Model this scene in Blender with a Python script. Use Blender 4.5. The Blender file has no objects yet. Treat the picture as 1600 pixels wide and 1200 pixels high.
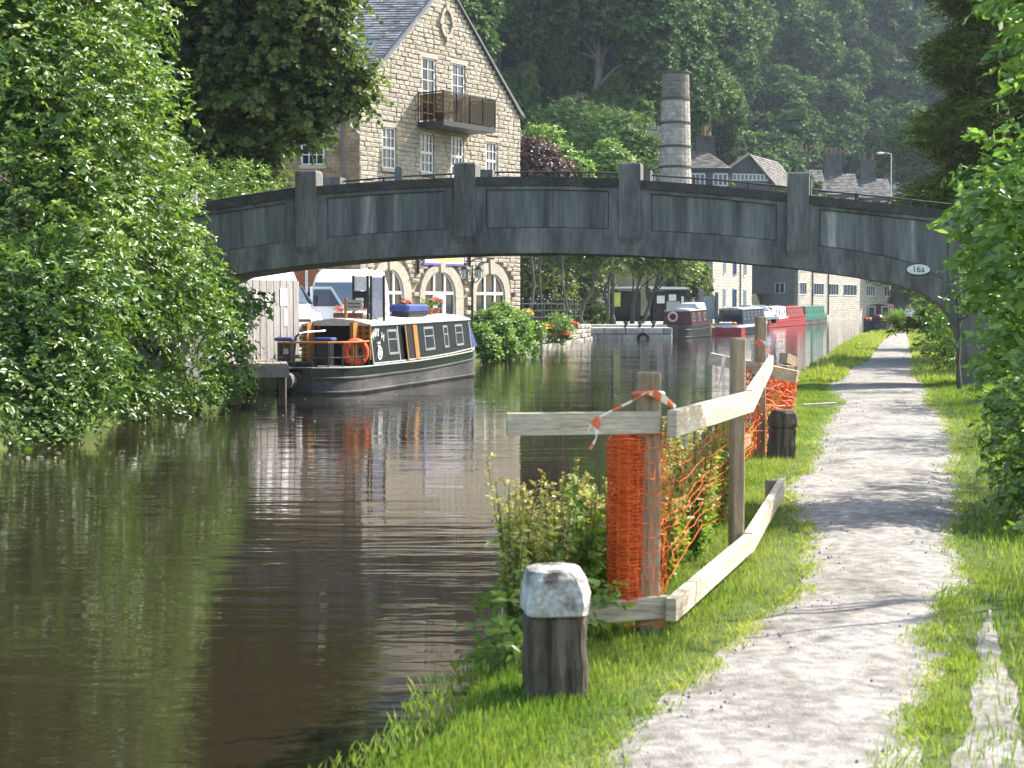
import bpy, bmesh, math, random
import numpy as np
from mathutils import Vector, Matrix
random.seed(7)
RNG = np.random.default_rng(7)
SC = bpy.context.scene
COL = SC.collection

# ------------------------------------------------------------------ camera
F_PX = 2400.0            # focal length in photo pixels (1600 wide)
HORIZON = 477.0          # photo row of the horizon
CAM_Z = 1.6
PITCH = math.atan((600 - HORIZON) / F_PX)
cam_data = bpy.data.cameras.new('camera')
cam = bpy.data.objects.new('camera', cam_data)
COL.objects.link(cam)
cam.location = (0, 0, CAM_Z)
cam.rotation_euler = (math.pi / 2 - PITCH, 0, 0)
cam_data.sensor_width = 36
cam_data.lens = 36 * F_PX / 1600
cam_data.clip_end = 3000
cam_data.dof.use_dof = True
cam_data.dof.focus_distance = 45
cam_data.dof.aperture_fstop = 6.3
SC.camera = cam

# ------------------------------------------------------------------ light
SUN_DIR = Vector((0.91, 0.41, 0)).normalized()
SUN_EL = math.radians(44)
world = bpy.data.worlds.new('World'); SC.world = world; world.use_nodes = True
wn = world.node_tree.nodes; wl = world.node_tree.links
sky = wn.new('ShaderNodeTexSky'); sky.sky_type = 'NISHITA'; sky.sun_disc = False
sky.sun_elevation = SUN_EL; sky.sun_rotation = math.atan2(SUN_DIR.x, SUN_DIR.y)
sky.air_density = 1.2; sky.dust_density = 2.0
bg = wn['Background']; bg.inputs['Strength'].default_value = 0.15
wl.new(sky.outputs[0], bg.inputs['Color'])
sd = bpy.data.lights.new('sun', 'SUN'); sd.energy = 4.6; sd.angle = math.radians(0.53); sd.color = (1, 0.95, 0.86)
sun = bpy.data.objects.new('sun', sd); COL.objects.link(sun)
sun.location = (20, 10, 40)
S3 = Vector((SUN_DIR.x * math.cos(SUN_EL), SUN_DIR.y * math.cos(SUN_EL), math.sin(SUN_EL)))
sun.rotation_euler = S3.to_track_quat('Z', 'Y').to_euler()
SC.view_settings.view_transform = 'Standard'; SC.view_settings.look = 'None'
SC.view_settings.exposure = 1.38; SC.view_settings.gamma = 1
SC.view_settings.use_curve_mapping = False
SC.cycles.use_denoising = True
SC.cycles.max_bounces = 6; SC.cycles.diffuse_bounces = 3; SC.cycles.glossy_bounces = 3
SC.cycles.transmission_bounces = 3; SC.cycles.transparent_max_bounces = 6
SC.cycles.caustics_reflective = False; SC.cycles.caustics_refractive = False

# ------------------------------------------------------------------ pixels to directions
_ca, _sa = math.cos(PITCH), math.sin(PITCH)
def ray(x, y):
    cx, cy = (x - 800) / F_PX, (600 - y) / F_PX
    return Vector((cx, _ca + cy * _sa, -_sa + cy * _ca))
CAM = Vector((0, 0, CAM_Z))
def G(x, y, z=0.0):                      # where the sight line meets the level z
    d = ray(x, y); return CAM + d * ((z - CAM_Z) / d.z)
def D(x, y, depth):                      # point on the sight line at a known distance
    d = ray(x, y); return CAM + d * (depth / d.y)
class Wall:                              # vertical plane: s along, z up, out towards n
    def __init__(w, a, b):
        w.a = Vector((a[0], a[1], 0)); w.e = (Vector((b[0], b[1], 0)) - w.a); w.L = w.e.length; w.e.normalize()
        w.n = Vector((w.e.y, -w.e.x, 0))
    def hit(w, x, y):
        d = ray(x, y); t = (w.a - CAM).dot(w.n) / d.dot(w.n); p = CAM + d * t
        return (p - w.a).dot(w.e), p.z
    def P(w, s, z, out=0.0):
        q = w.a + w.e * s + w.n * out; return Vector((q.x, q.y, z))

# ------------------------------------------------------------------ mesh builder
class MB:
    def __init__(m): m.v = []; m.f = []
    def add(m, vs, fs):
        o = len(m.v); m.v.extend([tuple(p) for p in vs]); m.f.extend([tuple(i + o for i in f) for f in fs]); return m
    def box(m, c, s, rz=0.0, rot=None):
        c = Vector(c); hx, hy, hz = s[0] / 2, s[1] / 2, s[2] / 2
        R = rot if rot is not None else Matrix.Rotation(rz, 3, 'Z')
        vs = [c + R @ Vector((x * hx, y * hy, z * hz)) for z in (-1, 1) for x, y in ((-1, -1), (1, -1), (1, 1), (-1, 1))]
        return m.add(vs, [(3, 2, 1, 0), (4, 5, 6, 7), (0, 1, 5, 4), (1, 2, 6, 5), (2, 3, 7, 6), (3, 0, 4, 7)])
    def bbox(m, lo, hi):
        return m.box([(a + b) / 2 for a, b in zip(lo, hi)], [abs(b - a) for a, b in zip(lo, hi)])
    def bevbox(m, c, s, b=0.02, rz=0.0):           # box with chamfered vertical and horizontal edges
        c = Vector(c); R = Matrix.Rotation(rz, 3, 'Z'); hx, hy, hz = s[0] / 2, s[1] / 2, s[2] / 2
        def ring(ix, z):
            x, y = hx - ix, hy - ix; k = min(b, x * .5, y * .5)
            return [c + R @ Vector(p) for p in ((-x + k, -y, z), (x - k, -y, z), (x, -y + k, z), (x, y - k, z), (x - k, y, z), (-x + k, y, z), (-x, y - k, z), (-x, -y + k, z))]
        return m.loft([ring(b, -hz), ring(0, -hz + b), ring(0, hz - b), ring(b, hz)], cap=True)
    def loft(m, rings, cap=False, closed=True):
        n = len(rings[0]); vs = [p for r in rings for p in r]; fs = []
        for i in range(len(rings) - 1):
            for j in range(n if closed else n - 1):
                k = (j + 1) % n
                fs.append((i * n + j, i * n + k, (i + 1) * n + k, (i + 1) * n + j))
        if cap: fs.append(tuple(range(n - 1, -1, -1))); fs.append(tuple((len(rings) - 1) * n + j for j in range(n)))
        return m.add(vs, fs)
    def tube(m, pts, r, n=6, cap=True):
        pts = [Vector(p) for p in pts]; rs = r if hasattr(r, '__len__') else [r] * len(pts)
        rings = []; up = None
        for i, p in enumerate(pts):
            t = (pts[min(i + 1, len(pts) - 1)] - pts[max(i - 1, 0)])
            t = t.normalized() if t.length > 1e-9 else Vector((0, 0, 1))
            if up is None:
                up = t.cross(Vector((0, 1, 0)) if abs(t.y) < .9 else Vector((1, 0, 0))).normalized()
            else:
                up = (up - t * up.dot(t)).normalized()
            b = t.cross(up)
            rings.append([p + (up * math.cos(a) + b * math.sin(a)) * rs[i] for a in [2 * math.pi * k / n for k in range(n)]])
        return m.loft(rings, cap=cap)
    def bar(m, a, b, w, h, up=(0, 0, 1)):          # rectangular bar from a to b
        a, b = Vector(a), Vector(b); t = (b - a).normalized(); s = t.cross(Vector(up)).normalized(); u = s.cross(t)
        ring = lambda p: [p + s * x * w / 2 + u * y * h / 2 for x, y in ((-1, -1), (1, -1), (1, 1), (-1, 1))]
        return m.loft([ring(a), ring(b)], cap=True)
    def lathe(m, c, prof, n=12):
        c = Vector(c)
        rings = [[c + Vector((r * math.cos(2 * math.pi * k / n), r * math.sin(2 * math.pi * k / n), z)) for k in range(n)] for r, z in prof]
        return m.loft(rings, cap=True)
    def prism(m, poly, d):                          # polygon (3D points) pushed along d
        d = Vector(d); n = len(poly); a = [Vector(p) for p in poly]; b = [p + d for p in a]
        return m.add(a + b, [tuple(range(n - 1, -1, -1)), tuple(range(n, 2 * n))] + [(i, (i + 1) % n, n + (i + 1) % n, n + i) for i in range(n)])
    def strip(m, top, bot, d):                      # band between two polylines, pushed along d
        d = Vector(d); n = len(top)
        t = [Vector(p) for p in top]; b = [Vector(p) for p in bot]
        return m.loft([[t[i], b[i], b[i] + d, t[i] + d] for i in range(n)], cap=True)
    def torus(m, c, R, r, axis=(0, 1, 0), n=24, k=8):
        ax = Vector(axis).normalized(); u = ax.cross(Vector((0, 0, 1)) if abs(ax.z) < .9 else Vector((1, 0, 0))).normalized(); w = ax.cross(u); c = Vector(c)
        vs = []; fs = []
        for i in range(n):
            a = 2 * math.pi * i / n; d = u * math.cos(a) + w * math.sin(a)
            for j in range(k):
                b = 2 * math.pi * j / k; vs.append(c + d * (R + r * math.cos(b)) + ax * (r * math.sin(b)))
                fs.append((i * k + j, ((i + 1) % n) * k + j, ((i + 1) % n) * k + (j + 1) % k, i * k + (j + 1) % k))
        return m.add(vs, fs)
    def ball(m, c, r, n=10, k=6):
        rr = r if hasattr(r, '__len__') else (r, r, r); c = Vector(c)
        rings = []
        for i in range(1, k):
            a = math.pi * i / k
            rings.append([c + Vector((rr[0] * math.sin(a) * math.cos(2 * math.pi * j / n), rr[1] * math.sin(a) * math.sin(2 * math.pi * j / n), -rr[2] * math.cos(a))) for j in range(n)])
        return m.loft(rings, cap=True)
    def build(m, name, mat, parent=None, smooth=False, world=True):
        off = Vector(parent['_base']) if (parent is not None and world and '_base' in parent) else Vector((0, 0, 0))
        me = bpy.data.meshes.new(name)
        me.from_pydata([tuple(Vector(p) - off) for p in m.v] if off.length else m.v, [], m.f)
        if smooth: me.polygons.foreach_set('use_smooth', [True] * len(me.polygons))
        me.validate(); me.update()
        bm = bmesh.new(); bm.from_mesh(me); bmesh.ops.recalc_face_normals(bm, faces=bm.faces); bm.to_mesh(me); bm.free()
        o = bpy.data.objects.new(name, me); COL.objects.link(o)
        me.materials.append(mat)
        if parent is not None:
            o.parent = parent
            if '_base' in parent: o['_base'] = parent['_base']
        return o
def tag(o, label, cat, group=None):
    o['label'] = label; o['category'] = cat
    if group: o['group'] = group
    return o
def thing(name, label, cat, base=(0, 0, 0), group=None, rz=0.0, world=True):
    o = bpy.data.objects.new(name, None); COL.objects.link(o); o.empty_display_size = .2
    o.location = base; o.rotation_euler = (0, 0, rz)
    if world: o['_base'] = tuple(base)
    return tag(o, label, cat, group)
def struct(o, kind='structure'):
    o['kind'] = kind; return o
def copy_tree(o, parent=None):
    c = o.copy(); COL.objects.link(c); c.parent = parent
    for ch in list(o.children): copy_tree(ch, c)
    return c
def np_mesh(name, verts, faces_flat, nper, mat, attrs=None, smooth=False):
    """verts (N,3), faces with nper corners each; attrs: {name: per-face float}"""
    me = bpy.data.meshes.new(name); nf = len(faces_flat) // nper
    me.vertices.add(len(verts)); me.vertices.foreach_set('co', np.asarray(verts, np.float32).ravel())
    me.loops.add(nf * nper); me.loops.foreach_set('vertex_index', np.asarray(faces_flat, np.int32))
    me.polygons.add(nf); me.polygons.foreach_set('loop_start', np.arange(0, nf * nper, nper, dtype=np.int32))
    me.polygons.foreach_set('loop_total', np.full(nf, nper, np.int32))
    if smooth: me.polygons.foreach_set('use_smooth', np.ones(nf, bool))
    me.update(calc_edges=True)
    for k, a in (attrs or {}).items():
        at = me.attributes.new(k, 'FLOAT', 'FACE'); at.data.foreach_set('value', np.asarray(a, np.float32))
    me.materials.append(mat)
    return me
def np_obj(name, me, parent=None):
    o = bpy.data.objects.new(name, me); COL.objects.link(o); o.parent = parent
    return o

# ------------------------------------------------------------------ materials
def _ramp(nt, cols, pos=None):
    r = nt.nodes.new('ShaderNodeValToRGB'); e = r.color_ramp.elements
    pos = pos or [i / (len(cols) - 1) for i in range(len(cols))]
    while len(e) < len(cols): e.new(0.5)
    for el, c, p in zip(e, cols, pos): el.position = p; el.color = (*c, 1)
    return r
def M(name, cols, scale=4.0, rough=0.8, bump=0.0, bscale=None, metal=0.0, stretch=(1, 1, 1), spec=0.3, detail=6.0, pos=None, rand=0.0, fine=0.25, coat=0.0, bdist=0.02, island=False):
    """procedural surface: noise between colours, a finer mottling on top, bump, optional variation between objects"""
    m = bpy.data.materials.new(name); m.use_nodes = True; nt = m.node_tree; N = nt.nodes; Lk = nt.links
    p = N['Principled BSDF']
    if not hasattr(cols[0], '__len__'): cols = [cols, tuple(c * .82 for c in cols)]
    tc = N.new('ShaderNodeTexCoord'); mp = N.new('ShaderNodeMapping'); mp.inputs['Scale'].default_value = stretch
    Lk.new(tc.outputs['Object'], mp.inputs['Vector'])
    n1 = N.new('ShaderNodeTexNoise'); n1.inputs['Scale'].default_value = scale; n1.inputs['Detail'].default_value = detail; n1.inputs['Roughness'].default_value = .62
    Lk.new(mp.outputs[0], n1.inputs['Vector'])
    fac = n1.outputs['Fac']
    if rand:
        oi = N.new('ShaderNodeObjectInfo'); src = oi.outputs['Random']
        if island:
            ge = N.new('ShaderNodeNewGeometry'); ad = N.new('ShaderNodeMath'); ad.operation = 'ADD'
            Lk.new(src, ad.inputs[0]); Lk.new(ge.outputs['Random Per Island'], ad.inputs[1])
            fr = N.new('ShaderNodeMath'); fr.operation = 'FRACT'; Lk.new(ad.outputs[0], fr.inputs[0]); src = fr.outputs[0]
        ma = N.new('ShaderNodeMath'); ma.operation = 'MULTIPLY_ADD'; ma.inputs[1].default_value = rand; ma.inputs[2].default_value = -rand / 2
        Lk.new(src, ma.inputs[0]); a2 = N.new('ShaderNodeMath'); a2.operation = 'ADD'; Lk.new(fac, a2.inputs[0]); Lk.new(ma.outputs[0], a2.inputs[1]); fac = a2.outputs[0]
    if pos is None: pos = [0.3 + 0.4 * i / (len(cols) - 1) for i in range(len(cols))]
    r = _ramp(nt, cols, pos); Lk.new(fac, r.inputs[0]); col = r.outputs[0]
    if fine:
        n2 = N.new('ShaderNodeTexNoise'); n2.inputs['Scale'].default_value = scale * 9; n2.inputs['Detail'].default_value = 4
        Lk.new(mp.outputs[0], n2.inputs['Vector'])
        mr = N.new('ShaderNodeMapRange'); mr.inputs[1].default_value = .3; mr.inputs[2].default_value = .7; mr.inputs[3].default_value = 1 - fine; mr.inputs[4].default_value = 1 + fine
        Lk.new(n2.outputs['Fac'], mr.inputs[0])
        mx = N.new('ShaderNodeVectorMath'); mx.operation = 'SCALE'; Lk.new(col, mx.inputs[0]); Lk.new(mr.outputs[0], mx.inputs['Scale']); col = mx.outputs[0]
    Lk.new(col, p.inputs['Base Color'])
    p.inputs['Roughness'].default_value = rough; p.inputs['Metallic'].default_value = metal
    p.inputs['Specular IOR Level'].default_value = spec; p.inputs['Coat Weight'].default_value = coat; p.inputs['Coat Roughness'].default_value = .1
    if bump:
        n3 = N.new('ShaderNodeTexNoise'); n3.inputs['Scale'].default_value = bscale or scale * 4; n3.inputs['Detail'].default_value = 5
        Lk.new(mp.outputs[0], n3.inputs['Vector'])
        b = N.new('ShaderNodeBump'); b.inputs['Strength'].default_value = bump; b.inputs['Distance'].default_value = bdist
        Lk.new(n3.outputs['Fac'], b.inputs['Height']); Lk.new(b.outputs[0], p.inputs['Normal'])
    return m
def glass_dark(name, col=(.02, .025, .03), rough=.05):
    m = M(name, [col, tuple(c * 1.6 for c in col)], scale=1.5, rough=rough, spec=.7, fine=0); return m
def leaf_mat(name, dark, mid, light, trans=.35, rough=.42, spec=.45, objrand=.25):
    m = bpy.data.materials.new(name); m.use_nodes = True; nt = m.node_tree; N = nt.nodes; Lk = nt.links
    p = N['Principled BSDF']; out = N['Material Output']
    at = N.new('ShaderNodeAttribute'); at.attribute_name = 'tint'
    oi = N.new('ShaderNodeObjectInfo')
    ma = N.new('ShaderNodeMath'); ma.operation = 'MULTIPLY_ADD'; ma.inputs[1].default_value = objrand; ma.inputs[2].default_value = -objrand / 2
    Lk.new(oi.outputs['Random'], ma.inputs[0]); ad = N.new('ShaderNodeMath'); ad.operation = 'ADD'
    Lk.new(at.outputs['Fac'], ad.inputs[0]); Lk.new(ma.outputs[0], ad.inputs[1])
    r = _ramp(nt, [dark, mid, light], [0, .5, 1]); Lk.new(ad.outputs[0], r.inputs[0])
    Lk.new(r.outputs[0], p.inputs['Base Color']); p.inputs['Roughness'].default_value = rough; p.inputs['Specular IOR Level'].default_value = spec
    t = N.new('ShaderNodeBsdfTranslucent')
    tm = N.new('ShaderNodeVectorMath'); tm.operation = 'MULTIPLY'; tm.inputs[1].default_value = (1.25, 1.35, .6); Lk.new(r.outputs[0], tm.inputs[0]); Lk.new(tm.outputs[0], t.inputs['Color'])
    mx = N.new('ShaderNodeMixShader'); mx.inputs[0].default_value = trans
    Lk.new(p.outputs[0], mx.inputs[1]); Lk.new(t.outputs[0], mx.inputs[2]); Lk.new(mx.outputs[0], out.inputs['Surface'])
    return m
def text_mesh(body, size, mat, name, parent, matrix, extrude=.004, world=True):
    cu = bpy.data.curves.new('t', 'FONT'); cu.body = body; cu.size = size; cu.extrude = extrude; cu.align_x = 'CENTER'; cu.align_y = 'CENTER'; cu.resolution_u = 3
    ob = bpy.data.objects.new('t', cu); me = bpy.data.meshes.new_from_object(ob); bpy.data.objects.remove(ob)
    off = Vector(parent['_base']) if world and parent is not None and '_base' in parent else Vector((0, 0, 0))
    me.transform(Matrix.Translation(-off) @ matrix); me.name = name
    o = bpy.data.objects.new(name, me); COL.objects.link(o); me.materials.clear(); me.materials.append(mat); o.parent = parent
    return o
def frame_mat(origin, xdir, zdir):                 # text plane: x right, y up, facing the viewer
    x = Vector(xdir).normalized(); y = Vector(zdir).normalized(); n = x.cross(y); y = n.cross(x)
    m = Matrix.Identity(4)
    for i in range(3): m[i][0] = x[i]; m[i][1] = y[i]; m[i][2] = n[i]; m[i][3] = origin[i]
    return m

# ------------------------------------------------------------------ foliage
def sprig_leaves(pos, axis, n_leaf, length, leaf_len, leaf_w, rng, up_bias=.6, droop=.25, splay=.9, tint0=None, outn=None, out=0.0):
    """leaves set alternately along short twigs; returns verts, faces, tint"""
    S = len(pos); K = n_leaf
    axis = axis / np.linalg.norm(axis, axis=1, keepdims=True)
    t = np.tile((np.arange(K) + .5) / K, (S, 1)) + rng.normal(0, .06, (S, K))
    L = length * rng.uniform(.65, 1.3, (S, 1))
    p = pos[:, None, :] + axis[:, None, :] * (t * L)[..., None]
    p[..., 2] -= droop * (t ** 2) * L
    up = np.array([0, 0, 1.0]); side = np.cross(axis, up); side /= np.linalg.norm(side, axis=1, keepdims=True) + 1e-6
    sgn = np.where(np.arange(K) % 2 == 0, 1, -1)[None, :, None]
    d = axis[:, None, :] * .6 + side[:, None, :] * sgn * splay + rng.normal(0, .38, (S, K, 3)); d[..., 2] -= droop * .6
    d /= np.linalg.norm(d, axis=2, keepdims=True)
    nrm = rng.normal(0, .5, (S, K, 3)); nrm[..., 2] += up_bias * (1 - .55 * min(1, out)); nrm += axis[:, None, :] * .25
    if outn is not None and out: nrm = nrm * (1 - .35 * min(1, out)) + outn[:, None, :] * out
    w = np.cross(d, nrm); w /= np.linalg.norm(w, axis=2, keepdims=True) + 1e-6
    nn = np.cross(w, d)
    ll = leaf_len * rng.uniform(.6, 1.25, (S, K, 1)); ww = leaf_w * rng.uniform(.7, 1.2, (S, K, 1))
    base = p; tip = p + d * ll - nn * ll * .12; a = p + d * ll * .45 + w * ww * .5 + nn * ww * .12; b = p + d * ll * .45 - w * ww * .5 + nn * ww * .12
    V = np.stack([base, a, tip, b], 2).reshape(-1, 3)
    n = S * K; i0 = np.arange(n) * 4
    Fc = np.stack([i0, i0 + 1, i0 + 2, i0, i0 + 2, i0 + 3], 1).ravel()
    st = (rng.uniform(.15, .85, (S, 1)) if tint0 is None else tint0[:, None]) + rng.normal(0, .16, (S, K))
    return V, Fc, np.repeat(np.clip(st, 0, 1).ravel(), 2)
def blob_points(blobs, dens, rng, shell=.62, rough=.22, low=-.55):
    P, A = [], []
    for (c, r) in blobs:
        r = np.array(r if hasattr(r, '__len__') else (r, r, r), float)
        area = 4 * math.pi * ((r[0] * r[1] + r[1] * r[2] + r[0] * r[2]) / 3)
        n = max(6, int(area * dens))
        d = rng.normal(0, 1, (n * 2, 3)); d /= np.linalg.norm(d, axis=1, keepdims=True); d = d[d[:, 2] > low][:n]
        rad = shell + (1 - shell) * rng.random((len(d), 1)) ** .6
        ph = rng.uniform(0, 6.28, 6); k = rng.uniform(2.5, 5.5, 3)
        lump = 1 + rough * (np.sin(d[:, :1] * k[0] * 2 + ph[0]) * np.sin(d[:, 1:2] * k[1] * 2 + ph[1]) + .7 * np.sin(d[:, 2:3] * k[2] * 2 + ph[2]))
        P.append(np.array(c)[None] + d * r[None] * rad * lump); A.append(d)
    return np.concatenate(P), np.concatenate(A)
def crown_mesh(name, blobs, mat, dens=12, n_leaf=9, twig=.45, leaf=(.1, .06), rng=None, up=.35, droop=.3, shell=.6, rough=.22, low=-.6, off=(0, 0, 0), up_bias=.6, splay=.9, lump=None, core=0, out=.75):
    rng = rng or RNG
    main = blobs
    if lump:
        k, fr = lump; main = []
        for c, r in blobs:
            rv = np.array(r if hasattr(r, '__len__') else (r, r, r), float); main.append((c, tuple(rv * .86)))
            for _ in range(k):
                d = rng.normal(0, 1, 3); d[2] += .25; d /= np.linalg.norm(d)
                main.append((tuple(np.array(c) + d * rv * .82), tuple(rv * fr * rng.uniform(.7, 1.25))))
    P, A = blob_points(main, dens, rng, shell, rough, low)
    ax = A + rng.normal(0, .45, A.shape); ax[:, 2] += up
    V, Fc, T = sprig_leaves(P - np.array(off)[None], ax, n_leaf, twig, leaf[0], leaf[1], rng, droop=droop, up_bias=up_bias, splay=splay, outn=A, out=out)
    if core:                                         # inner leaves that close the crown, tinted darker to paint its inner shade
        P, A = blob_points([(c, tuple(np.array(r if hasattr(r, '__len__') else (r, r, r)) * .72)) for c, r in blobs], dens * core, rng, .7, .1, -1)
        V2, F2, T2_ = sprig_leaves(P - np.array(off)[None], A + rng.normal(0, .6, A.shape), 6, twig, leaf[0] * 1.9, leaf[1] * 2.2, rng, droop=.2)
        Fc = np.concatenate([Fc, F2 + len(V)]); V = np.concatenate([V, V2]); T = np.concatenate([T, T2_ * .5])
    return np_mesh(name, V, Fc, 3, mat, {'tint': T})
def limb_tree(mb, base, top, r0, rng, spread=1.5, n=6, targets=None, wob=.12):
    """tapered trunk with limbs reaching to targets"""
    base, top = Vector(base), Vector(top); pts = []; rs = []
    for i in range(7):
        t = i / 6; p = base.lerp(top, t) + Vector((rng.normal(0, wob), rng.normal(0, wob), 0)) * (1 if 0 < i < 6 else 0)
        pts.append(p); rs.append(r0 * (1.25 - .3 * min(1, t * 6)) * (1 - .75 * t) if t > 0 else r0 * 1.35)
    mb.tube(pts, rs, n=8)
    if targets is None:
        targets = [top + Vector((rng.normal(0, spread), rng.normal(0, spread), rng.uniform(-.3, 1) * spread)) for _ in range(n)]
    for q in targets:
        q = Vector(q); k = rng.integers(2, 6); a = pts[k]; mid = a.lerp(q, .5) + Vector((rng.normal(0, .2), rng.normal(0, .2), (q - a).length * .12))
        mb.tube([a, a.lerp(mid, .5) + Vector((0, 0, .04)), mid, mid.lerp(q, .6), q], [rs[k] * .6, rs[k] * .5, rs[k] * .36, rs[k] * .22, rs[k] * .08], n=6)
# ================================================================== materials
m_conc = M('bridge_concrete', [(.07, .067, .061), (.145, .14, .128), (.26, .25, .225)], scale=1.1, rough=.9, bump=.5, bscale=40, stretch=(1.6, 1.6, .35), fine=.22, pos=[.32, .5, .72])
m_conc_pan = M('panel_concrete', [(.075, .078, .076), (.145, .147, .14), (.215, .213, .2), (.46, .45, .42)], scale=1.3, rough=.88, bump=.3, bscale=30, stretch=(2.6, 2.6, .22), fine=.15, pos=[.34, .5, .62, .74])
m_conc_dark = M('coping_concrete', [(.042, .039, .034), (.09, .084, .074)], scale=2.5, rough=.95, bump=.5, bscale=30, fine=.3)
m_iron = M('black_iron', [(.012, .012, .013), (.03, .03, .032)], scale=8, rough=.45, spec=.5)
m_white = M('white_paint', [(.78, .78, .76), (.66, .66, .63)], scale=3, rough=.5)
m_black = M('black_paint', [(.012, .012, .014), (.022, .022, .025)], scale=3, rough=.35, spec=.5)
m_grass = leaf_mat('grass_blades', (.10, .18, .022), (.22, .30, .05), (.43, .43, .14), trans=.35, rough=.5, spec=.3)
m_soil = M('grassy_ground', [(.035, .05, .012), (.07, .10, .02), (.11, .13, .035)], scale=3, rough=.95, bump=.6, bscale=25, fine=.4)
m_path = M('gravel_path', [(.13, .115, .095), (.215, .197, .172), (.265, .244, .216), (.305, .283, .253)], scale=1.7, rough=.95, bump=.7, bscale=70, fine=.38, bdist=.015, detail=12, pos=[.33, .44, .56, .7])
m_pebble = M('dark_pebbles', [(.10, .09, .08), (.2, .185, .165)], scale=9, rough=.9)
m_yard = M('yard_surface', [(.26, .25, .23), (.34, .32, .29)], scale=1.5, rough=.95, bump=.3, fine=.2)
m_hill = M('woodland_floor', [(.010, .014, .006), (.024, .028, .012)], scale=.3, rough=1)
m_bark = M('bark', [(.05, .042, .033), (.13, .115, .095)], scale=3, rough=.95, bump=.8, bscale=14, stretch=(3, 3, .6))
m_barkgrey = M('pale_bark', [(.13, .125, .11), (.25, .24, .21)], scale=2, rough=.95, bump=.5, stretch=(3, 3, .6))

# ================================================================== ground, canal, towpath
def interp(tab, y):
    ys = [p[1] for p in tab]; xs = [p[0] for p in tab]
    return float(np.interp(y, ys, xs))
R_TAB = [(-1.9, -30), (-1.4, 0), (-.62, 5.0), (-.2, 6.6), (.15, 8.2), (.75, 11), (1.9, 15.5), (3.3, 20.5), (4.6, 26.5), (6.3, 34), (8.3, 42.2), (10.1, 49), (12.8, 60), (16.5, 75), (20.6, 89), (24.4, 98), (29.3, 110), (32, 125), (51, 214), (73, 320)]
L_TAB = [(-7.9, -30), (-7.6, 5), (-7.2, 20), (-6.7, 30), (-6.3, 36), (-5.2, 40.5), (-3.0, 48), (-1.5, 61), (.9, 72), (3.3, 90), (5.5, 96.5), (9, 102), (11.3, 110), (14, 120), (17.8, 135), (23.9, 152), (28, 165), (36.5, 189), (44, 216), (60, 320)]
def wob(y, k): return .09 * math.sin(y * 1.7 * k + k) + .06 * math.sin(y * 4.1 + k * 3)
def Rb(y): return interp(R_TAB, y) + (wob(y, 1) if y < 70 else 0)
def Lb(y): return interp(L_TAB, y) + (wob(y, 1.3) if y < 36 else 0)
FOOT = [(-200, 108), (-40, 112), (-6, 120), (10, 127), (20, 148), (30, 190), (40, 220), (60, 238), (120, 250), (400, 260)]
def hill(x, y):
    yb = float(np.interp(x, [p[0] for p in FOOT], [p[1] for p in FOOT]))
    d = y - yb
    if d <= 0: return 0.0
    h = .8 * d * min(1, d / 8)
    if h > 70: h = 70 + 25 * (1 - math.exp(-(h - 70) / 25))
    return h + .9 * math.sin(x * .11 + y * .07) * min(1, d / 15)
def ground(x, y):
    r, l = Rb(y), Lb(y)
    if x >= r:
        d = x - r
        z = -.32 + .30 * min(1, d / .22) if d < .22 else -.02 + .02 * min(1, (d - .22) / .3)
        if y > 236 and d > 3: z = max(z, hill(x, y))
        if d > 6: z += .05 * (d - 6) if d < 40 else 1.7
        return z
    if x <= l:
        d = l - x
        return -.35 + .67 * min(1, d / .3) + hill(x, y) if d > .0 else -.35
    e = min(r - x, x - l)
    return -.5 - min(1.2, e * 1.5)
rows = sorted(set(list(np.arange(-30, 4, 2.0)) + list(np.arange(4, 40, .35)) + list(np.arange(40, 110, 1.5)) + list(np.arange(110, 330, 5)) + [360, 420, 520, 700]))
offL = [-400, -300, -220, -170, -140, -120, -100, -85, -72, -60, -50, -42, -35, -29, -24, -20, -16, -12, -9, -6.5, -4.5, -3, -2, -1.2, -.7, -.32, -.15, -.01]
offR = [.01, .06, .12, .22, .4, .7, 1.1, 1.6, 2.3, 3.1, 4, 5, 6, 7.5, 9, 11, 14, 18, 23, 30, 40, 55, 75, 100, 140, 200, 300]
gv, gf = [], []
for y in rows:
    r, l = Rb(y), Lb(y)
    xs = [l + o for o in offL] + [l + .3, l + 1.2, (l + r) / 2, r - 1.2, r - .3] + [r + o for o in offR]
    for i, x in enumerate(xs): gv.append((x, y, ground(x, y)))
nc = len(offL) + 5 + len(offR)
for i in range(len(rows) - 1):
    for j in range(nc - 1): gf.append((i * nc + j, i * nc + j + 1, (i + 1) * nc + j + 1, (i + 1) * nc + j))
mb = MB(); mb.add(gv, gf); g = mb.build('ground', m_soil, smooth=True); struct(g); g.data.materials.append(m_hill)
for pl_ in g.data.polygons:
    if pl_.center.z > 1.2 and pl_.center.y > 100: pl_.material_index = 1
# yard on the far-left bank is a sheet of its own, woodland floor likewise
def sheet(name, xs_of, ys, mat, zoff):
    v, f = [], []; n = None
    for y in ys:
        xs = xs_of(y); n = len(xs)
        for x in xs: v.append((x, y, ground(x, y) + zoff))
    for i in range(len(ys) - 1):
        for j in range(n - 1): f.append((i * n + j, i * n + j + 1, (i + 1) * n + j + 1, (i + 1) * n + j))
    m = MB(); m.add(v, f); return struct(m.build(name, mat, smooth=True))
sheet('yard', lambda y: [Lb(y) - o for o in (26, 20, 12, 6, 3, 1.2, .45)], list(np.arange(31, 100, 1.0)), m_yard, .006)
sheet('hillside', lambda y: list(np.linspace(-120, Lb(y) - 4, 60)), list(np.arange(116, 330, 3.0)), m_hill, .45)

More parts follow.
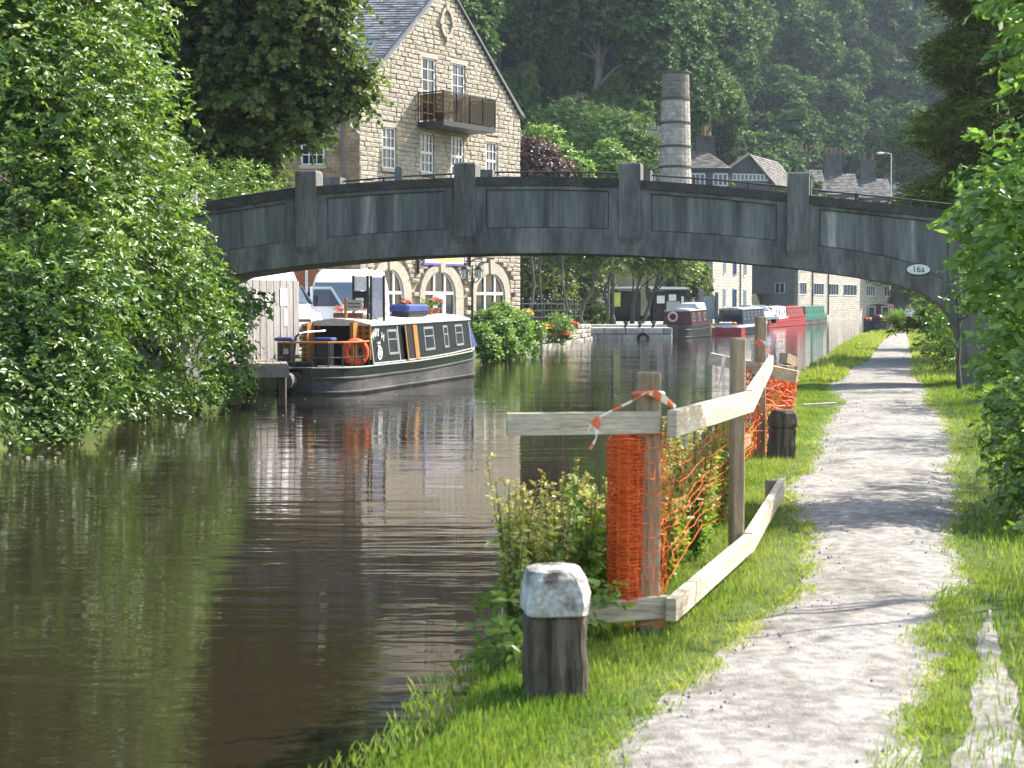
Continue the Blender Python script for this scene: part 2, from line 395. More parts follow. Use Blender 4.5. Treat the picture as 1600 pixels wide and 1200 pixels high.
# water
m_water = bpy.data.materials.new('canal_water'); m_water.use_nodes = True
nt = m_water.node_tree; N = nt.nodes; Lk = nt.links; p = N['Principled BSDF']
tc = N.new('ShaderNodeTexCoord')
def wnoise(scale, st, det, dist=0):
    mp = N.new('ShaderNodeMapping'); mp.inputs['Scale'].default_value = st; mp.inputs['Rotation'].default_value = (0, 0, .06)
    n = N.new('ShaderNodeTexNoise'); n.inputs['Scale'].default_value = scale; n.inputs['Detail'].default_value = det; n.inputs['Distortion'].default_value = dist
    Lk.new(tc.outputs['Object'], mp.inputs['Vector']); Lk.new(mp.outputs[0], n.inputs['Vector']); return n.outputs['Fac']
wa = wnoise(1.1, (.55, 2.4, 1), 3, .4); wb_ = wnoise(5.0, (.5, 1.9, 1), 2); wc = wnoise(.25, (.6, 1.3, 1), 2)
def math_(op, a, b):
    q = N.new('ShaderNodeMath'); q.operation = op
    for i, s in enumerate((a, b)):
        if isinstance(s, (int, float)): q.inputs[i].default_value = s
        else: Lk.new(s, q.inputs[i])
    return q.outputs[0]
hgt = math_('ADD', math_('MULTIPLY', wa, 1.0), math_('MULTIPLY', wb_, .17))
hgt = math_('MULTIPLY', hgt, math_('ADD', math_('MULTIPLY', wc, 1.6), -.25))
bmp = N.new('ShaderNodeBump'); bmp.inputs['Strength'].default_value = 1.0; bmp.inputs['Distance'].default_value = .018
Lk.new(hgt, bmp.inputs['Height']); Lk.new(bmp.outputs[0], p.inputs['Normal'])
p.inputs['Base Color'].default_value = (.018, .014, .008, 1); p.inputs['Roughness'].default_value = .035; p.inputs['IOR'].default_value = 1.42
WATER = -.45
ys = list(np.arange(-30, 330, 6.0))
mb = MB(); mb.add([(x, y, WATER) for y in ys for x in (Lb(y) - 1.5, Rb(y) + 1.5)], [(2 * i, 2 * i + 1, 2 * i + 3, 2 * i + 2) for i in range(len(ys) - 1)])
struct(mb.build('canal_water', m_water))

# towpath, traced on the level ground
PL = [(930, 1215), (960, 1160), (1010, 1110), (1080, 1050), (1150, 1000), (1205, 960), (1240, 925), (1258, 880), (1258, 840), (1240, 800), (1217, 768), (1264, 728), (1280, 667), (1312, 629), (1288, 607), (1318, 587), (1322, 576), (1352, 565), (1366, 545), (1378, 531), (1400, 519)]
PR = [(1456, 1215), (1446, 1130), (1480, 1000), (1508, 900), (1492, 820), (1512, 776), (1493, 747), (1499, 720), (1491, 680), (1480, 653), (1450, 629), (1455, 611), (1429, 587), (1427, 557), (1423, 535), (1421, 520)]
def trace(pts):
    q = [G(*p) for p in pts]; return [(v.x, v.y) for v in q]
PLw, PRw = trace(PL), trace(PR)
PLw = [(PLw[0][0] - .35, -12)] + PLw + [(25.6, 98), (30.8, 110), (33.6, 125), (53, 214)]; PRw = [(PRw[0][0] + .1, -12)] + PRw + [(26.9, 98), (32.2, 110), (35.2, 125), (54.5, 214)]
def path_l(y): return interp(sorted(PLw, key=lambda p: p[1]), y) + .03 * math.sin(y * 3.1) + .012 * math.sin(y * 9.7) + .006 * math.sin(y * 23)
def path_r(y): return interp(sorted(PRw, key=lambda p: p[1]), y) + .03 * math.sin(y * 2.7 + 2) + .012 * math.sin(y * 8.1) + .006 * math.sin(y * 21)
ys = sorted(set(list(np.arange(-12, 4, 1.0)) + list(np.arange(4, 40, .07)) + list(np.arange(40, 214, 2))))
v, f = [], []
for y in ys:
    a, b = path_l(y), path_r(y)
    for k in range(7):
        x = a + (b - a) * k / 6
        v.append((x, y, (.004 if k in (0, 6) else .012) + .018 * math.sin(math.pi * k / 6) + .008 * math.sin(x * 7 + y * 3) * (0 < k < 6)))
for i in range(len(ys) - 1):
    for j in range(6): f.append((i * 7 + j, i * 7 + j + 1, (i + 1) * 7 + j + 1, (i + 1) * 7 + j))
mb = MB(); mb.add(v, f); struct(mb.build('towpath', m_path, smooth=True))
# loose dark stones trodden into the path: uncountable, one object
n = 1000; V = []; Fc = []
yy = 4.5 + 30 * RNG.random(n) ** 1.8
for i in range(n):
    y = yy[i]; t = RNG.random(); a, b = path_l(y), path_r(y); x = a + (b - a) * (t if RNG.random() < .6 else t * .4)
    s = RNG.uniform(.0015, .006) * (1 + .05 * y); o = len(V)
    V += [(x - s, y - s * .6, .018), (x + s * .9, y - s, .018), (x + s, y + s, .018), (x - s * .8, y + s, .018), (x, y, .024 + s * .9)]
    Fc += [(o, o + 1, o + 4), (o + 1, o + 2, o + 4), (o + 2, o + 3, o + 4), (o + 3, o, o + 4)]
mb = MB(); mb.add(V, Fc); struct(mb.build('loose_stones', m_pebble), 'stuff')

# grass: blades, one uncountable mass
def grass(name, n, region, h0, h1, wid, lean=.35, mat=m_grass, tint=(.2, .8)):
    P = []
    while len(P) < n:
        q = region()
        if q: P.append(q)
    P = np.array(P); n = len(P); az = RNG.uniform(0, 6.283, n); h = P[:, 3] * RNG.uniform(h0, h1, n)
    d = np.stack([np.cos(az), np.sin(az), np.zeros(n)], 1); w = np.stack([-np.sin(az), np.cos(az), np.zeros(n)], 1)
    ln = RNG.uniform(.1, 1, n)[:, None] * lean * h[:, None]; W = (wid * P[:, 4] * RNG.uniform(.6, 1.3, n))[:, None]
    b = P[:, :3]; up = np.array([0, 0, 1.0])
    V = np.stack([b - w * W, b + w * W, b + d * ln * .35 + up * h[:, None] * .6 + w * W * .7, b + d * ln + up * h[:, None] * .97], 1).reshape(-1, 3)
    i0 = np.arange(n) * 4; Fc = np.stack([i0, i0 + 1, i0 + 2, i0, i0 + 2, i0 + 3], 1).ravel()
    T = np.repeat(np.clip(RNG.uniform(*tint, n) + P[:, 5], 0, 1), 2)
    return struct(np_obj(name, np_mesh(name, V, Fc, 3, mat, {'tint': T})), 'stuff')
def patch(x, y): return .22 * math.sin(x * 1.9 + y * .8) * math.sin(y * 1.3 - x) + .12 * math.sin(x * 5 + y * 3.7)
def verge_left():
    y = 3.8 + 30 * RNG.random() ** 2.1; a, b = Rb(y) + .04, path_l(y) + .10 + .12 * patch(y * 3, y)
    if b - a < .05: return None
    x = a + (b - a) * RNG.random(); e = min(b - x, .4) / .4
    if RNG.random() > .12 + .88 * e: return None
    k = 1 + .035 * max(0, y - 8)
    return (x, y, ground(x, y) - .01, .45 + .75 * e, k, patch(x, y))
def verge_right():
    y = 3.8 + 32 * RNG.random() ** 2.0; a = path_r(y) - .06; x = a + RNG.random() ** 1.4 * 2.6; e = min(x - a, .5) / .5
    if y < 9 and in_bare(x, y) and RNG.random() < .6: return None
    if RNG.random() > .3 + .7 * e + patch(x * 3, y * 3): return None
    k = 1 + .035 * max(0, y - 8)
    return (x, y, ground(x, y) - .01, .55 + .8 * e, k, patch(x, y))
def path_edge():
    y = 4 + 26 * RNG.random() ** 1.8; l_ = RNG.random() < .55; x = (path_l(y) if l_ else path_r(y)) + RNG.normal(.0, .05) + (.03 if l_ else -.03)
    if math.sin(y * 7) + math.sin(y * 17 + 1) < RNG.uniform(-1.6, 1.2): return None
    return (x, y, .005, 1, 1 + .035 * max(0, y - 8), patch(x, y))
_q = [G(1552, 1215), G(1546, 1080), G(1550, 940)]
def bare_c(y): return float(np.interp(y, [p_.y for p_ in _q], [p_.x for p_ in _q])) + .02 * math.sin(y * 2.3)
def bare_w(y): return max(.01, .13 - .042 * max(0, y - 5.2) + .012 * math.sin(y * 6.1 + 1) + .008 * math.sin(y * 19))
v, f = [], []; ys = list(np.arange(4.2, 8.0, .05))
for y in ys: v += [(bare_c(y) - bare_w(y), y, .004), (bare_c(y), y, .016), (bare_c(y) + bare_w(y), y, .006)]
for i in range(len(ys) - 1): f += [(i * 3, i * 3 + 1, i * 3 + 4, i * 3 + 3), (i * 3 + 1, i * 3 + 2, i * 3 + 5, i * 3 + 4)]
mb = MB(); mb.add(v, f); struct(mb.build('bare_earth', m_path, smooth=True))
def in_bare(x, y): return y < 8.3 and abs(x - bare_c(y)) < bare_w(y) * 1.05
def tufts():
    y = 4 + 5.5 * RNG.random(); a, b = path_l(y), path_r(y); c = b + .02; x = c + .1 * math.sin(y * 2.3) + RNG.normal(0, .075)
    if math.sin(y * 3.1 + x * 9) + .8 * math.sin(y * 8.3 - x * 14) + .5 * math.sin(y * 19 + x * 23) < RNG.uniform(-.5, .9): return None
    return (x, y, .02, .5, 1, .1)
def far_verge():
    y = 32 + 75 * RNG.random() ** 1.4
    if RNG.random() < .65: a, b = Rb(y) + .03, path_l(y) + .1
    else: a, b = path_r(y) - .1, path_r(y) + 2.5
    x = a + (b - a) * RNG.random(); k = 1.9 + .03 * (y - 30)
    return (x, y, ground(x, y) - .01, .75 + (.55 if x < Rb(y) + .7 and patch(x, y) > 0 else 0), k, patch(x * .5, y * .5) + .08)
grass('grass_verge', 130000, verge_left, .012, .06, .0026, tint=(.05, 1.0))
grass('edge_grass', 16000, path_edge, .012, .05, .0022, lean=.9, tint=(.2, 1.0))
grass('grass_verge', 80000, verge_right, .02, .095, .0028, tint=(.05, 1.0))
grass('grass_verge', 6000, tufts, .02, .07, .0028)
grass('grass_verge', 30000, far_verge, .08, .2, .007, tint=(.35, .9))
def bank_edge():
    y = 4 + 60 * RNG.random() ** 1.6; x = Rb(y) + RNG.uniform(-.06, .1); k = 1 + .03 * max(0, y - 8)
    return (x, y, -.28 + .26 * RNG.random(), 1, k, patch(x, y))
grass('bank_grass', 22000, bank_edge, .03, .07, .0035, lean=.7)
# ================================================================== concrete footbridge
BW = Wall((-8.6, 31.42), (10.4, 29.88))
BN = Vector((.22, .975, 0))                         # across the bridge, away from the viewer (the crossing is skewed)
BT = [(262, 327), (300, 320), (462, 295), (495, 291), (600, 283), (712, 277.5), (745, 276.5), (860, 276), (967, 279), (1001, 281.5), (1120, 290), (1230, 301.5), (1265, 305.5), (1380, 317), (1498, 330), (1560, 338)]
BA = [(262, 620), (263, 560), (270, 500), (290, 466), (320, 443), (345, 432), (410, 422), (480, 413.5), (550, 407), (620, 401.5), (740, 396.5), (860, 395), (985, 398.5), (1110, 406), (1230, 417.5), (1330, 431), (1395, 443), (1440, 457), (1470, 476), (1490, 500), (1501, 535), (1504, 615)]
T2 = [BW.hit(*p) for p in BT]; A2 = [BW.hit(*p) for p in BA]
def topz(s): return float(np.interp(s, [p[0] for p in T2], [p[1] for p in T2]))
As = [p for p in A2]
def archz(s): 
    xs = [p[0] for p in As]; return float(np.interp(s, xs, [p[1] for p in As]))
sL, sR = As[0][0], As[-1][0]
def bp(s, z, back=0.0):
    q = BW.P(s, z); return q + BN * back
br = thing('footbridge', 'dark weathered concrete arch footbridge with panelled parapet spanning the canal', 'bridge', bp((sL + sR) / 2, 0, 1))
END_L, END_R = sL - 2.6, sR + .62
ss = [sL] + [p[0] for p in As[1:-1]] + [sR]
# arch with spandrel: solid under the deck, full width
def dense(a, b, n): return [a + (b - a) * i / n for i in range(n + 1)]
sa = sorted(set(ss + dense(sL, sR, 60)))
WID = 1.75
deck_z = lambda s: topz(s) - 1.02
mb = MB()
mb.strip([bp(s, max(deck_z(s), archz(s) + .28), .08) for s in sa if sL < s < sR], [bp(s, archz(s), .08) for s in sa if sL < s < sR], BN * (WID - .16))
mb.build('arch_slab', m_conc, br)
for (a, b) in ((END_L, sL + .02), (sR - .02, END_R)):
    MB().strip([bp(a, topz(a) - 1.0, .075), bp(b, topz(b) - 1.0, .075)], [bp(a, -1.0, .075), bp(b, -1.0, .075)], BN * (WID - .15)).build('abutment', m_conc, br)
for back, nm in ((.085, 'parapet'), (WID - .3, 'parapet')):
    sp = dense(END_L, END_R, 48)
    MB().strip([bp(s, topz(s) - .12, back) for s in sp], [bp(s, max(topz(s) - 1.25, archz(s) + .1 if sL < s < sR else -9), back) for s in sp], BN * .21).build(nm, m_conc_pan, br)
# edge ring: the band that follows the arch
sr = [s for s in sa if s >= sL and s <= sR]
def ringtop(s):
    m = (sL + sR) / 2; u = abs(s - m) / (sR - sL) * 2
    return max(archz(s) + .36, topz(s) - 1.33 - .25 * u * u)
sr2 = [s for s in sr if sL + .02 < s < sR - .02]
MB().strip([bp(s, min(ringtop(s), topz(s) - .95), .0) for s in sr2], [bp(s, archz(s), .0) for s in sr2], BN * .12).build('arch_ring', m_conc, br)
MB().strip([bp(s, topz(s) - 1.3, WID - .1) for s in sr2], [bp(s, archz(s) + .002, WID - .1) for s in sr2], BN * .1).build('arch_ring', m_conc, br)
# posts, coping bays, panel borders
pcx = [(478.5, 266), (727, 254), (984.5, 254), (1247.5, 269), (1517, 301)]
ps = []
for (x, y) in pcx:
    s, z = BW.hit(x, y); ps.append((s, z))
ps = [(2 * ps[0][0] - ps[1][0], ps[0][1] - .32)] + ps
for s, z in ps:
    zb = max(min(ringtop(s), topz(s) - 1.05), archz(s) + .1) if sL < s < sR - .3 else -.9
    mb = MB(); hw = .212
    rings = []
    for zz, k in ((zb - .16, .052), (zb, 0), (z - .05, 0), (z - .02, .012), (z, .03)):
        rings.append([bp(s - hw + k, zz, -.05 + k), bp(s + hw - k, zz, -.05 + k), bp(s + hw - k, zz, .36 - k), bp(s - hw + k, zz, .36 - k)])
    mb.loft(rings, cap=True); mb.build('post', m_conc, br)
    mb = MB(); rings = [[bp(s - hw, zz, WID - .33), bp(s + hw, zz, WID - .33), bp(s + hw, zz, WID + .05), bp(s - hw, zz, WID + .05)] for zz in (topz(s) - 1.2, z - .02)]
    mb.loft(rings, cap=True); mb.build('far_post', m_conc, br)
for i in range(len(ps) - 1):
    a, b = ps[i][0] + .214, ps[i + 1][0] - .214
    sp = dense(a, b, 8)
    for back in (-.03, WID - .34):
        MB().strip([bp(s, topz(s), back) for s in sp], [bp(s, topz(s) - .17, back) for s in sp], BN * .37).build('coping', m_conc_dark, br)
    lo = lambda s: max(min(ringtop(s), topz(s) - .95), archz(s) + .2)
    w = .2
    for (c, d) in ((a, a + w), (b - w, b)):
        MB().strip([bp(c, topz(c) - .17, .0), bp(d, topz(d) - .17, .0)], [bp(c, lo(c), .0), bp(d, lo(d), .0)], BN * .1).build('panel_stile', m_conc, br)
    sp = dense(a + w, b - w, 8)
    MB().strip([bp(s, topz(s) - .172, .002) for s in sp], [bp(s, topz(s) - .25, .002) for s in sp], BN * .1).build('panel_rail', m_conc, br)
    MB().strip([bp(s, lo(s) + .14, .002) for s in sp], [bp(s, lo(s) - .01, .002) for s in sp], BN * .1).build('panel_rail', m_conc, br)
    # sunk panel: slightly proud field inside the border
    sp = dense(a + w + .014, b - w - .014, 8)
    MB().strip([bp(s, topz(s) - .264, .035) for s in sp], [bp(s, lo(s) + .154, .035) for s in sp], BN * .03).build('panel', m_conc_pan, br)
    # handrail on the far parapet
    for dz in (.09, .23):
        pts = [bp(s, topz(s) + dz, WID - .12) for s in dense(ps[i][0], ps[i + 1][0], 6)]
        MB().tube(pts, .019, n=6).build('handrail', m_iron, br)
    for k in (1, 2):
        s = ps[i][0] + (ps[i + 1][0] - ps[i][0]) * k / 3
        MB().bar(bp(s, topz(s) - .03, WID - .12), bp(s, topz(s) + .25, WID - .12), .035, .035, up=(0, 1, 0)).build('rail_post', m_iron, br)
MB().strip([bp(s, deck_z(s) + .05, .3) for s in dense(END_L, END_R, 40)], [bp(s, deck_z(s) - .02, .3) for s in dense(END_L, END_R, 40)], BN * (WID - .6)).build('deck', m_conc_dark, br)
# number plate
s, z = BW.hit(1435, 421)
pl = thing('bridge_number_plate', 'small white oval plate numbered 16a on the bridge haunch', 'sign', bp(s, z, -.02))
o0 = bp(s, z, -.022)
MB().prism([o0 + BW.e * (.225 * math.cos(a)) + Vector((0, 0, .1 * math.sin(a))) for a in [2 * math.pi * k / 28 for k in range(28)]], BN * .02).build('plate', m_white, pl)
MB().prism([o0 + BN * .004 + BW.e * (.24 * math.cos(a)) + Vector((0, 0, .115 * math.sin(a))) for a in [2 * math.pi * k / 28 for k in range(28)]], BN * .012).build('rim', m_black, pl)
text_mesh('16a', .17, m_black, 'number', pl, frame_mat(o0 - BN * .004, BW.e, (0, 0, 1)), .002)

# ================================================================== canalside mill conversion
m_stone = M('sandstone_block', [(.335, .285, .215), (.38, .33, .26), (.425, .375, .30)], scale=2.2, rough=.92, bump=.35, bscale=18, rand=.4, island=True, fine=.2)
m_mortar = M('mortar', [(.36, .315, .24), (.41, .36, .28)], scale=6, rough=.95)
m_dressed = M('dressed_stone', [(.38, .335, .26), (.44, .395, .315)], scale=2, rough=.9, bump=.15)
def brickmat(name, c1, c2, mortar, bw, bh, rough=.9, ms=.012, bump=.6):
    m = bpy.data.materials.new(name); m.use_nodes = True; nt = m.node_tree; N = nt.nodes; Lk = nt.links; p = N['Principled BSDF']
    uv = N.new('ShaderNodeUVMap'); b = N.new('ShaderNodeTexBrick'); b.inputs['Scale'].default_value = 1
    b.inputs['Color1'].default_value = (*c1, 1); b.inputs['Color2'].default_value = (*c2, 1); b.inputs['Mortar'].default_value = (*mortar, 1)
    b.inputs['Brick Width'].default_value = bw; b.inputs['Row Height'].default_value = bh; b.inputs['Mortar Size'].default_value = ms; b.inputs['Bias'].default_value = -.1
    Lk.new(uv.outputs[0], b.inputs['Vector'])
    n = N.new('ShaderNodeTexNoise'); n.inputs['Scale'].default_value = 3; n.inputs['Detail'].default_value = 6; tc = N.new('ShaderNodeTexCoord'); Lk.new(tc.outputs['Object'], n.inputs['Vector'])
    mr = N.new('ShaderNodeMapRange'); mr.inputs[1].default_value = .3; mr.inputs[2].default_value = .7; mr.inputs[3].default_value = .65; mr.inputs[4].default_value = 1.25; Lk.new(n.outputs['Fac'], mr.inputs[0])
    sc = N.new('ShaderNodeVectorMath'); sc.operation = 'SCALE'; Lk.new(b.outputs['Color'], sc.inputs[0]); Lk.new(mr.outputs[0], sc.inputs['Scale']); Lk.new(sc.outputs[0], p.inputs['Base Color'])
    bu = N.new('ShaderNodeBump'); bu.inputs['Strength'].default_value = bump; bu.inputs['Distance'].default_value = .03
    iv = N.new('ShaderNodeMath'); iv.operation = 'MULTIPLY_ADD'; iv.inputs[1].default_value = -1.2; Lk.new(b.outputs['Fac'], iv.inputs[0]); Lk.new(n.outputs['Fac'], iv.inputs[2]); Lk.new(iv.outputs[0], bu.inputs['Height']); Lk.new(bu.outputs[0], p.inputs['Normal'])
    p.inputs['Roughness'].default_value = rough; p.inputs['Specular IOR Level'].default_value = .25
    return m
def uv_wall(o, e, unit=1.0):                        # metres along the wall and up as UV
    me = o.data; uv = me.uv_layers.new(name='UVMap'); e = Vector(e)
    for lp in me.loops:
        c = me.vertices[lp.vertex_index].co; uv.data[lp.index].uv = (c.dot(e) * unit, c.z * unit)
    return o
m_ashlar = brickmat('coursed_sandstone', (.27, .195, .12), (.37, .285, .185), (.24, .19, .13), .38, .15)
m_slate = M('roof_slate', [(.10, .10, .11), (.18, .18, .19), (.25, .25, .25)], scale=1.5, rough=.7, bump=.2, rand=.5, island=True, spec=.4)
m_frame = M('white_window_frame', [(.72, .73, .72), (.64, .65, .64)], scale=2, rough=.4)
m_glass = glass_dark('window_glass')
m_redbrick = M('red_brick', [(.26, .09, .045), (.33, .13, .07)], scale=5, rough=.9)
m_lead = M('lead_grey', [(.10, .105, .115), (.16, .165, .17)], scale=3, rough=.6)
GW = Wall((-5.73, 58.0), (.36, 66.4)); YARD = .3
EAVE = 9.7; APEX = 14.56; gl = GW.L
gb = thing('mill_house', 'tall sandstone gabled building with white windows, arches and a balcony beside the canal', 'building', GW.P(gl / 2, YARD, -4))
gpt = lambda s, z, out=0.0: GW.P(s, z, out)
mb = MB(); mb.prism([gpt(0.02, YARD - .3, -.14), gpt(gl - .02, YARD - .3, -.14), gpt(gl - .02, EAVE, -.14), gpt(gl / 2, APEX - .05, -.14), gpt(.02, EAVE, -.14)], -GW.n * .25); mb.build('gable_wall', m_mortar, gb)
SD = Vector((-.9985, .05, 0)); C0 = GW.P(0, 0); SIDE = 17.0; SN = Vector((-.05, -.9985, 0))
def spt(t, z, out=0.0): q = C0 + SD * t + SN * out; return Vector((q.x, q.y, z))
mb = MB(); mb.prism([spt(.0, YARD - .3, -.02), spt(SIDE, YARD - .3, -.02), spt(SIDE, EAVE, -.02), spt(.0, EAVE, -.02)], -SN * .4); uv_wall(mb.build('side_wall', m_ashlar, gb), SD)
C1 = GW.P(gl, 0); bk = C1 + SD * SIDE
mb = MB(); mb.prism([Vector((C1.x - .15, C1.y + .2, YARD - .3)), Vector((bk.x, bk.y, YARD - .3)), Vector((bk.x, bk.y, EAVE)), Vector((C1.x - .15, C1.y + .2, EAVE))], (-.1, -.3, 0)); mb.build('rear_wall', m_mortar, gb)
# openings in the gable
OP = []
def rect(x0, x1, y0, y1):
    s0, za = GW.hit(x0, y0); s1, zb = GW.hit(x1, y1); return s0, s1, zb, za
WINS = [(598, 618.7, 199, 263), (658, 677.5, 208.5, 268), (706, 724, 214.5, 272), (760, 777, 221, 274)]
zt, zb_ = GW.hit(608, 199)[1], GW.hit(608, 263)[1]
wins = []
for (x0, x1, y0, y1) in WINS:
    a = GW.hit(x0, 240)[0]; b = GW.hit(x1, 240)[0]; wins.append((a, b, zb_, zt)); OP.append((a - .02, b + .02, zb_ - .16, zt + .22))
doors = []
for (x0, x1) in ((660, 680.5), (707, 726.5)):
    a = GW.hit(x0, 130)[0]; b = GW.hit(x1, 130)[0]; doors.append((a, b, 8.78, GW.hit(670, 91)[1])); OP.append((a - .02, b + .02, 8.7, doors[0][3] + .22))
def window(a, b, z0, z1, cols, rws, W, parent, mid=True, open_=0.0, sill=True):
    w = MB(); fr = .055; d0, d1 = -.10, -.04
    for (p, q, r, t) in ((a, a + fr, z0, z1), (b - fr, b, z0, z1), (a, b, z0, z0 + fr), (a, b, z1 - fr, z1)):
        w.prism([W(p, r, d0), W(q, r, d0), W(q, t, d0), W(p, t, d0)], W(p, r, d1) - W(p, r, d0))
    wo = w.build('window', m_frame, parent)
    bars = MB()
    for i in range(1, cols):
        s = a + (b - a) * i / cols; bars.prism([W(s - .016, z0, d0), W(s + .016, z0, d0), W(s + .016, z1, d0), W(s - .016, z1, d0)], (W(s, z0, d1 - .015) - W(s, z0, d0)))
    for i in range(1, rws):
        z = z0 + (z1 - z0) * i / rws; t = .05 if (mid and i == rws // 2) else .016
        bars.prism([W(a, z - t, d0), W(b, z - t, d0), W(b, z + t, d0), W(a, z + t, d0)], (W(a, z0, d1 - .012) - W(a, z0, d0)))
    bars.build('glazing_bars', m_frame, wo)
    for i in range(cols):
        for j in range(rws):
            p = a + (b - a) * i / cols; q = a + (b - a) * (i + 1) / cols; r = z0 + (z1 - z0) * j / rws; t = z0 + (z1 - z0) * (j + 1) / rws
            MB().add([W(p, r, d0 + .012), W(q, r, d0 + .012), W(q, t, d0 + .012), W(p, t, d0 + .012)], [(0, 1, 2, 3)]).build('pane', m_glass, wo)
    if sill:
        MB().prism([W(a - .08, z0 - .14, -.13), W(b + .08, z0 - .14, -.13), W(b + .08, z0 - .004, -.13), W(a - .08, z0 - .004, -.13)], W(a, z0, .06) - W(a, z0, -.13)).build('sill', m_dressed, wo)
    return wo
for (a, b, z0, z1) in wins:
    window(a, b, z0, z1, 3, 4, gpt, gb)
    MB().prism([gpt(a - .14, z1 + .004, -.13), gpt(b + .14, z1 + .004, -.13), gpt(b + .14, z1 + .2, -.13), gpt(a - .14, z1 + .2, -.13)], GW.n * .145).build('lintel', m_dressed, gb)
for (a, b, z0, z1) in doors:
    window(a, b, z0, z1, 2, 6, gpt, gb, mid=False, sill=False)
    MB().prism([gpt(a - .16, z1 + .004, -.13), gpt(b + .16, z1 + .004, -.13), gpt(b + .16, z1 + .2, -.13), gpt(a - .16, z1 + .2, -.13)], GW.n * .145).build('lintel', m_dressed, gb)
a, b, z0, z1 = doors[0]                             # one leaf stands open into the room
MB().prism([gpt(a + .06, z0 + .05, -.085), gpt(a + .3, z0 + .05, -.085), gpt(a + .3, z1 - .06, -.085), gpt(a + .06, z1 - .06, -.085)], GW.n * .02).build('open_leaf_gap', m_black, gb)
# arched ground-floor openings
ARCH = []
for (xa, xb, xo0, xo1, yap, yo) in ((586, 631, 578, 643, 420, 405), (663.7, 712, 656, 724, 424, 412), (743.5, 789, 738, 797, 427, 410)):
    a, b = GW.hit(xa, 470)[0], GW.hit(xb, 470)[0]; ao, bo = GW.hit(xo0, 470)[0], GW.hit(xo1, 470)[0]
    zap = GW.hit((xa + xb) / 2, yap)[1]; zo = GW.hit((xa + xb) / 2, yo)[1]; ARCH.append((a, b, ao, bo, zap, zo))
SPR = GW.hit(689, 466)[1]
def arch_curve(a, b, z0, zap, n=14):
    c = (a + b) / 2; h = (b - a) / 2
    return [(c - h * math.cos(math.pi * i / n), z0 + (zap - z0) * math.sin(math.pi * i / n) ** .85) for i in range(n + 1)]
def in_arch(s0, s1, z0, z1):
    for (a, b, ao, bo, zap, zo) in ARCH:
        for s in (s0, (s0 + s1) / 2, s1):
            if ao < s < bo:
                c = (ao + bo) / 2; u = abs(s - c) / ((bo - ao) / 2)
                if z0 < SPR + (zo - SPR) * max(0, 1 - u * u) ** .45: return True
    return False
for n_, (a, b, ao, bo, zap, zo) in enumerate(ARCH):
    ci = arch_curve(a, b, SPR, zap); co = arch_curve(ao, bo, SPR, zo)
    for i in range(14):                              # voussoirs
        (s0, z0), (s1, z1), (t0, y0), (t1, y1) = ci[i], ci[i + 1], co[i], co[i + 1]
        k = .004
        MB().prism([gpt(s0, z0, -.13), gpt(s1, z1, -.13), gpt(t1, y1, -.13), gpt(t0, y0, -.13)], GW.n * (.15 + .004 * (i % 2))).build('voussoir', m_dressed, gb)
    for (p, q) in ((ao, a), (b, bo)):                # jamb stones
        z = YARD - .1
        while z < SPR - .05:
            z2 = min(SPR - .004, z + .42); MB().prism([gpt(p, z, -.13), gpt(q, z, -.13), gpt(q, z2 - .01, -.13), gpt(p, z2 - .01, -.13)], GW.n * .15).build('jamb_stone', m_dressed, gb); z = z2
    c = (ao + bo) / 2
    MB().prism([gpt(c - .13, zap - .04, -.12), gpt(c + .13, zap - .04, -.12), gpt(c + .17, zo + .12, -.12), gpt(c - .17, zo + .12, -.12)], GW.n * .19).build('keystone', m_dressed, gb)
    wo = MB()
    ring = [gpt(s, z, -.10) for s, z in ci] + [gpt(b, YARD + .3, -.10), gpt(a, YARD + .3, -.10)]
    gla = MB().add(ring, [tuple(range(len(ring)))])
    fr = MB()
    for s in (a + (b - a) * .33, a + (b - a) * .67):
        zz = float(np.interp(s, [q[0] for q in ci], [q[1] for q in ci])); fr.prism([gpt(s - .05, YARD + .3, -.098), gpt(s + .05, YARD + .3, -.098), gpt(s + .05, zz, -.098), gpt(s - .05, zz, -.098)], GW.n * .06)
    zt_ = GW.hit(689, 458)[1]
    fr.prism([gpt(a, zt_ - .06, -.096), gpt(b, zt_ - .06, -.096), gpt(b, zt_ + .06, -.096), gpt(a, zt_ + .06, -.096)], GW.n * .06)
    for i in range(14): fr.prism([gpt(*ci[i], -.099), gpt(*ci[i + 1], -.099), gpt(ci[i + 1][0] * .93 + (a + b) / 2 * .07, ci[i + 1][1] - .06, -.099), gpt(ci[i][0] * .93 + (a + b) / 2 * .07, ci[i][1] - .06, -.099)], GW.n * .05)
    for s in (a, b - .07): fr.prism([gpt(s, YARD + .3, -.097), gpt(s + .07, YARD + .3, -.097), gpt(s + .07, SPR, -.097), gpt(s, SPR, -.097)], GW.n * .05)
    wf = fr.build('arched_window', m_frame, gb); gla.build('pane', m_glass, wf)
    if n_ == 1:
        d0, d1 = a + (b - a) * .36, a + (b - a) * .64
        dm = MB()
        for (p, q, r, t) in ((d0, d0 + .1, YARD, zt_ - .1), (d1 - .1, d1, YARD, zt_ - .1), (d0, d1, zt_ - .22, zt_ - .08), (d0, d1, YARD, YARD + .5)):
            dm.prism([gpt(p, r, -.09), gpt(q, r, -.09), gpt(q, t, -.09), gpt(p, t, -.09)], GW.n * .07)
        dm.build('door', m_frame, gb)
